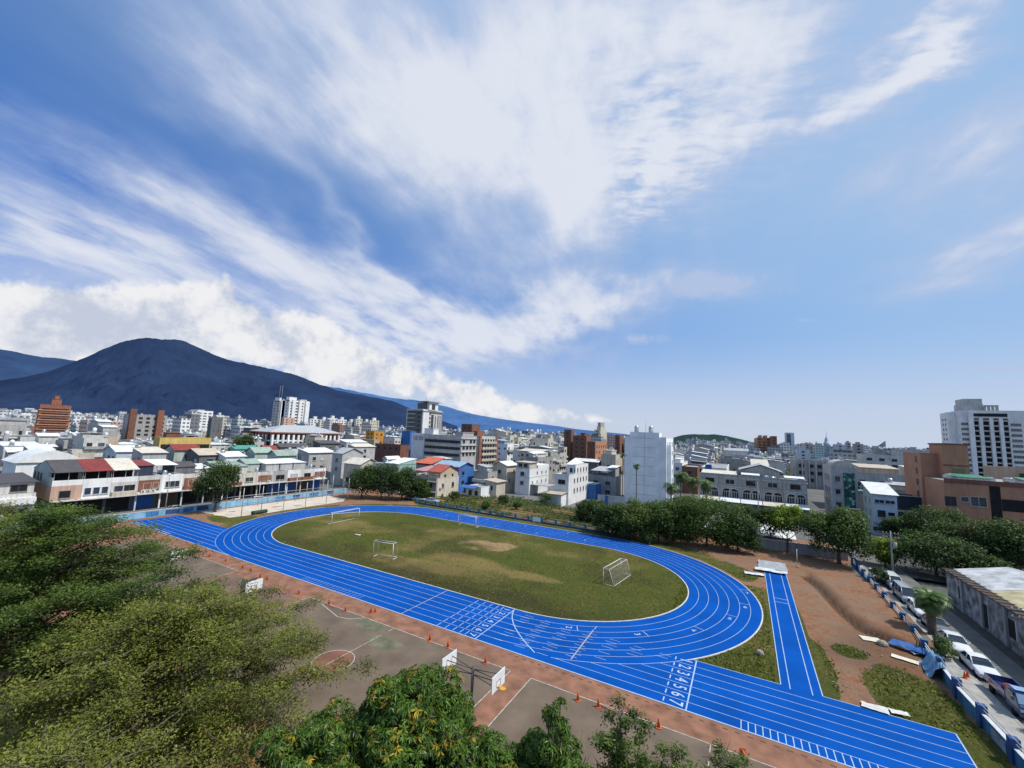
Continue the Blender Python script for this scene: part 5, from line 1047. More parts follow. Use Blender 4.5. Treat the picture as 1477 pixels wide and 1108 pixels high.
for i in range(5): MB().box(tx0+1.3+i*.85, tx0+1.9+i*.85, ty0-.16, ty0-.05, th-4.6, th-3.6, DFRAME).box(tx0+1.4+i*.85, tx0+1.5+i*.85, ty0-.17, ty0-.05, th-4.9, th-4.6, DFRAME).build('sign_character', r) if False else None
windows(r, '-x', x0, y0+1, y0+5, h-14, 1, 5, 1.2, 1.6, 3, style='dark')
wy = y0-12; wx0, wx1 = xat(1362, wy, 700), xat(1362, wy, 700)+46; wh = far(1365, 693, math.hypot(wx0, wy))[2]
MB().box(wx0, wx1, wy, y1, -.6, wh, wallm(BRN), FLATROOF).box(wx0, wx1, wy-.15, wy-.003, wh-.5, wh+.5, wallm('brown')).build('wing', r)
def wx(px): return xat(px, wy, 715)
for px0, px1, z0, z1, st in [(1362, 1379, 5.8, 3.6, 'dark'), (1385, 1397, 4.6, 3.4, 'std'), (1399, 1423, 5.4, 3.2, 'std'), (1362, 1380, 10.8, 8.6, 'dark'), (1385, 1400, 10.6, 8.8, 'dark')]:
    place('window', winmesh(wx(px1)-wx(px0), z0-z1, st), r, ((wx(px0)+wx(px1))/2-r.location[0], wy-r.location[1], wh-(z0+z1)/2))
MB().box(wx(1428), wx(1443), wy-.12, wy-.003, 1, wh-.6, DARK).build('recess', r); MB().box(wx(1444), wx(1444)+14, wy-.12, wy-.003, wh-5.8, wh-3.3, DARK).build('recess', r)
mb = MB(); mb.grid([[(xat(1357, ty0, 690)+2.6*cos(t)-1.5, ty0-.12, wh-1.5+2.6*sin(t)) for t in np.linspace(0, pi, 12)], [(xat(1357, ty0, 690)+2.6*cos(t)-1.5, ty0+.5, wh-1.5+2.6*sin(t)) for t in np.linspace(0, pi, 12)]], DARK, closed=False); 
for x, s in ((wx0+2, 1.), (wx0+9, .9), (wx0+12, 1.), (wx0+18, 1.1), (wx0+26, 1.)): tank(r, x, wy+4, wh, s, True)
gt = mat('green_tarp', (.06, .22, .13), .7, .3, 1)
for x0_, w_ in ((wx0+3, 5.5), (wx0+14, 6), (wx0+22, 7)): MB().slab([(x0_, wy+2, wh+.8), (x0_+w_, wy+2, wh+.8), (x0_+w_, wy+8, wh+1.3), (x0_, wy+8, wh+1.3)], .1, gt).box(x0_+.1, x0_+w_-.1, wy+2.2, wy+7.8, wh, wh+.75, wallm('offwhite')).build('roof_cover', r)
MB().box(wx0+3, wx0+46, wy-16, wy-.2, -.6, 4.2, wallm('brown'), FLATROOF if False else DARKROOF).box(wx0+3.5, wx0+45, wy-16.15, wy-16.003, .3, 3.2, DARK).build('lower_storey', r)  # near-black front and dark roof stand for the shade under the overhang
r, b = blk('building', 'plain beige building behind the brown wing', 'building', 1433, 1437, 1520, 673, 178, 'beige', [dict(face='-y', rows=2, sp=7, w=2.0, h=1.2, style='dark')], .4)
# white apartment tower
x0, x1, y0, y1, h = bx(1363, 1384, 1520, 592, 378)
r = building('apartment_tower', 'tall white apartment tower with dark balcony columns at the right edge', x0, x1, y0, y1, h-1, 'white', 'apartment tower', parapet=1); OCC.append((x0, x1+40, y0-5, y1))
FH = 3.15; fx = lambda px: xat(px, y0, 630)
MB().box(x0-3.5, x0-.003, y0+6, y1-4, -.6, h-1, wallm('white')).build('side_bay', r); MB().box(fx(1398), fx(1405), y0-1.6, y0-.003, -.6, h, wallm('white')).build('pier', r)
cols = [(1405, 1414), (1417, 1429), (1432, 1443), (1446, 1456)]
for a, b_ in cols:
    MB().box(fx(a), fx(b_), y0-.12, y0-.003, 6, h-5, DARK).build('balcony_recess', r)
    for j in range(14): z = h-6.5-FH*j; MB().box(fx(a)+.15, fx(b_)-.15, y0-1.2, y0-.125, z-.12, z+.75, wallm('lgrey')).build('balcony', r)
for a in (1415.5, 1430.5, 1444.5): MB().box(fx(a)-.8, fx(a)+.8, y0-1.4, y0-.003, -.6, h-4.6, wallm('white')).build('pier', r)
MB().box(fx(1404), fx(1457), y0-1.3, y0-.003, h-4.4, h-3.9, wallm('white')).build('cornice', r); MB().box(fx(1405), fx(1456), y0-.2, y0-.01, h-3.8, h-1.8, DARK).build('balcony_recess', r)
windows(r, '-y', y0, fx(1389), fx(1398), h-6-FH*12, 1, 12, 3.6, 1.6, FH, style='std'); windows(r, '-y', y0, fx(1461), fx(1473), h-6-FH*12, 1, 12, 4.4, 1.6, FH, style='std'); windows(r, '-x', x0-3.5, y0+8, y1-6, h-6-FH*10, 2, 11, 1.4, 1.3, FH, style='dark')
MB().box(fx(1397), fx(1425), y0+3, y0+14, h-1, h+7.5, wallm('dirtywhite')).box(fx(1395), fx(1425.5), y0+2.5, y0+14.5, h-1, h+4.2, wallm('dirtywhite')).build('roof_room', r)
mb = MB(); 
for a in (1426, 1432, 1438, 1444): mb.box(fx(a)-.5, fx(a)+.5, y0+1, y0+2, h-1, h+2.6, wallm('dirtywhite'))
mb.box(fx(1425.6), fx(1446), y0+.8, y0+2.2, h+2.61, h+3.4, wallm('dirtywhite')); mb.build('roof_pergola', r)
# --- far right skyline
r, b = blk('apartment_block', 'pinkish brown apartment cluster on the skyline right of the green hill', 'apartment block', 1088, 1092, 1112, 631, 820, 'pinkbrown', [dict(face='-y', rows=5, sp=6, w=3.4, h=2, fh=4.6, style='dark')], 1); topbox(r, b, (.2, .4, .1, .5), 5, 'pinkbrown'); topbox(r, b, (.6, .8, .1, .5), 5, 'pinkbrown')
r, b = blk('apartment_block', 'darker right tower of the pinkish skyline cluster', 'apartment block', 1110, 1113, 1121, 629, 780, 'brick', [dict(face='-y', rows=5, sp=5, w=2.4, h=2, fh=4.6, style='dark')], 1)
r, b = blk('office_tower', 'slim blue grey glass tower on the right skyline', 'tower', 1132, 1134, 1146, 624, 1050, 'paleblue', (), 1); MB().box(b[0]+.5, b[0]+(b[1]-b[0])*.55, b[2]-.5, b[2]-.01, 4, b[4]-2, mat('blue_glass', (.10, .13, .17), .25, .2, .3)).build('glass_wall', r)
r, b = blk('office_tower', 'pale blue building with pointed spire on the right skyline', 'tower', 1189, 1190, 1198, 643, 900, 'paleblue', [dict(face='-y', rows=3, sp=5, style='std')], 1); cx_, cy_ = (b[0]+b[1])/2, b[2]+6; MB().lathe([(5, b[4]), (5, b[4]+6), (3.4, b[4]+7), (3.2, b[4]+11), (1.6, b[4]+15), (.5, b[4]+17), (.2, b[4]+28)], wallm('paleblue'), (cx_, cy_), 8).build('spire', r)
for i, (pl, pr, pt, D, wk, lab) in enumerate([(1148, 1168, 648, 620, 'paleblue', 'pale blue low block on the right skyline near the slim tower'), (1160, 1166, 640, 900, 'lgrey', 'narrow grey tower behind the pale blue skyline block'), (1203, 1220, 641, 800, 'paleblue', 'wide blue grey block right of the spire'), (1219, 1228, 638, 860, 'lgrey', 'grey tower right of the wide blue block'), (1230, 1246, 640, 700, 'stone', 'stepped brownish block on the right skyline'), (1308, 1330, 648, 560, 'lgrey', 'long pale block left of the brown institute on the skyline')]):
    r, b = blk('office_block', lab, 'office block', pl, pl+1.5, pr, pt, D, wk, [dict(face='-y', rows=3, sp=6, w=3, h=1.8, fh=4, style='dark')], 1)
    topbox(r, b, (.3, .7, .2, .8), 3, wk)
# ---------------------------------------------------------------- the crowded city
def proj(x, y, z):
    v = (x, y, z-EYE); a = sum(v[i]*CF[i] for i in range(3))
    if a < 1: return None
    return CX+FPX*sum(v[i]*CR[i] for i in range(3))/a, CY-FPX*sum(v[i]*CU[i] for i in range(3))/a
PR2 = []
for pl, pr, pt, D_ in PROT:
    x, y, z = far((pl+pr)/2, pt, D_); b_ = proj(x, y, 0); PR2.append((pl, pr, pt, pt+(b_[1]-pt)*(.8 if D_ > 170 else .88), D_))
PR2 += [(955, 1092, 622, 640, 2600), (1010, 1164, 683, 730, 150), (1199, 1237, 674, 740, 150), (1320, 1477, 640, 750, 140), (1224, 1330, 688, 706, 180), (330, 470, 690, 740, 121)]
rc = random.Random(11)
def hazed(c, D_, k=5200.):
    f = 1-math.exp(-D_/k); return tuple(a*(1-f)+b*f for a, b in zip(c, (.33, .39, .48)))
def proto(i):
    r = random.Random(100+i); w = r.choice([5.5, 6.5, 8, 10]); d = r.choice([11, 13, 15]); fl = r.choice([2, 2, 3, 3, 3, 4]); h = fl*3.1+.4
    wk = ['offwhite', 'white', 'stone', 'lgrey', 'cream', 'conc', 'dirtywhite', 'stone', 'tilebrown', 'palegreen', 'offwhite', 'beige', 'stone', 'peach', 'dgrey', 'white', 'cream', 'conc', 'dirtywhite', 'conc'][i % 20]
    rk = ['rwhite', 'rgrey', 'rwhite', 'rcream', 'rgreen', 'rwhite', 'rdark', 'rgrey', 'rwhite', 'rred', 'rwhite', 'rcream', 'rgrey', 'rwhite', 'rgrey', 'rblue', 'rwhite', 'rteal', 'rwhite', 'rtan'][i % 20]
    m = wallm(wk); rm = roofm(rk); mb = MB(); X0, X1, Y0, Y1 = -w/2, w/2, -d/2, d/2
    mb.box(X0, X1, Y0, Y1, -.6, h, m, r.choice([FLATROOF, FLATROOF, DARKROOF])); t = .16
    for q in ((X0, X1, Y0, Y0+t), (X0, X1, Y1-t, Y1), (X0, X0+t, Y0+t, Y1-t), (X1-t, X1, Y0+t, Y1-t)): mb.box(*q, h, h+.8, m)
    for f in range(fl):
        z = .9+3.1*f
        for s_ in (-1, 1):
            yy = Y0-.04 if s_ < 0 else Y1+.04; n = max(1, int(w/2.8))
            for c in range(n):
                xc = X0+w*(c+.5)/n; ww = r.choice([.7, 1.0, 1.2])/1.0
                if r.random() < .88: mb.box(xc-ww*.75, xc+ww*.75, min(yy, yy+.03*s_), max(yy, yy+.03*s_), z, z+r.choice([1.2, 1.5]), r.choice([GLASS, GLASSD, GLASSD, CURT]))
            if r.random() < .55 and f: mb.box(X0+.1, X1-.1, *sorted((yy+.01*s_, yy+1.0*s_)), z-1.0, z+.1, r.choice([m, wallm('offwhite'), wallm('stone')]))
        for s_ in (-1, 1):
            xx = X0-.04 if s_ < 0 else X1+.04
            for c in range(4):
                yc = Y0+d*(c+.5)/4
                if r.random() < .5: mb.box(min(xx, xx+.03*s_), max(xx, xx+.03*s_), yc-.5, yc+.5, z+.1, z+1.2, r.choice([GLASS, GLASSD]))
    kind = i % 5
    if kind in (0, 2, 3):       # sheet roof over most of the top
        y0, y1 = Y0+r.uniform(.3, 2), Y1-r.uniform(.3, 3); hh = r.uniform(1.6, 2.6); dr = r.uniform(.4, 1.4)
        mb.box(X0+.3, X1-.3, y0+.5, y1-.5, h, h+hh, r.choice([m, wallm('lgrey'), wallm('offwhite'), wallm('dgrey')]))
        if kind == 0: mb.slab([(X0-.2, y0, h+hh+.05), (X1+.2, y0, h+hh+.05), (X1+.2, y1, h+hh+dr), (X0-.2, y1, h+hh+dr)], .1, rm)
        else: mb.gable(X0-.2, X1+.2, y0, y1, h+hh+.02, dr, rm, r.choice('xy'), m, .1)
    elif kind == 1:
        a = r.uniform(.4, .6)*w; mb.box(X0+.2, X0+a, Y1-4.5, Y1-.3, h, h+2.5, m, FLATROOF); mb.slab([(X0, Y0+.5, h+2.2), (X1, Y0+.5, h+2.2), (X1, Y1-5, h+2.7), (X0, Y1-5, h+2.7)], .1, rm)
        for x in (X0+.3, X1-.3): mb.box(x-.06, x+.06, Y0+.7, Y0+.82, h, h+2.2, GALV)
    else: mb.box(X0+.2, X0+w*.5, Y0+2, Y0+6, h, h+2.5, m, FLATROOF)
    for k in range(r.choice([0, 1, 1, 2])):
        cx, cy = r.uniform(X0+1, X1-1), r.uniform(Y0+1, Y1-1); zz = h+(2.9 if kind != 4 else .0)+.2
        mb.lathe([(.05, zz), (.6, zz), (.6, zz+1.5), (.1, zz+1.8)], r.choice([STEEL, wallm('white'), STEEL]), (cx, cy), 9)
        mb.box(cx-.6, cx+.6, cy-.6, cy+.6, h, zz, GALV)
    cn = {'offwhite': 'off white', 'white': 'white', 'stone': 'stone grey', 'lgrey': 'light grey', 'cream': 'cream', 'conc': 'concrete grey', 'dirtywhite': 'stained white', 'tilebrown': 'brown tiled', 'palegreen': 'pale green', 'peach': 'peach', 'beige': 'beige', 'dgrey': 'dark grey', 'paleblue': 'pale blue'}[wk]
    rn = {'rwhite': 'white', 'rgrey': 'grey', 'rcream': 'cream', 'rgreen': 'dull green', 'rdark': 'black', 'rred': 'dark red', 'rblue': 'light blue', 'rteal': 'teal', 'rtan': 'tan'}[rk]
    lab = '%s %s storey house%s among the crowded rooftops beyond the track' % (cn, {2: 'two', 3: 'three', 4: 'four'}[fl], '' if kind == 4 else ' with %s sheet roof' % rn)
    return mb.mesh('city_house'), w, d, h+3.2, lab, WALLS[wk], ROOFS[rk] if kind != 4 else (.34, .335, .32)
PROTO = [proto(i) for i in range(40)]
cand = []
x = -1900.
yv = -250.
def inview(x, y, m=30):
    q = proj(x, y, 4)
    return q and -m < q[0] < 1477+m
def clear(x0, x1, y0, y1, g=1.2):
    if x1 > -112-8 and x0 < 28 and y0 < 108 and y1 > -100: return False
    if x1 > -92 and x0 < -20 and y0 < 128: return False
    if x1 > 18 and x0 < 27 and y0 < 150: return False
    if x0 > -121 and x1 < -92 and y0 < 128: return False
    for a, b, c, d in OCC:
        if x1 > a-g and x0 < b+g and y1 > c-g and y0 < d+g: return False
    return True
def fits(x0, x1, y0, y1, h):
    D_ = math.hypot((x0+x1)/2, (y0+y1)/2); ps = [proj(a, b, h) for a in (x0, x1) for b in (y0, y1)]
    if any(p is None for p in ps): return False
    l, r_, t = min(p[0] for p in ps), max(p[0] for p in ps), min(p[1] for p in ps)
    for pl, pr, pt, pb, dd in PR2:
        if D_ < dd-2 and r_ > pl+.5 and l < pr-.5 and t < pb: return False
    return True
items = []
col_x = -2300.
while col_x < 1500:
    span = rc.choice([26, 28, 30, 34]); street = rc.choice([5, 7, 7, 10])
    for half in (0, 1):
        y = -300.+rc.uniform(0, 8)
        while y < 2400:
            pi_ = rc.randrange(40); me_, w, d, hh, lab, wc, rcx = PROTO[pi_]
            xc = col_x+(d/2 if half == 0 else span-d/2); x0, x1, y0, y1 = xc-d/2, xc+d/2, y, y+w
            D_ = math.hypot(xc, y)
            if rc.random() < .07: y += rc.uniform(4, 9)
            if 118 < D_ < 2500 and inview(xc, y) and rc.random() < (.93 if D_ < 700 else .8) and clear(x0, x1, y0, y1):
                sz = rc.uniform(.8, 1.12) if D_ < 260 else rc.uniform(.8, 1.5)
                if fits(x0, x1, y0, y1, hh*sz): items.append((D_, pi_, xc, y+w/2, (pi/2 if half else -pi/2), sz))
                elif fits(x0, x1, y0, y1, hh*.6): items.append((D_, pi_, xc, y+w/2, (pi/2 if half else -pi/2), .6))
            y += w+(.15 if rc.random() < .85 else rc.uniform(1, 6))
    col_x += span+street
items.sort()
near_, rest = items[:300], items[300:]
for D_, pi_, xc, yc, rz, sz in near_:
    me_, w, d, hh, lab, wc, rcx = PROTO[pi_]
    o = bpy.data.objects.new('city_house', me_); COL.objects.link(o); o.location = (xc, yc, 0); o.rotation_euler = (0, 0, rz); o.scale = (1, 1, sz)
    tag(o, lab, 'house', 'houses crowded beyond the school field')
LASTD = near_[-1][0]
def citymat():
    m = bpy.data.materials.new('far_city'); nt, b, out = nodes_of(m); N = nt.nodes; L = nt.links
    a = N.new('ShaderNodeAttribute'); a.attribute_name = 'paint'; g = N.new('ShaderNodeNewGeometry'); s = N.new('ShaderNodeSeparateXYZ'); L.new(g.outputs['Position'], s.inputs[0])
    def mth(op, x, y=None):
        n = N.new('ShaderNodeMath'); n.operation = op
        for k, q in enumerate((x, y)):
            if q is None: continue
            if isinstance(q, (int, float)): n.inputs[k].default_value = q
            else: L.new(q, n.inputs[k])
        return n.outputs[0]
    u = mth('FRACT', mth('DIVIDE', mth('ADD', s.outputs[0], s.outputs[1]), 2.9)); v = mth('FRACT', mth('DIVIDE', s.outputs[2], 3.1))
    w = mth('MULTIPLY', mth('GREATER_THAN', u, .38), mth('GREATER_THAN', v, .5)); w = mth('MULTIPLY', w, a.outputs['Alpha'])
    mx = N.new('ShaderNodeMix'); mx.data_type = 'RGBA'; L.new(w, mx.inputs[0]); L.new(a.outputs['Color'], mx.inputs[6]); mx.inputs[7].default_value = (.07, .08, .095, 1); L.new(mx.outputs[2], b.inputs['Base Color'])
    b.inputs['Roughness'].default_value = .85; return m
V = []; F = []; C = []
for D_, pi_, xc, yc, rz, sz in rest:
    _, w, d, hh, lab, wc, rcx = PROTO[pi_]; h = (hh-3)*sz*rc.choice([.8, 1, 1, 1.3]); wx_, wy_ = d/2, w/2
    if rc.random() < (.03 if D_ > 420 else 0): h = rc.uniform(14, 26)
    boxes = [(xc-wx_, xc+wx_, yc-wy_, yc+wy_, -.6, h, wc, rcx)]
    k = rc.random()
    if k < .8: boxes.append((xc-wx_*rc.uniform(.2, .9), xc+wx_*rc.uniform(.1, .9), yc-wy_*.9, yc+wy_*.9, h+.02, h+rc.uniform(1.5, 3), rc.choice([wc, (.5, .5, .5), (.12, .12, .12)]), rc.choice([rcx, (.7, .7, .7), (.62, .62, .6)])))
    if rc.random() < .4: q = rc.uniform(-.6, .6); boxes.append((xc+q*wx_-1, xc+q*wx_+1, yc-1, yc+1, h+.03, h+rc.uniform(3, 5), (.6, .6, .6), (.7, .7, .7)))
    for (a, b_, c, d_, z0, z1, wc_, rc_) in boxes:
        b0_ = len(V); V += [(a, c, z0), (b_, c, z0), (b_, d_, z0), (a, d_, z0), (a, c, z1), (b_, c, z1), (b_, d_, z1), (a, d_, z1)]
        F += [(b0_+i, b0_+(i+1) % 4, b0_+(i+1) % 4+4, b0_+i+4) for i in range(4)]+[(b0_+4, b0_+5, b0_+6, b0_+7)]
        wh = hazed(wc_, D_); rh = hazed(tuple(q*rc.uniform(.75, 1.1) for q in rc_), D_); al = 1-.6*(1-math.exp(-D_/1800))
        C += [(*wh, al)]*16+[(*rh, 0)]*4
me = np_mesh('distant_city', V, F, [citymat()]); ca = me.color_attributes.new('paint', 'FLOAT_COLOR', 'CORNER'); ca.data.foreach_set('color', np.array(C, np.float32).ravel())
o = bpy.data.objects.new('distant_city', me); COL.objects.link(o); tag(o, 'dense far rooftops of pale low houses reaching to the mountain foot', 'city', kind='stuff')
print('houses', len(near_), 'rest', len(rest), 'last', LASTD)

# ---------------------------------------------------------------- mountains and hill
def mountmat(key, col, haze_em, scale=.0012):
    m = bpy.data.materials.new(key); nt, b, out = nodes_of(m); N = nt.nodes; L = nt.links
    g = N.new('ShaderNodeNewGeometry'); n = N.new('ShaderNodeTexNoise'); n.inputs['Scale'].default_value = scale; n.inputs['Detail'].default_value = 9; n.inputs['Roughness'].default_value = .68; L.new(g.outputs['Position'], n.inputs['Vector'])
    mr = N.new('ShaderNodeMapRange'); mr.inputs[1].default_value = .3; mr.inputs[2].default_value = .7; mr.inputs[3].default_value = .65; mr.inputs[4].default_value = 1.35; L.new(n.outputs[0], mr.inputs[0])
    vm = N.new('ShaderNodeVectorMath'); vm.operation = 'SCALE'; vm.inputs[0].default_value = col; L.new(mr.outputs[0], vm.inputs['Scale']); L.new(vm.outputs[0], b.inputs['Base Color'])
    b.inputs['Roughness'].default_value = 1; b.inputs['Specular IOR Level'].default_value = 0; b.inputs['Emission Color'].default_value = (*haze_em, 1); b.inputs['Emission Strength'].default_value = 1; return m  # bluish emission and base colour stand in for haze over the distance
def ridge(name, label, cat, prof, D_, depth, m, amp=.12, seed=0, n=420, rows=70, kind='structure', freq=1.):
    px = np.array([p[0] for p in prof], float); py = np.array([p[1] for p in prof], float)
    xs = np.linspace(px[0], px[-1], n); ys = np.interp(xs, px, py)
    k = np.ones(7)/7; ys = np.convolve(np.pad(ys, 3, 'edge'), k, 'valid')
    P = np.array([far(a, b_, D_) for a, b_ in zip(xs, ys)]); t = np.linspace(0, 1, rows)[None, :]; s_ = 1-depth*(1-t)
    xx = P[:, :1]*s_; yy = P[:, 1:2]*s_; Z_ = P[:, 2:3]
    nz_ = fbm(xx, yy, D_*.09/freq, seed, 7)-.5; rg = 1-np.abs(2*(fbm(xx+Z_, yy+0*xx, D_*.05/freq, seed+20, 6))-1)
    zz = Z_*(t**1.15)*(1+amp*1.6*nz_*(1-t*.55))-Z_*amp*1.5*rg*np.sin(pi*np.minimum(1, t*.95)); zz[:, -1] = (Z_*(1+.05*nz_+.035*(fbm(xx, yy, D_*.012/freq, seed+50, 4)-.5)))[:, -1]; zz = np.maximum(zz, -20); zz[:, 0] = -30
    V = np.stack([xx, yy, zz], 2).reshape(-1, 3)
    b0_ = np.arange((n-1)*(rows-1)); i_ = b0_//(rows-1); j_ = b0_ % (rows-1); q = i_*rows+j_
    me = np_mesh(name, V, np.stack([q, q+rows, q+rows+1, q+1], 1), [m], smooth=True); o = bpy.data.objects.new(name, me); COL.objects.link(o); tag(o, label, cat, kind=kind); return o
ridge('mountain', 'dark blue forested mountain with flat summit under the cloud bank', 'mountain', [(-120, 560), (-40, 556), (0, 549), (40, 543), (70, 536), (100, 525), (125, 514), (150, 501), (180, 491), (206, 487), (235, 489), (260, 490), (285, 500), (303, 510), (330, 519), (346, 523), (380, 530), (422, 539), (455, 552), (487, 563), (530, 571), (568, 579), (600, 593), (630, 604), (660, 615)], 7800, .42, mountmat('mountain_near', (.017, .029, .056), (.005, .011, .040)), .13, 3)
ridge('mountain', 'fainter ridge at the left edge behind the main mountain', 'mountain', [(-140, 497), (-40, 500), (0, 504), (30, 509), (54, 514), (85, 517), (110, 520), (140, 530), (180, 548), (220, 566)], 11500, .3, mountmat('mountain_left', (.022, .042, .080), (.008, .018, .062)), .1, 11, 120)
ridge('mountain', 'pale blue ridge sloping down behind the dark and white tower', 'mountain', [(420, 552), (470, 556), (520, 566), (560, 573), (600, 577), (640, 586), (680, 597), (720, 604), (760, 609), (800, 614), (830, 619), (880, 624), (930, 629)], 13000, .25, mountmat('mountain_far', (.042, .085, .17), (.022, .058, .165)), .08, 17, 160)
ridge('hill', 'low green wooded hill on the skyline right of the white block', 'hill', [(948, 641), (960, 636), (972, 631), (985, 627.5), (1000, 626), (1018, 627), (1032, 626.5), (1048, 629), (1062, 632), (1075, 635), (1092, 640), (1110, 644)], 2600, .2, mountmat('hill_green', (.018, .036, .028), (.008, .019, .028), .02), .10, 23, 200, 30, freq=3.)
# ---------------------------------------------------------------- vegetation
BARK = mat('bark', (.13, .10, .075), .95, .4, 2.5, bump=.5); BARKL = mat('bark_light', (.17, .14, .105), .95, .4, 3, bump=.4); PALMB = mat('palm_bark', (.15, .105, .075), .95, .4, 4, bump=.6)
LM = {'dark': leafmat('leaf_dark', (.012, .027, .006), (.080, .135, .026)), 'mid': leafmat('leaf_mid', (.016, .038, .007), (.115, .185, .030)), 'bright': leafmat('leaf_bright', (.06, .10, .010), (.30, .38, .035)),
      'olive': leafmat('leaf_olive', (.045, .056, .010), (.265, .280, .050), .42), 'fine': leafmat('leaf_fine', (.020, .044, .009), (.165, .230, .048), .48), 'mango': leafmat('leaf_mango', (.016, .042, .007), (.145, .25, .030), .35, .4, .4), 'flush': leafmat('leaf_flush', (.20, .15, .015), (.52, .38, .04), .4), 'palm': leafmat('leaf_palm', (.02, .045, .01), (.11, .19, .035), .2, .45, .4), 'drypalm': leafmat('leaf_dry', (.16, .12, .05), (.30, .23, .10), .2), 'banana': leafmat('leaf_banana', (.05, .10, .015), (.17, .26, .04), .4), 'veg': leafmat('leaf_veg', (.03, .06, .012), (.13, .20, .04), .3), 'sap': leafmat('leaf_sap', (.03, .055, .010), (.17, .225, .05), .42), 'shadeolive': leafmat('leaf_shadeolive', (.020, .024, .008), (.095, .100, .030)), 'rust': leafmat('leaf_rust', (.10, .05, .02), (.24, .13, .05), .3)}
def unit(v): return v/(np.linalg.norm(v, axis=-1, keepdims=True)+1e-9)
def leaves(P, Nrm, T, L, Wd):
    "rhombic leaves: centre, normal, tangent, length, width"
    T = unit(T-Nrm*np.sum(T*Nrm, -1, keepdims=True)); B = np.cross(Nrm, T)
    L = L[:, None]; Wd = Wd[:, None]
    V = np.stack([P-T*L*.5, P+B*Wd*.5+Nrm*L*.04, P+T*L*.5-Nrm*L*.06, P-B*Wd*.5+Nrm*L*.04], 1).reshape(-1, 3)
    return V
def crown_mesh(seed, blobs, n, leaf, mkey, sub=.34, nsub=16, flat=1., up=.45, aspect=.5, core=True, name='crown', rough=.3):
    R = np.random.default_rng(seed); C, S, Wt = [], [], []
    for (cx, cy, cz, rx, ry, rz) in blobs:
        c = np.array([cx, cy, cz]); r = np.array([rx, ry, rz]); m = max(5, int(nsub*(rx*ry*rz)**(1/3)/2.5)); d = unit(R.normal(0, 1, (m, 3)))
        d[:, 2] = np.where(d[:, 2] < -.45, -d[:, 2], d[:, 2])
        C.append(c+d*r*R.uniform(.55, .95, (m, 1))); s = np.mean(r)*sub*R.uniform(.65, 1.35, (m, 1)); S.append(np.concatenate([s, s, s*flat], 1))
        C.append(c[None]); S.append(r[None]*.8)
    C = np.concatenate(C); S = np.concatenate(S); w = (S[:, 0]*S[:, 1]); w /= w.sum()
    k = R.choice(len(C), n, p=w); d = unit(R.normal(0, 1, (n, 3))+np.array([0, 0, .25])); rad = R.uniform(.72, 1.06, (n, 1))
    P = C[k]+d*S[k]*rad+R.normal(0, leaf*.4, (n, 3))
    N = unit(d*.7+np.array([0, 0, up])+R.normal(0, .45, (n, 3))); T = R.normal(0, 1, (n, 3)); T[:, 2] -= .25
    L = leaf*R.uniform(.65, 1.4, n); V = leaves(P, N, T, L, L*aspect)
    allc = np.array(blobs)[:, :3].mean(0); zr = np.array(blobs); z0 = (zr[:, 2]-zr[:, 5]).min(); z1 = (zr[:, 2]+zr[:, 5]).max()
    ct = R.normal(.5, .16, len(C)); tone = ct[k]*.55+.25*d[:, 2]+.22*(P[:, 2]-z0)/(z1-z0)+R.normal(0, .13, n)  # tone rises upward: lit crown tops put into the leaf colour
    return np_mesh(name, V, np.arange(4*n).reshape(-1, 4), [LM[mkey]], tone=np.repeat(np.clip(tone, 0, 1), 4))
def trunk_mb(h, r, lean=(0, 0), limbs=5, spread=2., top=None, seed=0, bark=BARK, limbz=.45):
    R = random.Random(seed); mb = MB(); n = 6
    pts = [(lean[0]*t*t+R.uniform(-.06, .06)*t, lean[1]*t*t+R.uniform(-.06, .06)*t, h*t-.15) for t in [i/n for i in range(n+1)]]; mb.tube(pts, [r*(1.35 if i == 0 else 1-.5*i/n) for i in range(n+1)], bark, 9)
    for k in range(limbs):
        a = 2*pi*k/limbs+R.uniform(-.4, .4); t0 = R.uniform(limbz, .95); s = np.array([lean[0]*t0*t0, lean[1]*t0*t0, h*t0]); L = spread*R.uniform(.7, 1.2); e = s+np.array([cos(a)*L, sin(a)*L, L*R.uniform(.5, 1.1)]); m_ = (s+e)/2+np.array([0, 0, -.12*L])
        mb.tube([s, m_, e], [r*.5, r*.33, r*.12], bark, 6)
        for q in range(2): b_ = e+np.array([R.uniform(-1, 1)*L*.5, R.uniform(-1, 1)*L*.5, L*.4]); mb.tube([m_, (m_+b_)/2+np.array([0, 0, .1]), b_], [r*.25, r*.15, r*.05], bark, 5)
    return mb
def tree(label, x, y, h, blobs, n, leaf, mkey, seed, trunkh=None, r=.22, cat='tree', name='tree', group=None, limbs=5, bark=BARK, **kw):
    t = thing(name, label, cat, (x, y, 0), 0, group)
    trunk_mb(trunkh or h*.45, r, limbs=limbs, spread=h*.2, seed=seed, bark=bark).build('trunk', t, (0, 0, 0))
    o = bpy.data.objects.new('crown', crown_mesh(seed, blobs, n, leaf, mkey, **kw)); COL.objects.link(o); o.parent = t; return t
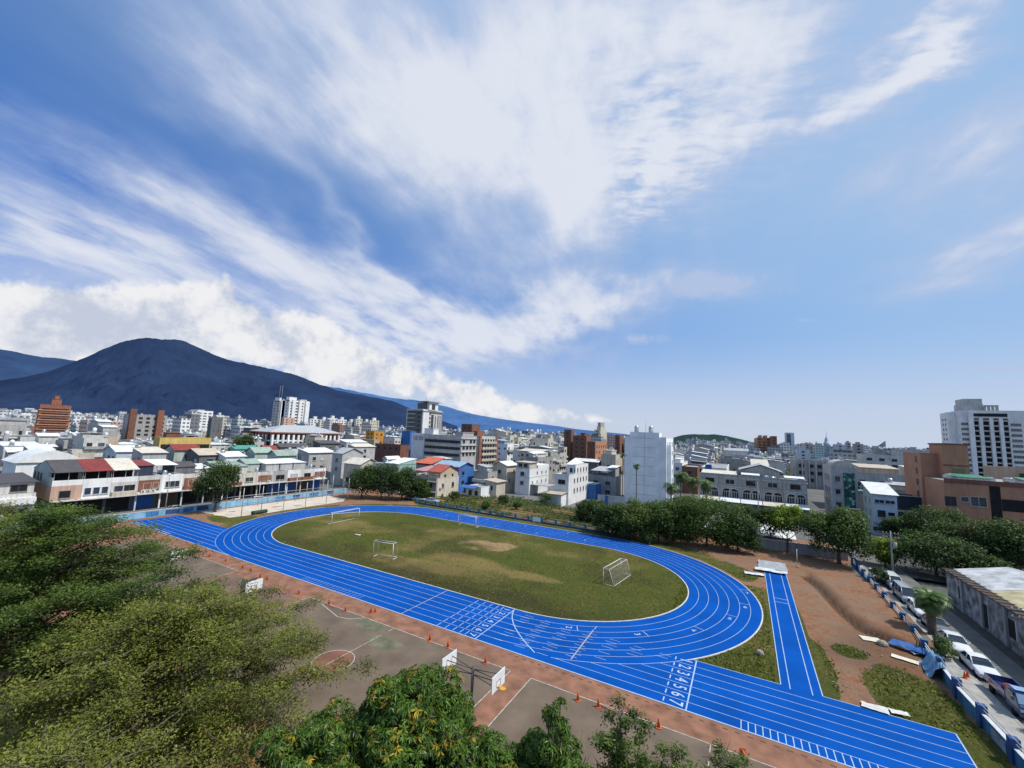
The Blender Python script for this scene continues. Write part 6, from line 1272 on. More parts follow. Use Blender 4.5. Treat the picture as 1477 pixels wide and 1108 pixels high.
# --- middle distance trees
tree('round dark tree with short trunk standing at the left end of the sand court', -107.2, 52.6, 11, [(0, 0, 6.6, 4.2, 4.4, 4.2), (.8, 1.2, 8.4, 3.0, 3.2, 2.6), (-.6, -2, 5.2, 2.6, 2.4, 2.2)], 9000, .42, 'dark', 21, 3.4, .3)
for i, (x, y, h, w, lab) in enumerate([(-99.0, 88.0, 9.4, 4.4, 'leftmost dark dense tree of the clump at the far end of the sand court'), (-94.2, 91.0, 10.6, 5.0, 'tallest dark dense tree of the clump behind the far track corner'), (-89.0, 94.2, 9.2, 4.4, 'right hand dark tree of the clump behind the far track corner'), (-85.2, 97.0, 6.4, 2.8, 'small dark tree between the clump and the grey house')]):
    tree(lab, x, y, h, [(0, 0, h*.5, w, w, h*.48), (w*.4, .5, h*.72, w*.6, w*.7, h*.26), (-w*.4, -.6, h*.40, w*.8, w*.7, h*.36), (w*.5, -.4, h*.3, w*.7, w*.6, h*.28)], 7600, .45, 'dark', 31+i, h*.3, .2)
for i, (px, D_, h, w, mk, lab) in enumerate([
  (884, 94.8, 7.0, 3.6, 'dark', 'first dark bushy tree at the left of the belt behind the back straight'), (915, 94.0, 7.6, 4.0, 'sap', 'second bushy tree of the belt below the white block'), (950, 94.6, 8.4, 4.3, 'mid', 'rounded tree of the belt left of the largest one'),
  (1018, 96.0, 9.8, 6.3, 'mid', 'largest broad round tree of the belt by the far right bend'), (1062, 95.5, 7.2, 3.6, 'dark', 'dark tree at the right end of the belt beside the white lean-to roof'), (985, 103, 8.5, 4.0, 'dark', 'dark tree set back between the two round crowns'), (852, 108, 5.0, 3.2, 'dark', 'low dark tree at the corner of the vegetable plot')]):
    x, y, _ = far(px, 700, D_)
    tree(lab, x, y, h, [(0, 0, h*.56, w*1.1, w, h*.44), (w*.5, -.4, h*.64, w*.7, w*.65, h*.3), (-w*.5, .3, h*.60, w*.7, w*.65, h*.30), (0, -w*.5, h*.32, w*1.0, w*.6, h*.3), (w*.6, -w*.3, h*.26, w*.6, w*.5, h*.24), (-w*.6, -w*.3, h*.26, w*.6, w*.5, h*.24)], int(5200+w*1700), .37, mk, 51+i, h*.34, .24, sub=.27, nsub=26)
for i, (px, py, h, w, lab) in enumerate([(935, 784, 2.6, 1.6, 'small shrub in front of the tree belt, nearest the shaded bend'), (990, 786, 3.6, 2.3, 'loose leafy shrub under the largest round tree'), (905, 776, 3.0, 1.8, 'shrub with upright stems at the left foot of the belt'), (1085, 778, 2.4, 1.2, 'light green shrub beside the white lean-to roof'), (965, 782, 2.4, 1.6, 'low shrub between the shaded bend and the belt')]):
    x, y, _ = at(px, py); tree(lab, x, y, h, [(0, 0, h*.55, w, w, h*.5), (w*.5, 0, h*.4, w*.6, w*.6, h*.35)], 1500, .34, 'mid', 71+i, h*.4, .07, 'shrub', 'shrub')
x, y, _ = far(1135, 760, 101)
tree('bright yellow green tree left of the dark round tree behind the jump pit', x, y, 9, [(0, 0, 6.0, 3.4, 3.2, 2.9), (.8, -.3, 7.2, 2.2, 2.2, 2.0), (-1.6, .4, 5.2, 2.2, 2.0, 2.0)], 6500, .40, 'bright', 81, 3.6, .2)
tree('dark tree half hidden behind the bright yellow green tree', x-2.6, y+2.2, 8, [(0, 0, 5, 3.2, 3, 3.0)], 3600, .42, 'dark', 82, 3, .2)
x, y, _ = far(1208, 760, 99)
tree('big dark round tree near the first parked car', x, y, 9.4, [(0, 0, 5.6, 5.8, 5.2, 3.4), (1.5, -.5, 7.4, 3.6, 3.4, 2.0), (-2.4, .3, 6.0, 3.4, 3.0, 2.6), (2.6, -1.4, 3.4, 2.8, 2.4, 2.2), (-1, -1.5, 3.6, 3.4, 2.4, 1.8)], 15000, .40, 'mid', 83, 3.4, .34)
for i, (px, py, D_, h, w, mk, lab) in enumerate([(1276, 800, 104, 4.6, 2.3, 'bright', 'small bright leafed tree behind the utility pole'), (1348, 785, 105, 5.8, 5.2, 'dark', 'spreading tree with lit top beyond the grey road'), (1345, 755, 128, 8.8, 5.0, 'dark', 'tree standing in shadow against the brown institute'), (1440, 780, 116, 9.6, 4.2, 'shadeolive', 'loose feathery olive tree in front of the institute wing'), (1400, 780, 122, 8.0, 5.0, 'dark', 'dark tree between the feathery tree and the institute tower'), (1475, 780, 112, 9.5, 4.8, 'dark', 'dark tree at the right edge behind the weathered shed'), (1300, 790, 132, 5.6, 2.8, 'dark', 'dark tree below the mesh clad building'), (1416, 800, 103, 4.6, 2.6, 'dark', 'dark low tree beyond the far end of the weathered shed')]):  # dark and dimmed leaf colours carry the shade over this corner
    x, y, _ = far(px, py, D_)
    tree(lab, x, y, h, [(0, 0, h*.60, w*1.15, w*1.1, h*.38), (w*.5, -.4, h*.72, w*.7, w*.7, h*.26), (-w*.6, .3, h*.58, w*.7, w*.7, h*.28), (0, -w*.5, h*.36, w*.9, w*.6, h*.26)], 8000 if mk != 'shadeolive' else 6500, .42 if mk != 'olive' else .3, mk, 91+i, h*.42, .2)
x, y, _ = at(1266, 843); tree('round bush by the first parked car at the wall', x+.3, y, 2.6, [(0, 0, 1.4, 1.2, 1.6, 1.2)], 1500, .26, 'dark', 103, 1, .06, 'shrub', 'shrub')
x, y, _ = at(1366, 958); tree('dense green bush beside the white sedan at the tarp', 18.0, 61.6, 1.9, [(0, 0, .9, .8, 1.5, .9), (0, .9, .8, .6, .9, .7)], 1900, .2, 'mid', 104, .8, .05, 'shrub', 'shrub')
x, y, _ = at(1468, 1045); tree('rust coloured bush near the truck front', 19.4, 49.6, 1.2, [(0, 0, .6, .8, .7, .5)], 900, .18, 'rust', 105, .5, .04, 'shrub', 'shrub')
for i, (px, py, h, lab) in enumerate([(700, 735, 2.2, 'low bush left of the white three storey house'), (725, 727, 2.8, 'leafy bush in front of the tan roofed house'), (785, 728, 3.6, 'dark bush below the carport of the white house'), (655, 722, 3.0, 'bush at the foot of the cream side wall'), (612, 722, 4.2, 'slim small tree before the grey three storey house'), (862, 738, 3.4, 'yellow green bush near the white panel fence'), (745, 735, 2.4, 'dark bush at the plot edge under the white house'), (845, 742, 2.6, 'bush beside the tall white house')]):
    x, y, _ = at(px, py); tree(lab, x, y, h, [(0, 0, h*.5, h*.55, h*.6, h*.45), (h*.3, .2, h*.65, h*.35, h*.35, h*.3)], 1100, .34, 'dark' if i % 2 else 'mid', 111+i, h*.3, .06, 'shrub', 'shrub')
# --- trees scattered through the city
CT = []
for i in range(4):
    h = [8, 9.5, 7, 11][i]; w = [4, 4.4, 5, 4][i]; CT.append((crown_mesh(131+i, [(0, 0, h*.6, w, w, h*.38), (w*.5, 0, h*.7, w*.55, w*.6, h*.24), (-w*.4, w*.3, h*.55, w*.6, w*.6, h*.28)], 1700, .75, ['dark', 'dark', 'mid', 'dark'][i]), trunk_mb(h*.45, .25, seed=i, limbs=3, spread=1.5).mesh('trunk')))
def city_tree(i, x, y, s, lab, grp=None, rz=0):
    t = thing('tree', lab, 'tree', (x, y, 0), rz, grp)
    for nm, me in (('crown', CT[i][0]), ('trunk', CT[i][1])): o = bpy.data.objects.new(nm, me); COL.objects.link(o); o.parent = t
    t.scale = (s, s, s)
for px, py, D_, s, lab in [(108, 655, 172, .9, 'dark tree left behind the white curved hall'), (125, 652, 176, .95, 'dark tree right behind the white curved hall'), (332, 640, 262, 1.2, 'left dark tree before the columned hall'), (352, 640, 268, 1.3, 'right dark tree before the columned hall'), (342, 640, 252, .9, 'low dark tree between the two before the columned hall'),
   (222, 630, 300, 1.1, 'dark tree behind the yellow building left'), (246, 630, 305, 1., 'dark tree behind the yellow building right'), (835, 685, 160, .85, 'dark tree between the two white houses'), (822, 690, 158, .7, 'smaller dark tree between the two white houses'), (460, 645, 205, 1., 'dark tree left in front of the columned hall end'), (480, 645, 210, 1., 'dark tree right in front of the columned hall end'), (1112, 660, 240, 1.2, 'dark tree left of the long grey school'), (1125, 660, 236, 1.1, 'dark tree at the corner of the long grey school'), (1192, 660, 300, 1.2, 'tree behind the long grey school, left'), (1215, 660, 300, 1.2, 'tree behind the long grey school, right'), (1096, 740, 112, .6, 'small tree under the stone row canopies'), (1075, 735, 124, .55, 'small tree left under the stone row canopies')]:
    x, y, _ = far(px, py, D_); city_tree(rc.randrange(4), x, y, s, lab, None, rc.uniform(0, 6))
HO = [(i_[2], i_[3]) for i_ in near_]
k = 0
for _ in range(900):
    if k >= 46: break
    D_ = rc.uniform(150, 620); px = rc.uniform(0, 1477); x, y, _z = far(px, 640, D_)
    if not clear(x-3, x+3, y-3, y+3) or not fits(x-4, x+4, y-4, y+4, 8.5): continue
    if any(abs(a-x) < 8.5 and abs(b-y) < 6 for a, b in HO): 
        if D_ < 330: continue
    i = rc.randrange(4); city_tree(i, x, y, rc.uniform(.7, 1.15), ['dark green city tree between rooftops', 'tall dark city tree between rooftops', 'broad lighter green city tree between rooftops', 'high narrow dark city tree between rooftops'][i], 'trees scattered between the houses', rc.uniform(0, 6)); k += 1
# --- palms
def palm(label, x, y, h, r, nf, fl, seed, mk='palm', dry=6, name='palm_tree', droop=1.0, bulge=1., lw=.07, tilt=0):
    R = random.Random(seed); t = thing(name, label, 'palm', (x, y, 0))
    mb = MB(); n = 10; mb.tube([(tilt*(i/n)**2, 0, h*i/n-.2) for i in range(n+1)], [r*(1.25 if i == 0 else (1 if i < n-2 else bulge)) for i in range(n+1)], PALMB, 10)
    for i in range(int(h/.35)): z = .3+i*.35; q = z/h; 
    mb.build('trunk', t, (0, 0, 0))
    V, F, M, Tn = [], [], [], []
    def add(q, m, tone): b = len(V); V.extend(q); F.append((b, b+1, b+2, b+3)); M.append(m); Tn.extend([tone]*4)
    for k in range(nf+dry):
        d_ = k >= nf; a = 2.4*k+R.uniform(-.2, .2); e0 = (R.uniform(-.2, 1.35) if not d_ else R.uniform(-1.2, -.6)); L = fl*R.uniform(.8, 1.1)*(1 if not d_ else .8); p = np.array([tilt, 0, h-.1]); el_ = e0; N_ = 9; tone = min(1, max(0, R.gauss(.5, .15)+.2*sin(e0)))
        for s in range(N_):
            st = L/N_; dr = np.array([cos(a)*cos(el_), sin(a)*cos(el_), sin(el_)]); q = p+dr*st; sd_ = np.array([-sin(a), cos(a), 0]); up_ = np.cross(sd_, dr)*-1
            ll = fl*.28*sin(pi*min(.98, (s+1.2)/(N_+.6)))+.06
            for sg in (-1, 1):
                for f in (0, .5):
                    c = p+(q-p)*f; tip = c+(sd_*sg*.8+dr*.55+np.array([0, 0, -.25*droop]))*ll
                    add([tuple(c), tuple(c+dr*st*.42), tuple(tip+dr*.04), tuple(tip)], 1 if d_ else 0, min(1, max(0, tone+R.uniform(-.15, .15))))
            p = q; el_ -= (.20+.10*s/N_)*droop*(1 if not d_ else .4)
    me = np_mesh('fronds', V, F, [LM[mk], LM['drypalm']], M, Tn); o = bpy.data.objects.new('fronds', me); COL.objects.link(o); o.parent = t; return t
palm('thick trunked date palm between parked cars and the road', 19.0, 68.3, 4.0, .40, 60, 2.3, 1, dry=10, bulge=1.3)
x, y, _ = far(918, 700, 141); palm('tall slender palm in front of the white seven storey block', x, y, 12.4, .14, 22, 1.7, 2, dry=3)
x, y, _ = far(898, 690, 143); palm('slender palm at the left edge of the white seven storey block', x, y, 15.5, .13, 20, 1.6, 3, dry=2)
for i, (px, D_, h, lab) in enumerate([(968, 118, 9.0, 'left bushy palm behind the tree belt'), (982, 124, 11.5, 'tallest bushy palm behind the tree belt'), (1000, 122, 10.5, 'right bushy palm behind the tree belt'), (1018, 130, 9.5, 'far right small palm behind the tree belt')]):
    x, y, _ = far(px, 700, D_); palm(lab, x, y, h, .16, 26, 3.0, 11+i, dry=4, droop=1.1)
def banana(label, x, y, h, seed):
    R = random.Random(seed); t = thing('banana_plant', label, 'banana plant', (x, y, 0)); mb = MB(); mb.tube([(0, 0, -.1), (.05, 0, h*.5)], [.12, .08], mat('banana_stem', (.22, .22, .10), .7, .3, 3), 7); mb.build('stem', t, (0, 0, 0)); V, F, Tn = [], [], []
    for k in range(8):
        a = 2.4*k+R.uniform(-.3, .3); el_ = R.uniform(.5, 1.35); p = np.array([0, 0, h*.48]); L = h*.62*R.uniform(.8, 1.1); sd_ = np.array([-sin(a), cos(a), 0]); tone = R.uniform(.3, .9); prev = None
        for s in range(7):
            w = .30*sin(pi*(s+.4)/7.2)*h/3.2; cur = (p+sd_*w+np.array([0, 0, w*.3]), p, p-sd_*w+np.array([0, 0, w*.3]))
            if prev:
                for i_ in (0, 1): b = len(V); V.extend([tuple(prev[i_]), tuple(prev[i_+1]), tuple(cur[i_+1]), tuple(cur[i_])]); F.append((b, b+1, b+2, b+3)); Tn.extend([tone]*4)
            prev = cur; p = p+np.array([cos(a)*cos(el_), sin(a)*cos(el_), sin(el_)])*L/6; el_ -= .26
    me = np_mesh('leaf_cluster', V, F, [LM['banana']], None, Tn); o = bpy.data.objects.new('leaf_cluster', me); COL.objects.link(o); o.parent = t
for i, (px, py, h, lab) in enumerate([(862, 768, 3.6, 'banana plant left of the tree belt at the plot corner'), (872, 764, 3.0, 'smaller banana plant next to the tree belt'), (925, 780, 2.6, 'banana plant in front of the second belt tree'), (1086, 790, 2.8, 'banana plant near the white lean-to roof')]): x, y, _ = at(px, py); banana(lab, x, y, h, i)
# --- vegetable plot behind the back straight
def veg():
    R = np.random.default_rng(5); P = []
    for r_ in np.arange(94.2, 124, 1.7):
        m = int(620); xs = R.uniform(-86, -24, m); ys = r_+.10*(xs+55)*.4+R.normal(0, .22, m)
        keep = (fbm(xs, ys, 5, 77) > .40) & (xs > -86+(ys-94)*1.0-8) & ~((xs > -62) & (ys > 121)) & ~((xs > -50) & (ys > 117)) & (ys > 93.4)
        P.append(np.stack([xs[keep], ys[keep], R.uniform(.0, .55, keep.sum())*(.4+1.2*fbm(xs[keep], ys[keep], 4, 5))], 1))
    P = np.concatenate(P); k = 3; P = np.repeat(P, k, 0)+R.normal(0, .14, (len(P)*k, 3)); n = len(P); N = unit(R.normal(0, .6, (n, 3))+np.array([0, 0, .8])); L = R.uniform(.22, .5, n)
    me = np_mesh('vegetable_rows', leaves(P, N, R.normal(0, 1, (n, 3)), L, L*.55), np.arange(4*n).reshape(-1, 4), [LM['veg']], tone=np.repeat(np.clip(R.normal(.45, .25, n), 0, 1), 4))
    o = bpy.data.objects.new('vegetable_rows', me); COL.objects.link(o); tag(o, 'rows of green vegetables growing in the plot behind the track', 'crops', kind='stuff')
veg()
# --- foreground trees
def spray_tree(label, x, y, zs, nb, Lmax, n, leaf, mk, seed, r=.3, disc=1.25, thick=.22, top=None, bare=False, bias=None, asp=.45, Lz=None, twigs=0):
    "layered tree: level boughs carrying flat sprays of fine leaves"
    R = np.random.default_rng(seed); t = thing('tree', label, 'tree', (x, y, 0)); H_ = zs[-1]; mb = MB()
    mb.tube([(.25*sin(i*.9)*.4, .2*cos(i*1.3)*.4, H_*i/8-.2) for i in range(9)], [r*(1.4 if i == 0 else 1-.1*i) for i in range(9)], BARK, 10)
    C, S = [], []
    for zi, z in enumerate(zs):
        f = (z-zs[0])/(zs[-1]-zs[0]); Lm = Lmax*(Lz(f) if Lz else (1-.75*f**1.6))
        for k in range(nb):
            a = 2*pi*(k+.5*(zi % 2))/nb+R.uniform(-.25, .25); L = Lm*R.uniform(.7, 1.12)
            if bias is not None: L *= 1+bias[1]*cos(a-bias[0])
            s = np.array([0, 0, z-.6]); e = np.array([cos(a)*L, sin(a)*L, z+L*R.uniform(-.06, .22)]); mid = (s+e)/2+np.array([0, 0, .25]); mb.tube([s, mid, e], [r*.26, r*.13, .010], BARK if not bare else BARKL, 5)
            for u in np.arange(.30, 1.04, .55/max(L, .6)):
                c = s*(1-u)**2+2*u*(1-u)*mid+e*u*u; off = R.normal(0, .45, 3)*np.array([1, 1, .35]); C.append(c+off); S.append(disc*R.uniform(.6, 1.2))
                if twigs and R.random() < twigs: q = c+off; mb.tube([c-np.array([0, 0, .1]), (c+q)/2, q+R.normal(0, .5, 3)], [.03, .02, .006], BARKL, 4)
    C = np.array(C); S = np.array(S); w = S**2/np.sum(S**2); k = R.choice(len(C), n, p=w); d = R.normal(0, .5, (n, 3)); P = C[k]+d*S[k][:, None]*np.array([1, 1, thick]); P[:, 2] += -.10*(d[:, 0]**2+d[:, 1]**2)*S[k]
    N = unit(R.normal(0, .42, (n, 3))+np.array([0, 0, 1.])); T = d+R.normal(0, .5, (n, 3)); L = leaf*R.uniform(.6, 1.4, n)
    tone = R.normal(.46, .22, len(C))[k]+.40*d[:, 2]+R.normal(0, .13, n)+.12*((P[:, 2]-zs[0])/(zs[-1]-zs[0])-.5)  # undersides of the sprays darkened in tone, like occlusion shade
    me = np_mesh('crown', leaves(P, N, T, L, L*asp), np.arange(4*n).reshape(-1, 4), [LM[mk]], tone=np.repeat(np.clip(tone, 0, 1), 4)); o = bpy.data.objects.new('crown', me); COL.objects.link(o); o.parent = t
    mb.build('trunk', t, (0, 0, 0)); return t
spray_tree('tall dark tree with level layered boughs at the left edge', -45.5, 11.2, np.linspace(5.0, 13.6, 10), 8, 8.6, 120000, .19, 'fine', 201, .34, 1.05, .42, bias=(.9, .28))
spray_tree('lighter green layered tree at the far left edge', -55.5, 9.0, np.linspace(4.0, 12.8, 9), 7, 7.2, 70000, .20, 'olive', 202, .3, 1.1, .45)
spray_tree('pale green tree standing between the dark layered tree and the yellow green one', -41.5, 13.4, np.linspace(2.6, 7.2, 6), 7, 5.6, 46000, .17, 'sap', 206, .2, .9, .5)
spray_tree('broad yellow green fine leaved tree filling the lower left', -30.4, 13.6, np.linspace(3.2, 9.7, 10), 9, 9.2, 150000, .155, 'olive', 203, .28, .85, .55, bias=(1.0, .12), Lz=lambda f: 1-.75*f**2.2, twigs=.08)
spray_tree('dark fine leaved tree with bare grey twigs at the bottom left corner', -24.0, 7.0, np.linspace(2.6, 7.6, 7), 8, 8.4, 62000, .14, 'olive', 204, .25, .8, .5, bare=True, Lz=lambda f: 1-.8*f**2, twigs=.4)
def mango(label, x, y, blobs, ncl, seed, flush=.05, r=.26, leafL=.27, mk='mango', per=11):
    R = np.random.default_rng(seed); t = thing('tree', label, 'tree', (x, y, 0)); C, S = [], []
    for (cx, cy, cz, rx, ry, rz) in blobs:
        m = int(16*(rx*ry*rz)**(1/3)/2); d = unit(R.normal(0, 1, (m, 3))); d[:, 2] = np.abs(d[:, 2])*np.where(R.random(m) < .8, 1, -.6); C.append(np.array([cx, cy, cz])+d*np.array([rx, ry, rz])*R.uniform(.6, 1., (m, 1))); S.append(np.mean([rx, ry, rz])*R.uniform(.22, .42, m)); C.append(np.array([[cx, cy, cz]])); S.append(np.array([min(rx, ry, rz)*.8]))
    C = np.concatenate(C); S = np.concatenate(S); w = S**2/np.sum(S**2); k = R.choice(len(C), ncl, p=w); d = unit(R.normal(0, 1, (ncl, 3))+np.array([0, 0, .3])); Q = C[k]+d*S[k][:, None]*R.uniform(.7, 1.05, (ncl, 1))*np.array([1, 1, .9])
    n = ncl*per; Qr = np.repeat(Q, per, 0); ax = np.repeat(unit(d+np.array([0, 0, .6])), per, 0); a = unit(np.cross(ax, R.normal(0, 1, (n, 3)))); T = unit(a+ax*R.uniform(-.2, .5, (n, 1))+np.array([0, 0, -.75])); L = leafL*R.uniform(.6, 1.25, n); P = Qr+T*L[:, None]*.55; N = unit(np.cross(T, np.cross(ax, T))+R.normal(0, .25, (n, 3)))
    fl = np.repeat(R.random(ncl) < flush, per); tone = np.repeat(R.normal(.42, .2, ncl)+.2*d[:, 2], per)+R.normal(0, .14, n)
    V = leaves(P, N, T, L, L*.26)
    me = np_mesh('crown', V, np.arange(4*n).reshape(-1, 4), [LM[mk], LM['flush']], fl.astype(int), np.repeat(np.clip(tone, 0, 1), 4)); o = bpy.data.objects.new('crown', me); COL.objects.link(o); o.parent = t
    mb = trunk_mb(max(b_[2] for b_ in blobs)*.75, r, limbs=7, spread=2.2, seed=seed)
    for c, s in zip(C, S): mb.tube([(0, 0, max(1.5, c[2]*.45)), (c[0]*.5, c[1]*.5, c[2]*.75), tuple(c)], [.10, .07, .02], BARK, 5)
    mb.build('trunk', t, (0, 0, 0))
mango('glossy broad leaved tree with yellow new shoots at the bottom centre', -13.6, 16.0, [(0, 0, 6.4, 3.4, 3.2, 2.6), (-2.8, -1.4, 5.8, 2.4, 2.4, 2.0), (2.7, 1.0, 5.8, 2.4, 2.0, 1.9), (.4, 2.0, 5.8, 2.2, 1.9, 1.8), (.3, -.2, 8.6, 1.3, 1.3, 1.1), (-1.6, .8, 7.9, 1.2, 1.2, 1.0), (1.9, -.4, 7.9, 1.3, 1.2, 1.0), (4.4, .4, 5.2, 1.8, 1.7, 1.8), (-4.2, -3.0, 5.4, 2.0, 2.0, 1.8), (-4.6, -1.0, 4.8, 1.8, 1.8, 1.8), (-3.2, .9, 5.8, 1.6, 1.5, 1.5), (-5.4, -2.6, 3.8, 1.8, 1.8, 1.8), (-1.0, -3.0, 6.2, 2.4, 2.2, 1.9), (2.4, -2.4, 6.0, 2.4, 2.0, 1.9), (-2.4, 1.6, 6.6, 1.2, 1.2, 1.3)], 13500, 301, .085)
mango('second broad leaved tree with a narrow pointed top right of the bottom centre tree', -7.6, 18.6, [(0, 0, 5.6, 1.5, 1.6, 2.2), (0.1, .2, 8.2, .5, .5, 1.3), (-1.3, -.5, 5.6, 1.4, 1.3, 1.5), (1.3, -.4, 5.4, 1.4, 1.2, 1.5), (-2.2, -.8, 4.8, 1.3, 1.2, 1.4)], 2500, 302, .04, .16)
def shrubtop(label, x, y, h, w, seed, n=5200, mk='fine'):
    spray_tree(label, x, y, np.linspace(h*.35, h, 7), 6, w, n, .15, mk, seed, .10, .42, .6, bare=True, Lz=lambda f: 1-.8*f, twigs=.5)
shrubtop('thin upright small leaved tree at the bottom edge right of the pointed top', -5.3, 21.4, 8.2, 1.6, 401, 11000)
shrubtop('small leaved tree crown at the bottom edge below the lying cone', -.8, 23.6, 6.5, 2.2, 402, 12000)
shrubtop('small leaved tree crown between the other two at the bottom edge', -3.0, 22.2, 6.8, 2.2, 403, 12000)
shrubtop('bushy small leaved crown filling the bottom edge right of the pointed top', -4.3, 21.0, 6.3, 2.3, 404, 15000)
mango('low broad leaved crown at the bottom edge under the thin upright tree', -6.0, 19.8, [(0, 0, 4.6, 1.6, 1.4, 1.4), (1.5, .2, 4.3, 1.3, 1.2, 1.2)], 1500, 304, .05, .12)
# ---------------------------------------------------------------- street on the right, walls, cars and equipment
ASPH = mat('asphalt', (.155, .150, .142), .95, .22, .6, bump=.15); PAVE = mat('pavement', (.33, .31, .28), .9, .25, 1.2, bump=.1); GUT = mat('gutter', (.07, .065, .06), .95, .4, 1.5)
def sheetobj(name, label, cat, pts, z, m, parts=()):
    mb = MB(); mb.face([(x, y, z) for x, y in pts], m); return structure(mb.build(name), label, cat)
sheetobj('road', 'sunlit grey asphalt lane beside the school wall', 'road', [(18.6, 20), (24.2, 20), (24.6, 90), (24.6, 172), (19.2, 172), (18.9, 90)], -.10, ASPH)
mb = MB(); mb.box(16.6, 18.75, 20, 99, -.5, .04, PAVE); mb.box(18.751, 18.95, 20, 99, -.5, .06, wallm('conc')); structure(mb.build('pavement'), 'narrow concrete pavement between the wall and the parked cars', 'pavement')
mb = MB(); mb.box(24.25, 25.4, 20, 90, -.5, -.04, GUT); structure(mb.build('gutter'), 'dark gutter strip along the old shed', 'gutter')
sheetobj('side_road', 'shaded asphalt yard behind the parked vans', 'road', [(19.2, 172), (24.6, 172), (24.6, 96), (70, 96), (70, 135), (40, 136), (25, 146), (19.2, 146)], -.12, mat('asphalt_shaded', (.075, .073, .072), .95, .3, .5))  # darker asphalt colour carries the shadow lying on this yard
sheetobj('left_street', 'grey street between the row houses and the blue wall', 'road', [(-121.2, -20), (-111.2, -20), (-111.2, 130), (-121.2, 130)], -.10, mat('asphalt_left', (.17, .165, .16), .95, .2, .6))
mb = MB(); mb.box(20.6, 25.1, 43.5, 46.5, -.2, -.06, wallm('conc')); structure(mb.build('drain_cover'), 'pale concrete slab over the drain', 'slab') if False else None
WB = mat('wall_blue_paint', (.045, .17, .30), .7, .35, .8, streak=.35); WBD = mat('wall_blue_dark', (.03, .075, .20), .7, .3, 1); RAIL = mat('rail_white', (.55, .56, .57), .5, .15, 2); WBL = mat('wall_light_blue', (.20, .42, .60), .75, .25, .6, streak=.2)
def wallx(y): return float(np.interp(y, [38, 46, 52, 56.5, 66, 80, 100], [16.25, 16.1, 15.95, 16.2, 16.9, 17.15, 17.5]))
t = thing('boundary_wall', 'low blue boundary wall with square posts and white rails beside the parked cars', 'wall', (16.8, 78, 0))
def wallrun(mb, y0, y1, z0, z1, th, m, st=2.):
    ys = np.arange(y0, y1, st).tolist()+[y1]
    for a, b in zip(ys[:-1], ys[1:]):
        xa, xb = wallx(a), wallx(b); q = [(xa-th/2, a), (xb-th/2, b), (xb+th/2, b), (xa+th/2, a)]; b0_ = len(mb.v); mb.v += [(*p, z0) for p in q]+[(*p, z1) for p in q]; k = mb.mi(m)
        for f in ((0, 1, 5, 4), (1, 2, 6, 5), (2, 3, 7, 6), (3, 0, 4, 7), (7, 6, 5, 4)): mb.f.append(tuple(b0_+i for i in f[::-1])); mb.m.append(k); mb.smooth.append(False)
mb = MB(); wallrun(mb, 57.5, 99, -.5, .42, .22, WB); mb.build('base_wall', t)
mb = MB()
for z in (.62, .92): wallrun(mb, 57.5, 99, z, z+.09, .07, RAIL)
mb.build('rail', t)
for y in np.arange(58.2, 99, 4.05): x = wallx(y); MB().box(x-.24, x+.24, y-.24, y+.24, -.5, 1.18, WBD).box(x-.28, x+.28, y-.28, y+.28, 1.181, 1.26, WB).build('post', t)
t = thing('boundary_wall', 'taller solid blue wall with rails on top at the bottom right corner', 'wall', (16, 48, 0))
mb = MB(); wallrun(mb, 30, 57, -.5, 1.0, .22, WB); mb.build('base_wall', t); mb = MB(); wallrun(mb, 30, 57, 1.002, 1.06, .28, RAIL); mb.build('coping', t)
mb = MB(); wallrun(mb, 30, 57, 1.32, 1.37, .04, GALV); wallrun(mb, 30, 57, 1.58, 1.63, .04, GALV); mb.build('rail', t)
for y in np.arange(32.2, 57.4, 4.1): x = wallx(y); MB().box(x-.26, x+.26, y-.26, y+.26, -.5, 1.62, WBD).build('post', t)
MB().box(wallx(46)-.14, wallx(46)-.115, 45.2, 47.2, .1, .8, mat('mural_grey', (.28, .33, .36), .8, .5, 1.4)).build('mural', t)
t = thing('boundary_wall', 'long light blue street wall in front of the row houses', 'wall', (-110.6, 65, 0)); mb = MB(); mb.box(-110.85, -110.6, 30, 92, -.5, 1.25, WBL); mb.build('base_wall', t); MB().box(-110.9, -110.55, 30, 92, 1.251, 1.33, wallm('offwhite')).build('coping', t)
for i, (y, w) in enumerate([(41, 2.2), (44.4, 2.6), (47.6, 2), (50.4, 2.4), (69, 2.4), (74, 2.0), (79, 3), (85, 2.2)]): MB().box(-110.598, -110.58, y, y+w, .1, 1.1, WBD if i % 2 else mat('mural_blue', (.05, .20, .45), .8, .5, 1.2)).build('mural', t)
t = thing('boundary_fence', 'low blue fence with posts between the back straight and the vegetable plot', 'fence', (-52, 92.4, 0)); mb = MB(); mb.box(-82, -21, 92.3, 92.5, -.3, .35, WBD); mb.build('base_wall', t)
mb = MB(); mb.box(-82, -21, 92.36, 92.42, .6, .68, WB); mb.box(-82, -21, 92.36, 92.42, .95, 1.03, WB); mb.build('rail', t)
for x in np.arange(-81.5, -21, 3.6): MB().box(x-.2, x+.2, 92.2, 92.6, -.3, 1.3, WB).build('post', t)
t = thing('boundary_wall', 'grey wall with white top in the shade behind the jump pit', 'wall', (7, 101, 0)); MB().box(-4, 17.2, 101, 101.25, -.4, 1.9, wallm('stone')).build('base_wall', t); MB().box(-4, 17.2, 100.95, 101.3, 1.901, 2.0, RAIL).build('coping', t)
t = thing('shed', 'long low shed with bright white lean-to roof behind the tree belt', 'shed', (1, 108, 0)); MB().box(-7, 9, 106, 112, -.4, 2.2, wallm('conc')).build('wall', t); mb = MB(); mb.slab([(-7.5, 103.2, 2.1), (9.5, 103.2, 2.1), (9.5, 112.4, 3.6), (-7.5, 112.4, 3.6)], .1, roofm('rwhite')); mb.build('roof', t)
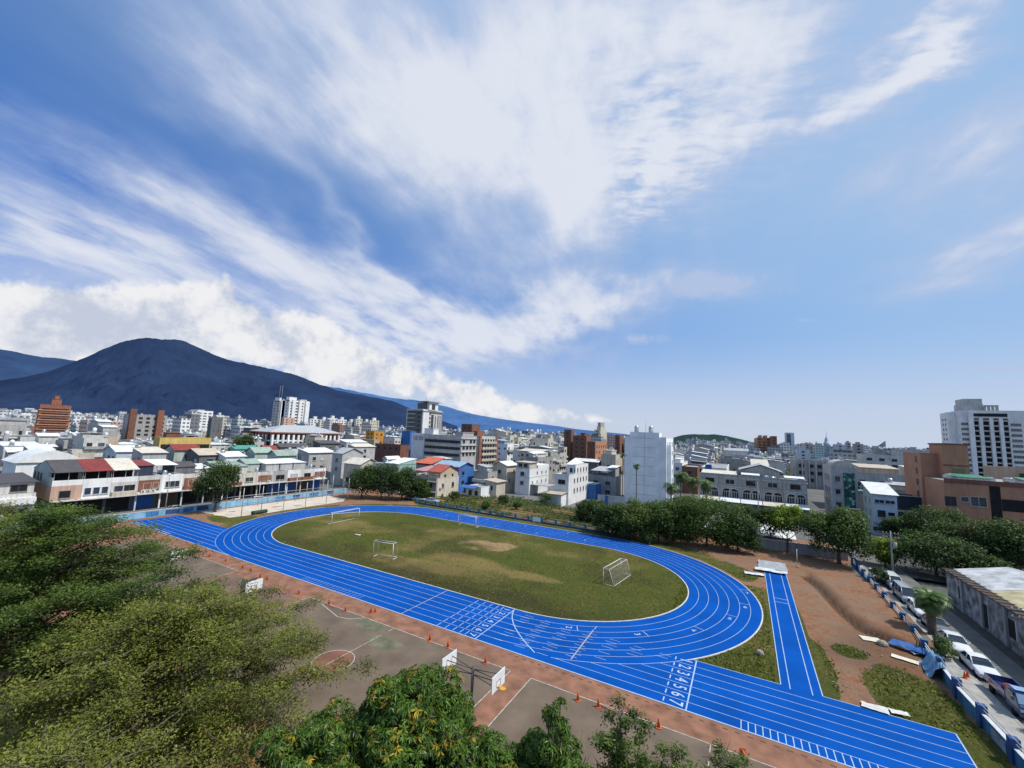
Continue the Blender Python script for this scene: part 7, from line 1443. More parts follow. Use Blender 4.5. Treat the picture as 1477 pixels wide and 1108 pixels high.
t = thing('panel_fence', 'pale corrugated panel fence left of the white seven storey block', 'fence', (-45, 138, 0)); mb = MB(); a = far(862, 715, 139); b = far(902, 720, 139); 
mb.face([(a[0], a[1], -.5), (b[0], b[1], -.5), (b[0], b[1], 2.5), (a[0], a[1], 2.5)], sheet('panel_grey', (.42, .44, .46), .5)); mb.box(a[0], b[0], min(a[1], b[1])-.06, min(a[1], b[1])-.01, 2.5, 2.6, RAIL); mb.build('panel', t); c = far(875, 715, 138.6); MB().box(c[0]-.5, c[0]+.5, c[1]-.2, c[1]-.1, -.5, 2.7, wallm('blue')).build('gate', t)
# --- old weathered shed beyond the road
WEATH = mat('weathered_wall', (.32, .32, .31), .95, .85, .9, bump=.25, streak=.3)
t = thing('old_shed', 'old weathered grey shed with white, yellow and pale green roof sheets', 'shed', (30, 73, 0)); OCC.append((25, 42, 58, 86)); x0 = 25.6
mb = MB(); mb.box(x0, 38.5, 58, 85, -.5, 4.2, WEATH, GUT); mb.build('wall', t)
for i, (y0, y1, rk) in enumerate([(75.3, 85.3, 'rpanel'), (69.2, 75.2, 'ryel'), (62.6, 69.1, 'rpale'), (57.8, 62.5, 'rpanel')]):
    m = {'ryel': sheet('sheet_yellow', (.50, .43, .25), var=.35), 'rpale': sheet('sheet_palegreen', (.42, .52, .46), var=.35), 'rpanel': sheet('sheet_dirtywhite', (.55, .55, .54), var=.4)}.get(rk) or roofm(rk)
    mb = MB(); mb.slab([(x0+.9, y0, 4.3), (32, y0, 5.6), (32, y1, 5.6), (x0+.9, y1, 4.3)], .08, m); mb.slab([(32.02, y0, 5.6), (38.8, y0, 4.25), (38.8, y1, 4.25), (32.02, y1, 5.6)], .08, roofm('rgrey')); mb.build('roof', t)
mb = MB(); mb.box(x0-.35, x0+.8, 57.8, 85.2, 4.202, 4.34, GUT); 
for y in np.arange(58.5, 85, 1.3): mb.box(x0-.5, x0+1.4, y, y+.12, 4.36, 4.44, RUST)
mb.build('eaves', t)
for y in np.arange(59, 85, 5.2): MB().box(x0-.22, x0-.003, y, y+.5, -.5, 4.1, wallm('stone')).build('buttress', t)
for y, w, z0, z1 in ((80, 1.2, 1.4, 3.0), (73.4, 1.3, .2, 2.9), (67.6, 1.6, 1.2, 3.1), (62, 1.4, 0, 2.6)): MB().box(x0-.06, x0-.004, y, y+w, z0, z1, DARK).box(x0-.16, x0-.005, y-.15, y, z0, z1+.2, wallm('offwhite')).build('opening', t)
# --- poles and lamps
def upole(label, x, y, h, arms=2, lamp=False, r=.14, name='utility_pole', tr=False):
    t = thing(name, label, 'pole', (x, y, 0)); mb = MB(); mb.tube([(0, 0, -.4), (0, 0, h*.5), (0, 0, h)], [r, r*.85, r*.65], wallm('conc'), 10); mb.build('post', t, (0, 0, 0))
    for i in range(arms):
        z = h-.4-.7*i; a = MB(); a.box(-1.1, 1.1, -.05, .05, z-.05, z+.05, RUST); 
        for xx in (-.95, -.5, .5, .95): a.lathe([(.03, z+.05), (.06, z+.1), (.06, z+.22), (.02, z+.25)], wallm('offwhite'), (xx, 0), 6)
        a.build('crossarm', t, (0, 0, 0))
    if tr: a = MB(); a.lathe([(.05, h-2.6), (.28, h-2.55), (.28, h-1.7), (.05, h-1.6)], wallm('lgrey'), (.45, 0), 10); a.build('transformer', t, (0, 0, 0))
    if lamp: a = MB(); a.tube([(0, 0, h-.1), (.2, -.2, h+.25), (.9, -.5, h+.35)], [.05, .05, .04], GALV, 6); a.build('arm', t, (0, 0, 0)); a = MB(); a.lathe([(.02, h+.05), (.32, h+.1), (.36, h+.25), (.1, h+.45), (.02, h+.45)], wallm('white'), (.95, -.5), 10); a.build('lamp_head', t, (0, 0, 0))
    return t
upole('grey concrete utility pole with crossarms by the first parked van', 21.2, 91.2, 7.8, 2, tr=True); upole('concrete utility pole at the right edge in front of the old shed', 23.6, 60.5, 6.6, 2)
x, y, _ = at(213, 738); upole('slender street lamp post behind the left end of the track', -111.4, 44.6, 8.6, 0, True, .1, 'street_lamp'); x, y, _ = at(629, 722); upole('thin wooden power pole before the cream side wall', x, y, 7.8, 1, r=.1); x, y, _ = far(1093, 700, 128); upole('tall pole before the stone row with arches', x, y, 11, 1, r=.12); x, y, _ = at(460, 708); upole('power pole at the right end of the row houses', -117.5, 88, 9, 2, r=.12)
t = thing('post', 'thin white post in the shade near the jump pit', 'post', (8.24, 90.1, 0)); MB().tube([(0, 0, -.1), (0, 0, 3.0)], .05, RAIL, 8).build('shaft', t, (0, 0, 0)); MB().lathe([(.25, 0), (.25, .12), (.06, .2)], wallm('conc'), n=10).build('base', t, (0, 0, 0))
# --- ball-stop frames round the sand court
def netframe(label, xs, pts, h, zr):
    t = thing('net_frame', label, 'net frame', (xs, sum(pts)/len(pts), 0))
    for y in pts: MB().tube([(xs, y, -.2), (xs, y, h)], .075, GALV, 8).build('post', t)
    mb = MB(); mb.tube([(xs, pts[0], zr), (xs, pts[-1], zr)], .06, GALV, 6); mb.build('rail', t)
netframe('front row of tall grey net poles along the sand court next to the track', -98.3, [at(p, q)[1] for p, q in ((349, 745), (378, 741), (414, 737), (447, 732.5), (477, 728), (503.5, 722.5))], 6.2, 2.7)
netframe('back row of tall grey net poles on the far side of the sand court', -107.4, [52.0, 55.0, 62.5, 67.5, 72.5, 77.6, 81.0, 84.2], 6.2, 2.9)
t = thing('net_frame', 'single end rail closing the sand court by the dark trees', 'net frame', (-102, 85, 0)); MB().tube([(-98.3, 84.0, 2.4), (-107, 84.6, 2.6)], .06, GALV, 6).build('rail', t); MB().tube([(-102.8, 84.4, -.2), (-102.8, 84.4, 5.6)], .075, GALV, 8).build('post', t)
x, y, _ = at(374, 741); mb = MB(); gg = mat('green_cover', (.025, .06, .035), .7, .3, 2); t = thing('equipment_box', 'dark green covered roller box standing on the sand court', 'box', (x, y, 0))
mb.grid([[(x+.55*cos(a)*s, y+d, .42+.42*sin(a)*s) for a in np.linspace(0, 2*pi, 13)[:-1]] for d, s in ((-1.7, .7), (-1.62, 1), (1.62, 1), (1.7, .7))], gg, True, False); mb.build('cover', t); MB().box(x-.5, x+.5, y-1.3, y-1.1, -.02, .12, DFRAME).box(x-.5, x+.5, y+1.1, y+1.3, -.02, .12, DFRAME).build('base', t)
# --- football goals
GOALW = mat('goal_paint', (.62, .61, .57), .5, .2, 4)
def netmat():
    m = bpy.data.materials.new('goal_net'); nt, b, out = nodes_of(m); N = nt.nodes; L = nt.links; b.inputs['Base Color'].default_value = (.32, .30, .27, 1); tr = N.new('ShaderNodeBsdfTransparent'); mx = N.new('ShaderNodeMixShader'); g = N.new('ShaderNodeNewGeometry'); s = N.new('ShaderNodeSeparateXYZ'); L.new(g.outputs['Position'], s.inputs[0]); acc = None
    for i in range(3):
        d = N.new('ShaderNodeMath'); d.operation = 'DIVIDE'; L.new(s.outputs[i], d.inputs[0]); d.inputs[1].default_value = .16; f = N.new('ShaderNodeMath'); f.operation = 'FRACT'; L.new(d.outputs[0], f.inputs[0]); c = N.new('ShaderNodeMath'); c.operation = 'LESS_THAN'; L.new(f.outputs[0], c.inputs[0]); c.inputs[1].default_value = .055
        if acc is None: acc = c.outputs[0]
        else: q = N.new('ShaderNodeMath'); q.operation = 'MAXIMUM'; L.new(acc, q.inputs[0]); L.new(c.outputs[0], q.inputs[1]); acc = q.outputs[0]
    L.new(acc, mx.inputs[0]); L.new(tr.outputs[0], mx.inputs[1]); L.new(b.outputs[0], mx.inputs[2]); L.new(mx.outputs[0], out.inputs[0]); return m
NET = netmat()
def goal(label, a, b, h, depth, back=(0, 0), top=.8, net=True):
    "posts stand at a and b; back is the unit direction of the net side"
    a = np.array([*a, 0.]); b = np.array([*b, 0.]); k = np.array([*back, 0.])*depth; u = np.array([0, 0, h]); kt = np.array([*back, 0.])*top; R = .055
    t = thing('football_goal', label, 'goal', tuple((a+b)/2)); mb = MB(); mb.tube([a+u, b+u], R, GOALW, 8); mb.build('crossbar', t)
    for p in (a, b): MB().tube([p-np.array([0, 0, .1]), p+u], R, GOALW, 8).build('post', t)
    mb = MB()
    for p in (a, b): mb.tube([p+u, p+u+kt, p+k], R*.7, GOALW, 6); mb.tube([p, p+k], R*.7, GOALW, 6)
    mb.tube([a+u+kt, b+u+kt], R*.7, GOALW, 6); mb.tube([a+k, b+k], R*.7, GOALW, 6); mb.build('back_frame', t)
    if net:
        mb = MB(); mb.face([a+u, b+u, b+u+kt, a+u+kt], NET); mb.face([a+u+kt, b+u+kt, b+k, a+k], NET)
        for p in (a, b): mb.face([p, p+u, p+u+kt, p+k], NET)
        mb.build('net', t)
    return t
goal('goal with hanging net at the right end of the infield', at(870, 842)[:2], (at(870, 842)[0]+.9, at(870, 842)[1]+6.6), 2.15, 1.6, (.99, -.1), .9)
goal('bare white goal frame standing nearest the home straight', at(538, 803)[:2], at(566, 807.5)[:2], 2.45, 1.5, (-.25, .97), 1.0, False)
goal('goal frame at the far left end of the infield', at(478, 757)[:2], (at(478, 757)[0]-.2, at(478, 757)[1]+7.4), 2.4, 1.2, (-1, 0), .6, False)
goal('pale goal frame at the far side by the back straight', at(660.5, 756.5)[:2], at(686, 761)[:2], 2.2, 1.2, (.1, .99), .6, False)
# --- basketball stands
BRD = mat('backboard_white', (.74, .74, .73), .5, .12, 3); RIM = mat('rim_yellow', (.62, .33, .04), .5, .2, 3); FRD = mat('stand_dark', (.07, .07, .075), .6, .3, 2)
def stand(label, x, y, sides, marks=True, ylw=True, back=False):
    t = thing('basketball_stand', label, 'basketball stand', (x, y, 0)); MB().tube([(x, y, -.1), (x, y, 3.7)], .11, FRD, 10).build('post', t); MB().box(x-.3, x+.3, y-.3, y+.3, -.02, .25, wallm('conc')).build('base', t)
    for s, L in sides:
        xb = x+s*L; mb = MB()
        for yy, z in ((-.35, 3.1), (.35, 3.1), (-.35, 3.7), (.35, 3.7)): mb.tube([(x, y, z+.1 if z < 3.4 else 3.55), (xb, y+yy, z)], .03, FRD, 6)
        mb.build('arm', t); b_ = MB().box(xb-.03, xb+.03, y-.9, y+.9, 2.9, 3.98, BRD).build('backboard', t)
        if back: MB().box(xb-.75, xb-.70, y-1.0, y+.7, 2.7, 3.98, FRD).build('back_panel', t)
        if marks:
            k = MB(); xs = xb+s*.034
            for q in ((-.30, .30, 3.05, 3.09), (-.30, .30, 3.46, 3.50), (-.30, -.26, 3.09, 3.46), (.26, .30, 3.09, 3.46)): k.box(min(xs, xs+s*.004), max(xs, xs+s*.004), y+q[0], y+q[1], q[2], q[3], FRD)
            k.build('target_box', t)
        rm = MB(); rm.tube([(xb+s*(.40+.225*cos(a)), y+.225*sin(a), 3.05) for a in np.linspace(0, 2*pi, 17)], .022, RIM, 6, False); rm.box(min(xb+s*.04, xb+s*.19), max(xb+s*.04, xb+s*.19), y-.08, y+.08, 3.01, 3.08, RIM); rm.face([(xb+s*(.40+.205*cos(a)), y+.205*sin(a), 3.047) for a in np.linspace(0, 2*pi, 13)[:-1]], RIM) if ylw else None; rm.build('rim', t)
stand('double basketball stand with two white boards and a yellow rim beside the bottom trees', -17.75, 27.6, ((1, 2.2), (-1, 2.2)))
stand('basketball stand with one bright white board seen above the lower left tree', -48.8, 27.7, ((1, 2.2),), True, True, True)
stand('basketball stand with black framed board near the left end of the courts', -66.3, 28.1, ((1, 1.6),), True, True, True)
# --- cones
CONE = mat('cone_orange', (.62, .12, .035), .6, .2, 5); CONEW = mat('cone_band', (.66, .55, .48), .5, .2, 5)
mb = MB(); mb.lathe([(.13, .04), (.035, .66), (.02, .68)], CONE, n=12); mb.box(-.19, .19, -.19, .19, 0, .04, CONE); CONEM = mb.mesh('cone_body'); mb = MB(); mb.lathe([(.105, .2), (.075, .36)], CONEW, n=12); CONEB = mb.mesh('band')
def cone(label, x, y, group=None, lying=False, band=False):
    t = thing('traffic_cone', label, 'traffic cone', (x, y, .026 if y < TY else .02), rnd.uniform(0, 1.5), group)
    for nm, me in (('cone_body', CONEM),)+((('band', CONEB),) if band else ()): o = bpy.data.objects.new(nm, me); COL.objects.link(o); o.parent = t
    if lying: t.rotation_euler = (RAD(83), 0, RAD(18)); t.location.z = .19
    return t
CN = [(225, 770, 'cone at the far left end of the red strip'), (234, 779, None), (270, 786, 'cone behind the black framed board'), (302, 803, None), (325.5, 810, None), (350, 820, 'cone at the corner of the leftmost court'), (361.5, 824, None), (375, 833, 'cone just left of the bright board top'), (385, 836.5, 'cone just right of the bright board top'), (431, 857, 'lone cone between two courts on the red strip'), (474.5, 872, 'cone at the left corner of the middle court'), (498, 882.5, None), (535, 884, 'left cone of the close pair by the home straight'), (541, 883.5, 'right cone of the close pair by the home straight'), (620, 924, 'cone on the strip left of the starting grid'), (646, 934, 'cone nearest the painted starting grid'), (700, 957, 'cone between the thin board and the court corner'), (833.6, 1011, 'cone above the pointed tree top'), (863, 1020.5, 'cone with the fallen bar at its foot'), (950, 1050, 'cone below the right start line')]
for px, py, lab in CN:
    x, y, _ = at(px, py); cone('orange '+(lab or 'cone standing in the left half of the row along the red strip'), x, y, 'orange cones along the red strip')
x, y, _ = at(1071, 1088); cone('faded orange cone lying on its side at the bottom edge', x, y, None, True, True)
for (x, y), lab in zip(((18.0, 57.4), (18.35, 57.9)), ('orange cone nearest the wall by the blue truck', 'second orange cone between wall and blue truck')): cone(lab, x, y, None, False, True)
BAR = mat('bar_orange', (.52, .20, .10), .6, .3, 4)
for a, b, lab in (((866, 1019), (884, 1026), 'orange bar lying on the ground beside the right hand cone'), ((470, 872), (483, 877), 'orange bar lying by the cone at the middle court corner')):
    p, q = at(*a), at(*b); mb = MB(); mb.tube([(p[0], p[1], .06), (q[0], q[1], .06)], .035, BAR, 8); tag(mb.build('barrier_bar'), lab, 'bar')
# --- sheets, rocks, tarp, rubble
PAPER = mat('board_cream', (.62, .57, .46), .8, .2, 2); PAPW = mat('sheet_white', (.62, .60, .55), .8, .2, 2)
def groundsheet(name, label, cat, px, py, sx, sy, rz, m, crump=.05, z=.04, n=9, seed=0):
    x, y, _ = at(px, py); R = np.random.default_rng(seed); q = np.linspace(-.5, .5, n); A, B = np.meshgrid(q, q); gz = int(np.clip((y)/.4, 0, ny-1)); gi = int(np.clip((x+112)/.4, 0, nx-1)); zb = max(0, float(Z[gz, gi])) if x < 18 else 0
    hh = fbm(A*3+seed*7.1, B*3+seed*3.3, .8, seed, 3)*crump*2; XX = A*sx*(1+.15*fbm(A*2+seed, B*2, 1, seed)); YY = B*sy*(1+.2*fbm(A*2, B*2+seed, 1, seed+3)); c, s = cos(rz), sin(rz)
    V = np.stack([x+XX*c-YY*s, y+XX*s+YY*c, zb+z+hh], 2).reshape(-1, 3); i = np.arange((n-1)**2); b0_ = (i//(n-1))*n+i % (n-1); o = bpy.data.objects.new(name, np_mesh(name, V, np.stack([b0_, b0_+1, b0_+n+1, b0_+n], 1), [m], smooth=True)); COL.objects.link(o); return tag(o, label, cat)
groundsheet('plywood_board', 'cream board lying in the dirt at the trench end', 'board', 1256, 923, 1.7, 1.1, .2, PAPER, .02, .08, seed=1); groundsheet('plywood_board', 'cream board on the ground in front of the blue tarp', 'board', 1305, 952, 1.9, .8, -.3, PAPER, .03, .08, seed=2)
groundsheet('foam_sheet', 'white crumpled sheet beside the runway end of the track', 'sheet', 1262, 1023, 1.6, .8, -.1, PAPW, .10, .06, seed=3); groundsheet('foam_sheet', 'smaller torn white sheet right of the crumpled one by the track', 'sheet', 1297, 1030, 1.1, .6, .1, PAPW, .10, .05, seed=4)
groundsheet('plastic_bag', 'small white bag on the dirt beside the tarp', 'bag', 1322, 945, .7, .5, .4, PAPW, .14, .05, seed=5); groundsheet('plastic_sheet', 'white plastic cover spread left of the landing pit', 'sheet', 1088, 829, 2.6, 1.3, .1, PITW, .16, .03, 14, 6); groundsheet('plastic_sheet', 'white plastic cover heaped at the runway head', 'sheet', 1112, 826, 4.2, 1.3, 0, PITW, .2, .18, 16, 7)
groundsheet('plastic_sheet', 'small white scrap on the far left of the infield', 'scrap', 516, 772, 1.2, .4, .2, PAPW, .06, .05, 7, 8)
TARP = mat('tarp_blue', (.04, .13, .36), .45, .3, 2.5, bump=.3); TARPL = mat('tarp_light', (.13, .30, .46), .5, .4, 2, bump=.3)
groundsheet('tarp', 'dark blue tarp spread on the ground at the wall', 'tarp', 1312, 938, 2.8, 1.6, -.5, TARP, .28, .05, 18, 9)
def tarp_on_wall():
    n = 26; V = []
    for i in range(n):
        y = 55.6+3.6*i/(n-1)
        for j in range(14): u = j/13; x = wallx(y)-1.1+1.5*u; z = (.05+1.15*smooth01(np.array(u*1.6))) if u < .72 else 1.2-.5*(u-.72)/.28; V.append((x+.25*(vnoise(np.array(i*.9), np.array(j*.8), 2, 3)-.5), y+.2*(vnoise(np.array(i*.9), np.array(j*.8), 2, 9)-.5), float(z)+.35*float(vnoise(np.array(i*1.), np.array(j*1.), 2.2, 5)-.4)))
    i = np.arange((n-1)*13); b0_ = (i//13)*14+i % 13; o = bpy.data.objects.new('tarp', np_mesh('tarp', V, np.stack([b0_, b0_+14, b0_+15, b0_+1], 1), [TARPL], smooth=True)); COL.objects.link(o); tag(o, 'faded light blue tarp draped in folds over the wall', 'tarp')
tarp_on_wall()
def rock(label, px, py, s, seed, m):
    x, y, _ = at(px, py); mb = MB(); R = np.random.default_rng(seed); rings = []
    for th in np.linspace(.15, pi-.3, 6): rings.append([(x+s*sin(th)*cos(a)*(.8+.4*float(vnoise(np.array(a*2+seed), np.array(th*3), 1, seed))), y+s*.8*sin(th)*sin(a)*(.8+.4*float(vnoise(np.array(a*2), np.array(th*3+seed), 1, seed))), .35*s+s*.75*cos(th)) for a in np.linspace(0, 2*pi, 10)[:-1]])
    mb.grid(rings[::-1], m, True, False); tag(mb.build('rock'), label, 'rock')
ROCK = mat('rock', (.34, .29, .21), .95, .3, 4, bump=.4)
rock('pale rock lying in the triangle of grass beside the runway', 1096, 944, .42, 3, ROCK); rock('pale rock beside the cream board at the trench end', 1273, 931, .5, 5, ROCK)
x, y, _ = at(768, 757); t = thing('sign_board', 'white board leaning at the blue fence behind the back straight', 'board', (x, 91.6, 0)); MB().box(x-1.0, x+1.0, 91.5, 91.56, .35, 1.35, BRD).build('board', t); MB().box(x-.9, x-.84, 91.57, 91.63, -.1, 1.3, GALV).box(x+.84, x+.9, 91.57, 91.63, -.1, 1.3, GALV).build('leg', t)
# --- vehicles
TYRE = mat('tyre', (.02, .02, .02), .85, .2, 6); HUB = mat('wheel_rim', (.35, .35, .36), .35, .1, 5, metal=.6); CGL = mat('car_glass', (.025, .032, .04), .06, .15, 2, spec=.9); LAMP = mat('headlamp', (.60, .62, .65), .15, .1, 5, spec=.8); TAIL = mat('tail_lamp', (.30, .02, .02), .3, .1, 5)
def paint(k, c, r=.22): 
    m = mat('paint_'+k, c, r, .05, 1.2, spec=.6); b = [n for n in m.node_tree.nodes if n.type == 'BSDF_PRINCIPLED'][0]; b.inputs['Coat Weight'].default_value = .6; return m
PW = paint('white', (.70, .70, .69)); PG = paint('grey', (.13, .135, .15)); PS = paint('silver', (.34, .37, .36)); PB = paint('navy', (.022, .04, .13))
def wheel_mesh(r, w):
    k = ('wheel', r, w)
    if k not in _wc:
        mb = MB(); c = [[(rr*cos(a), yy, rr*sin(a)) for a in np.linspace(0, 2*pi, 19)[:-1]] for rr, yy in ((r*.6, -w/2), (r*.92, -w/2), (r, -w*.32), (r, w*.32), (r*.92, w/2), (r*.6, w/2))]; mb.grid(c, TYRE); _wc[('tyre', r, w)] = mb.mesh('tyre')
        mb = MB(); mb.grid([[(rr*cos(a), yy, rr*sin(a)) for a in np.linspace(0, 2*pi, 19)[:-1]] for rr, yy in ((r*.6, -w*.42), (r*.55, -w*.3), (r*.18, -w*.36), (r*.05, -w*.42))], HUB, True, False); mb.grid([[(rr*cos(a), yy, rr*sin(a)) for a in np.linspace(0, 2*pi, 19)[:-1]] for rr, yy in ((r*.05, w*.42), (r*.18, w*.36), (r*.55, w*.3), (r*.6, w*.42))], HUB, True, False); _wc[k] = mb.mesh('rim')
    return _wc[('tyre', r, w)], _wc[k]
def wheels(t, xs, hw, r=.31, w=.2):
    a, b = wheel_mesh(r, w)
    for x in xs:
        for s in (-1, 1):
            o = bpy.data.objects.new('wheel', a); COL.objects.link(o); o.parent = t; o.location = (x, s*(hw-w*.45), r); q = bpy.data.objects.new('rim', b); COL.objects.link(q); q.parent = o
def ringc(x, hw, zb, zt): return [(x, -hw*.90, zb), (x, -hw, zb+(zt-zb)*.28), (x, -hw*1.0, zb+(zt-zb)*.62), (x, -hw*.95, zt-.06), (x, -hw*.82, zt), (x, 0, zt+.025), (x, hw*.82, zt), (x, hw*.95, zt-.06), (x, hw, zb+(zt-zb)*.62), (x, hw, zb+(zt-zb)*.28), (x, hw*.90, zb)]
def car(label, cat, x, y, rz, L, Wd, H, kind, P, group='vehicles parked along the lane'):
    t = thing('parked_'+('van' if kind == 'van' else 'car'), label, cat, (x, y, -.10), rz, group); h = L/2; hw = Wd/2; mb = MB()
    if kind == 'van': st = [(-h, .86, .35, 1.0), (-h+.06, .97, .25, 1.12), (-h*.2, 1, .22, 1.12), (h*.55, 1, .22, 1.12), (h*.80, .98, .22, 1.02), (h-.08, .93, .24, .86), (h, .82, .32, .72)]; gb = (-h+.05, h*.80); gt = (-h+.22, h*.48); belt = 1.10
    elif kind == 'suv': st = [(-h, .82, .36, .90), (-h+.1, .96, .26, 1.02), (0, 1, .24, 1.02), (h*.36, 1, .24, 1.00), (h*.80, .97, .24, .90), (h-.08, .90, .26, .76), (h, .76, .34, .62)]; gb = (-h+.08, h*.45); gt = (-h+.45, h*.10); belt = .98
    else: st = [(-h, .80, .36, .80), (-h+.12, .94, .26, .93), (-h*.5, 1, .22, .96), (h*.30, 1, .22, .94), (h*.75, .97, .22, .82), (h-.1, .90, .24, .68), (h, .74, .32, .56)]; gb = (-h*.72, h*.42); gt = (-h*.40, h*.08); belt = .93
    mb.grid([ringc(xx, hw*k, zb, zt) for xx, k, zb, zt in st][::-1], P); mb.build('body', t, (0, 0, 0))
    c = MB(); B = [(gb[0], -hw*.90, belt), (gb[1], -hw*.88, belt-.03), (gb[1], hw*.88, belt-.03), (gb[0], hw*.90, belt)]; T = [(gt[0], -hw*.70, H-.05), (gt[1], -hw*.70, H-.06), (gt[1], hw*.70, H-.06), (gt[0], hw*.70, H-.05)]
    for i in range(4): j = (i+1) % 4; c.face([B[i], B[j], T[j], T[i]], CGL)
    c.build('window_glass', t, (0, 0, 0)); r = MB(); e = .06
    r.grid([[(gt[0]-e, yy*(hw*.72), H-.06+(.05 if abs(yy) < .9 else 0)) for yy in (-1.02, -.6, 0, .6, 1.02)], [((gt[0]+gt[1])/2, yy*(hw*.73), H-.02+(.04 if abs(yy) < .9 else -.03)) for yy in (-1.02, -.6, 0, .6, 1.02)], [(gt[1]+e, yy*(hw*.72), H-.07+(.05 if abs(yy) < .9 else 0)) for yy in (-1.02, -.6, 0, .6, 1.02)]], P, closed=False); r.build('roof', t, (0, 0, 0))
    p = MB()
    for i in range(4): p.tube([B[i], T[i]], .05, P, 6)
    for f in ((.5,) if kind != 'van' else (.3, .62)):
        for s in (0, 3): a_, b_ = np.array(B[s]), np.array(B[1 if s == 0 else 2]); c_, d_ = np.array(T[s]), np.array(T[1 if s == 0 else 2]); p.tube([a_+(b_-a_)*f, c_+(d_-c_)*f], .045, P, 6)
    p.build('pillars', t, (0, 0, 0)); wheels(t, (-h*.60, h*.62), hw)
    for s in (-1, 1):
        MB().box(h-.20, h-.02, s*hw*.72-.17, s*hw*.72+.17, (st[-2][3]-.20), (st[-2][3]-.05), LAMP).build('headlight', t, (0, 0, 0)); MB().box(-h-.01, -h+.1, s*hw*.70-.12, s*hw*.70+.12, .62, .82, TAIL).build('tail_light', t, (0, 0, 0)); MB().box(gb[1]-.35, gb[1]-.2, s*hw*1.08-.09, s*hw*1.08+.09, belt, belt+.14, P).build('wing_mirror', t, (0, 0, 0))
    MB().box(h-.05, h+.03, -hw*.62, hw*.62, .26, .44, DFRAME).build('bumper', t, (0, 0, 0)); MB().box(h+.031, h+.04, -.2, .2, .30, .42, RAIL).build('number_plate', t, (0, 0, 0)); return t
S_ = -pi/2
car('small white hatchback half hidden at the head of the parked row', 'car', 19.0, 90.4, S_, 3.8, 1.66, 1.48, 'suv', PW); car('white van seen over its roof behind the silver green van', 'van', 20.3, 87.6, S_, 4.5, 1.75, 1.95, 'van', PW)
car('silver green van with white bonnet in the parked row', 'van', 20.1, 81.6, S_, 4.9, 1.80, 2.0, 'van', PS); car('white hatchback parked directly behind the silver green van', 'car', 20.0, 75.6, S_, 4.1, 1.72, 1.55, 'suv', PW); car('dark grey sedan in the parked row', 'car', 20.0, 70.6, S_, 4.5, 1.76, 1.45, 'sedan', PG); car('white sedan parked beside the thick palm', 'car', 20.0, 65.2+.4, S_, 4.6, 1.76, 1.44, 'sedan', PW); car('white sedan nearest the blue truck', 'car', 20.0, 60.3, S_, 4.6, 1.78, 1.44, 'sedan', PW)
for x, y, k, P, lab in [(-113.4, 60.8, 'sedan', PW, 'white car behind the blue wall nearest the round tree'), (-113.4, 66.4, 'suv', PW, 'second white car behind the blue street wall'), (-113.6, 47.6, 'sedan', PS, 'silver car behind the left part of the blue street wall')]: car(lab, 'car', x, y, pi/2, 4.5, 1.76, 1.5, k, P, 'cars on the left street')
for px, py, P, lab in [(585, 722, PG, 'dark car parked under the trees at the far track corner'), (600, 723, PW, 'white car parked beside the dark one at the far track corner'), (622, 725, PS, 'silver car parked at the end of the blue fence')]: x, y, _ = at(px, py); car(lab, 'car', x, max(y, 96.5), .35, 4.4, 1.75, 1.48, 'sedan', P, 'cars parked by the grey house')
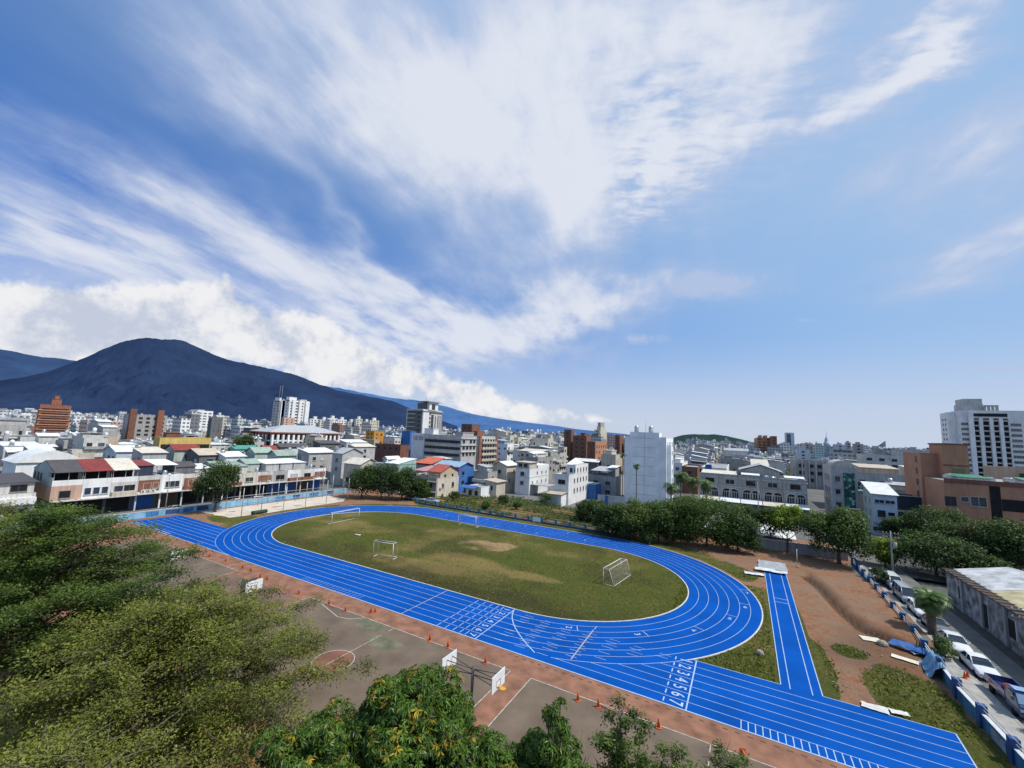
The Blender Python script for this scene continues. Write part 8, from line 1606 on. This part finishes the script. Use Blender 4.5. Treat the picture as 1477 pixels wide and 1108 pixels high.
def truck():
    t = thing('flatbed_truck', 'dark blue flatbed truck loaded with red goods at the right edge', 'truck', (20.0, 54.2, -.1), S_); hw = .88
    mb = MB(); mb.grid([[(xx, -hw*k, zb), (xx, -hw*k, zm), (xx, -hw*k*.92, zt), (xx, hw*k*.92, zt), (xx, hw*k, zm), (xx, hw*k, zb)] for xx, k, zb, zm, zt in ((.85, 1, .5, 1.25, 1.95), (1.5, 1, .5, 1.25, 2.02), (2.05, .98, .5, 1.22, 1.92), (2.5, .96, .45, 1.18, 1.22), (2.66, .92, .45, 1.0, 1.1), (2.7, .88, .5, .9, 1.0))][::-1], PB, True, False); mb.build('cab', t, (0, 0, 0))
    mb = MB(); mb.face([(2.12, -.74, 1.86), (2.12, .74, 1.86), (2.52, .78, 1.26), (2.52, -.78, 1.26)][::-1], mat('windscreen', (.20, .30, .40), .08, .1, 2, spec=.9)); mb.build('windscreen', t, (0, 0, 0))
    mb = MB(); mb.box(1.1, 1.95, -.7, .7, 2.03, 2.06, mat('cab_roof', (.24, .36, .52), .35, .1, 2)); mb.build('roof', t, (0, 0, 0))
    for s in (-1, 1): MB().box(1.15, 2.0, s*.865-.012, s*.865+.012, 1.3, 1.8, CGL).build('window_glass', t, (0, 0, 0)); MB().box(2.66, 2.73, s*.62-.16, s*.62+.16, .72, .92, LAMP).build('headlight', t, (0, 0, 0)); MB().box(2.2, 2.35, s*1.02-.08, s*1.02+.08, 1.35, 1.65, DFRAME).build('wing_mirror', t, (0, 0, 0))
    mb = MB(); mb.box(-2.6, .75, -.9, .9, .72, .82, PB); mb.box(-2.6, .75, -.9, -.85, .82, 1.28, PB); mb.box(-2.6, .75, .85, .9, .82, 1.28, PB); mb.box(-2.6, -2.55, -.85, .85, .82, 1.28, PB); mb.box(.70, .75, -.85, .85, .82, 1.7, PB); mb.build('cargo_bed', t, (0, 0, 0)); MB().box(-2.5, 2.4, -.35, .35, .42, .70, DFRAME).build('chassis', t, (0, 0, 0)); wheels(t, (-1.7, 1.75), .86, .34, .22); MB().box(2.7, 2.8, -.85, .85, .38, .58, DFRAME).build('bumper', t, (0, 0, 0)); MB().box(2.801, 2.81, -.2, .2, .42, .54, RAIL).build('number_plate', t, (0, 0, 0))
truck()
RED = mat('red_goods', (.42, .05, .03), .6, .3, 3); ORG = mat('orange_goods', (.50, .20, .08), .6, .3, 3)
for i, (x, y, w, m, lab) in enumerate([(19.8, 54.6, .42, RED, 'red bundle on the truck bed behind the cab'), (20.2, 54.2, .36, ORG, 'orange bundle on the truck bed next to the red one')]):
    mb = MB(); mb.grid([[(x+w*k*cos(a)*(1+.15*sin(3*a+i)), y+w*k*sin(a)*(1+.12*cos(2*a)), .74+z*w*1.6) for a in np.linspace(0, 2*pi, 11)[:-1]] for k, z in ((.8, 0), (1, .3), (.95, .7), (.5, 1), (.1, 1.05))], m); tag(mb.build('bundle'), lab, 'bundle')
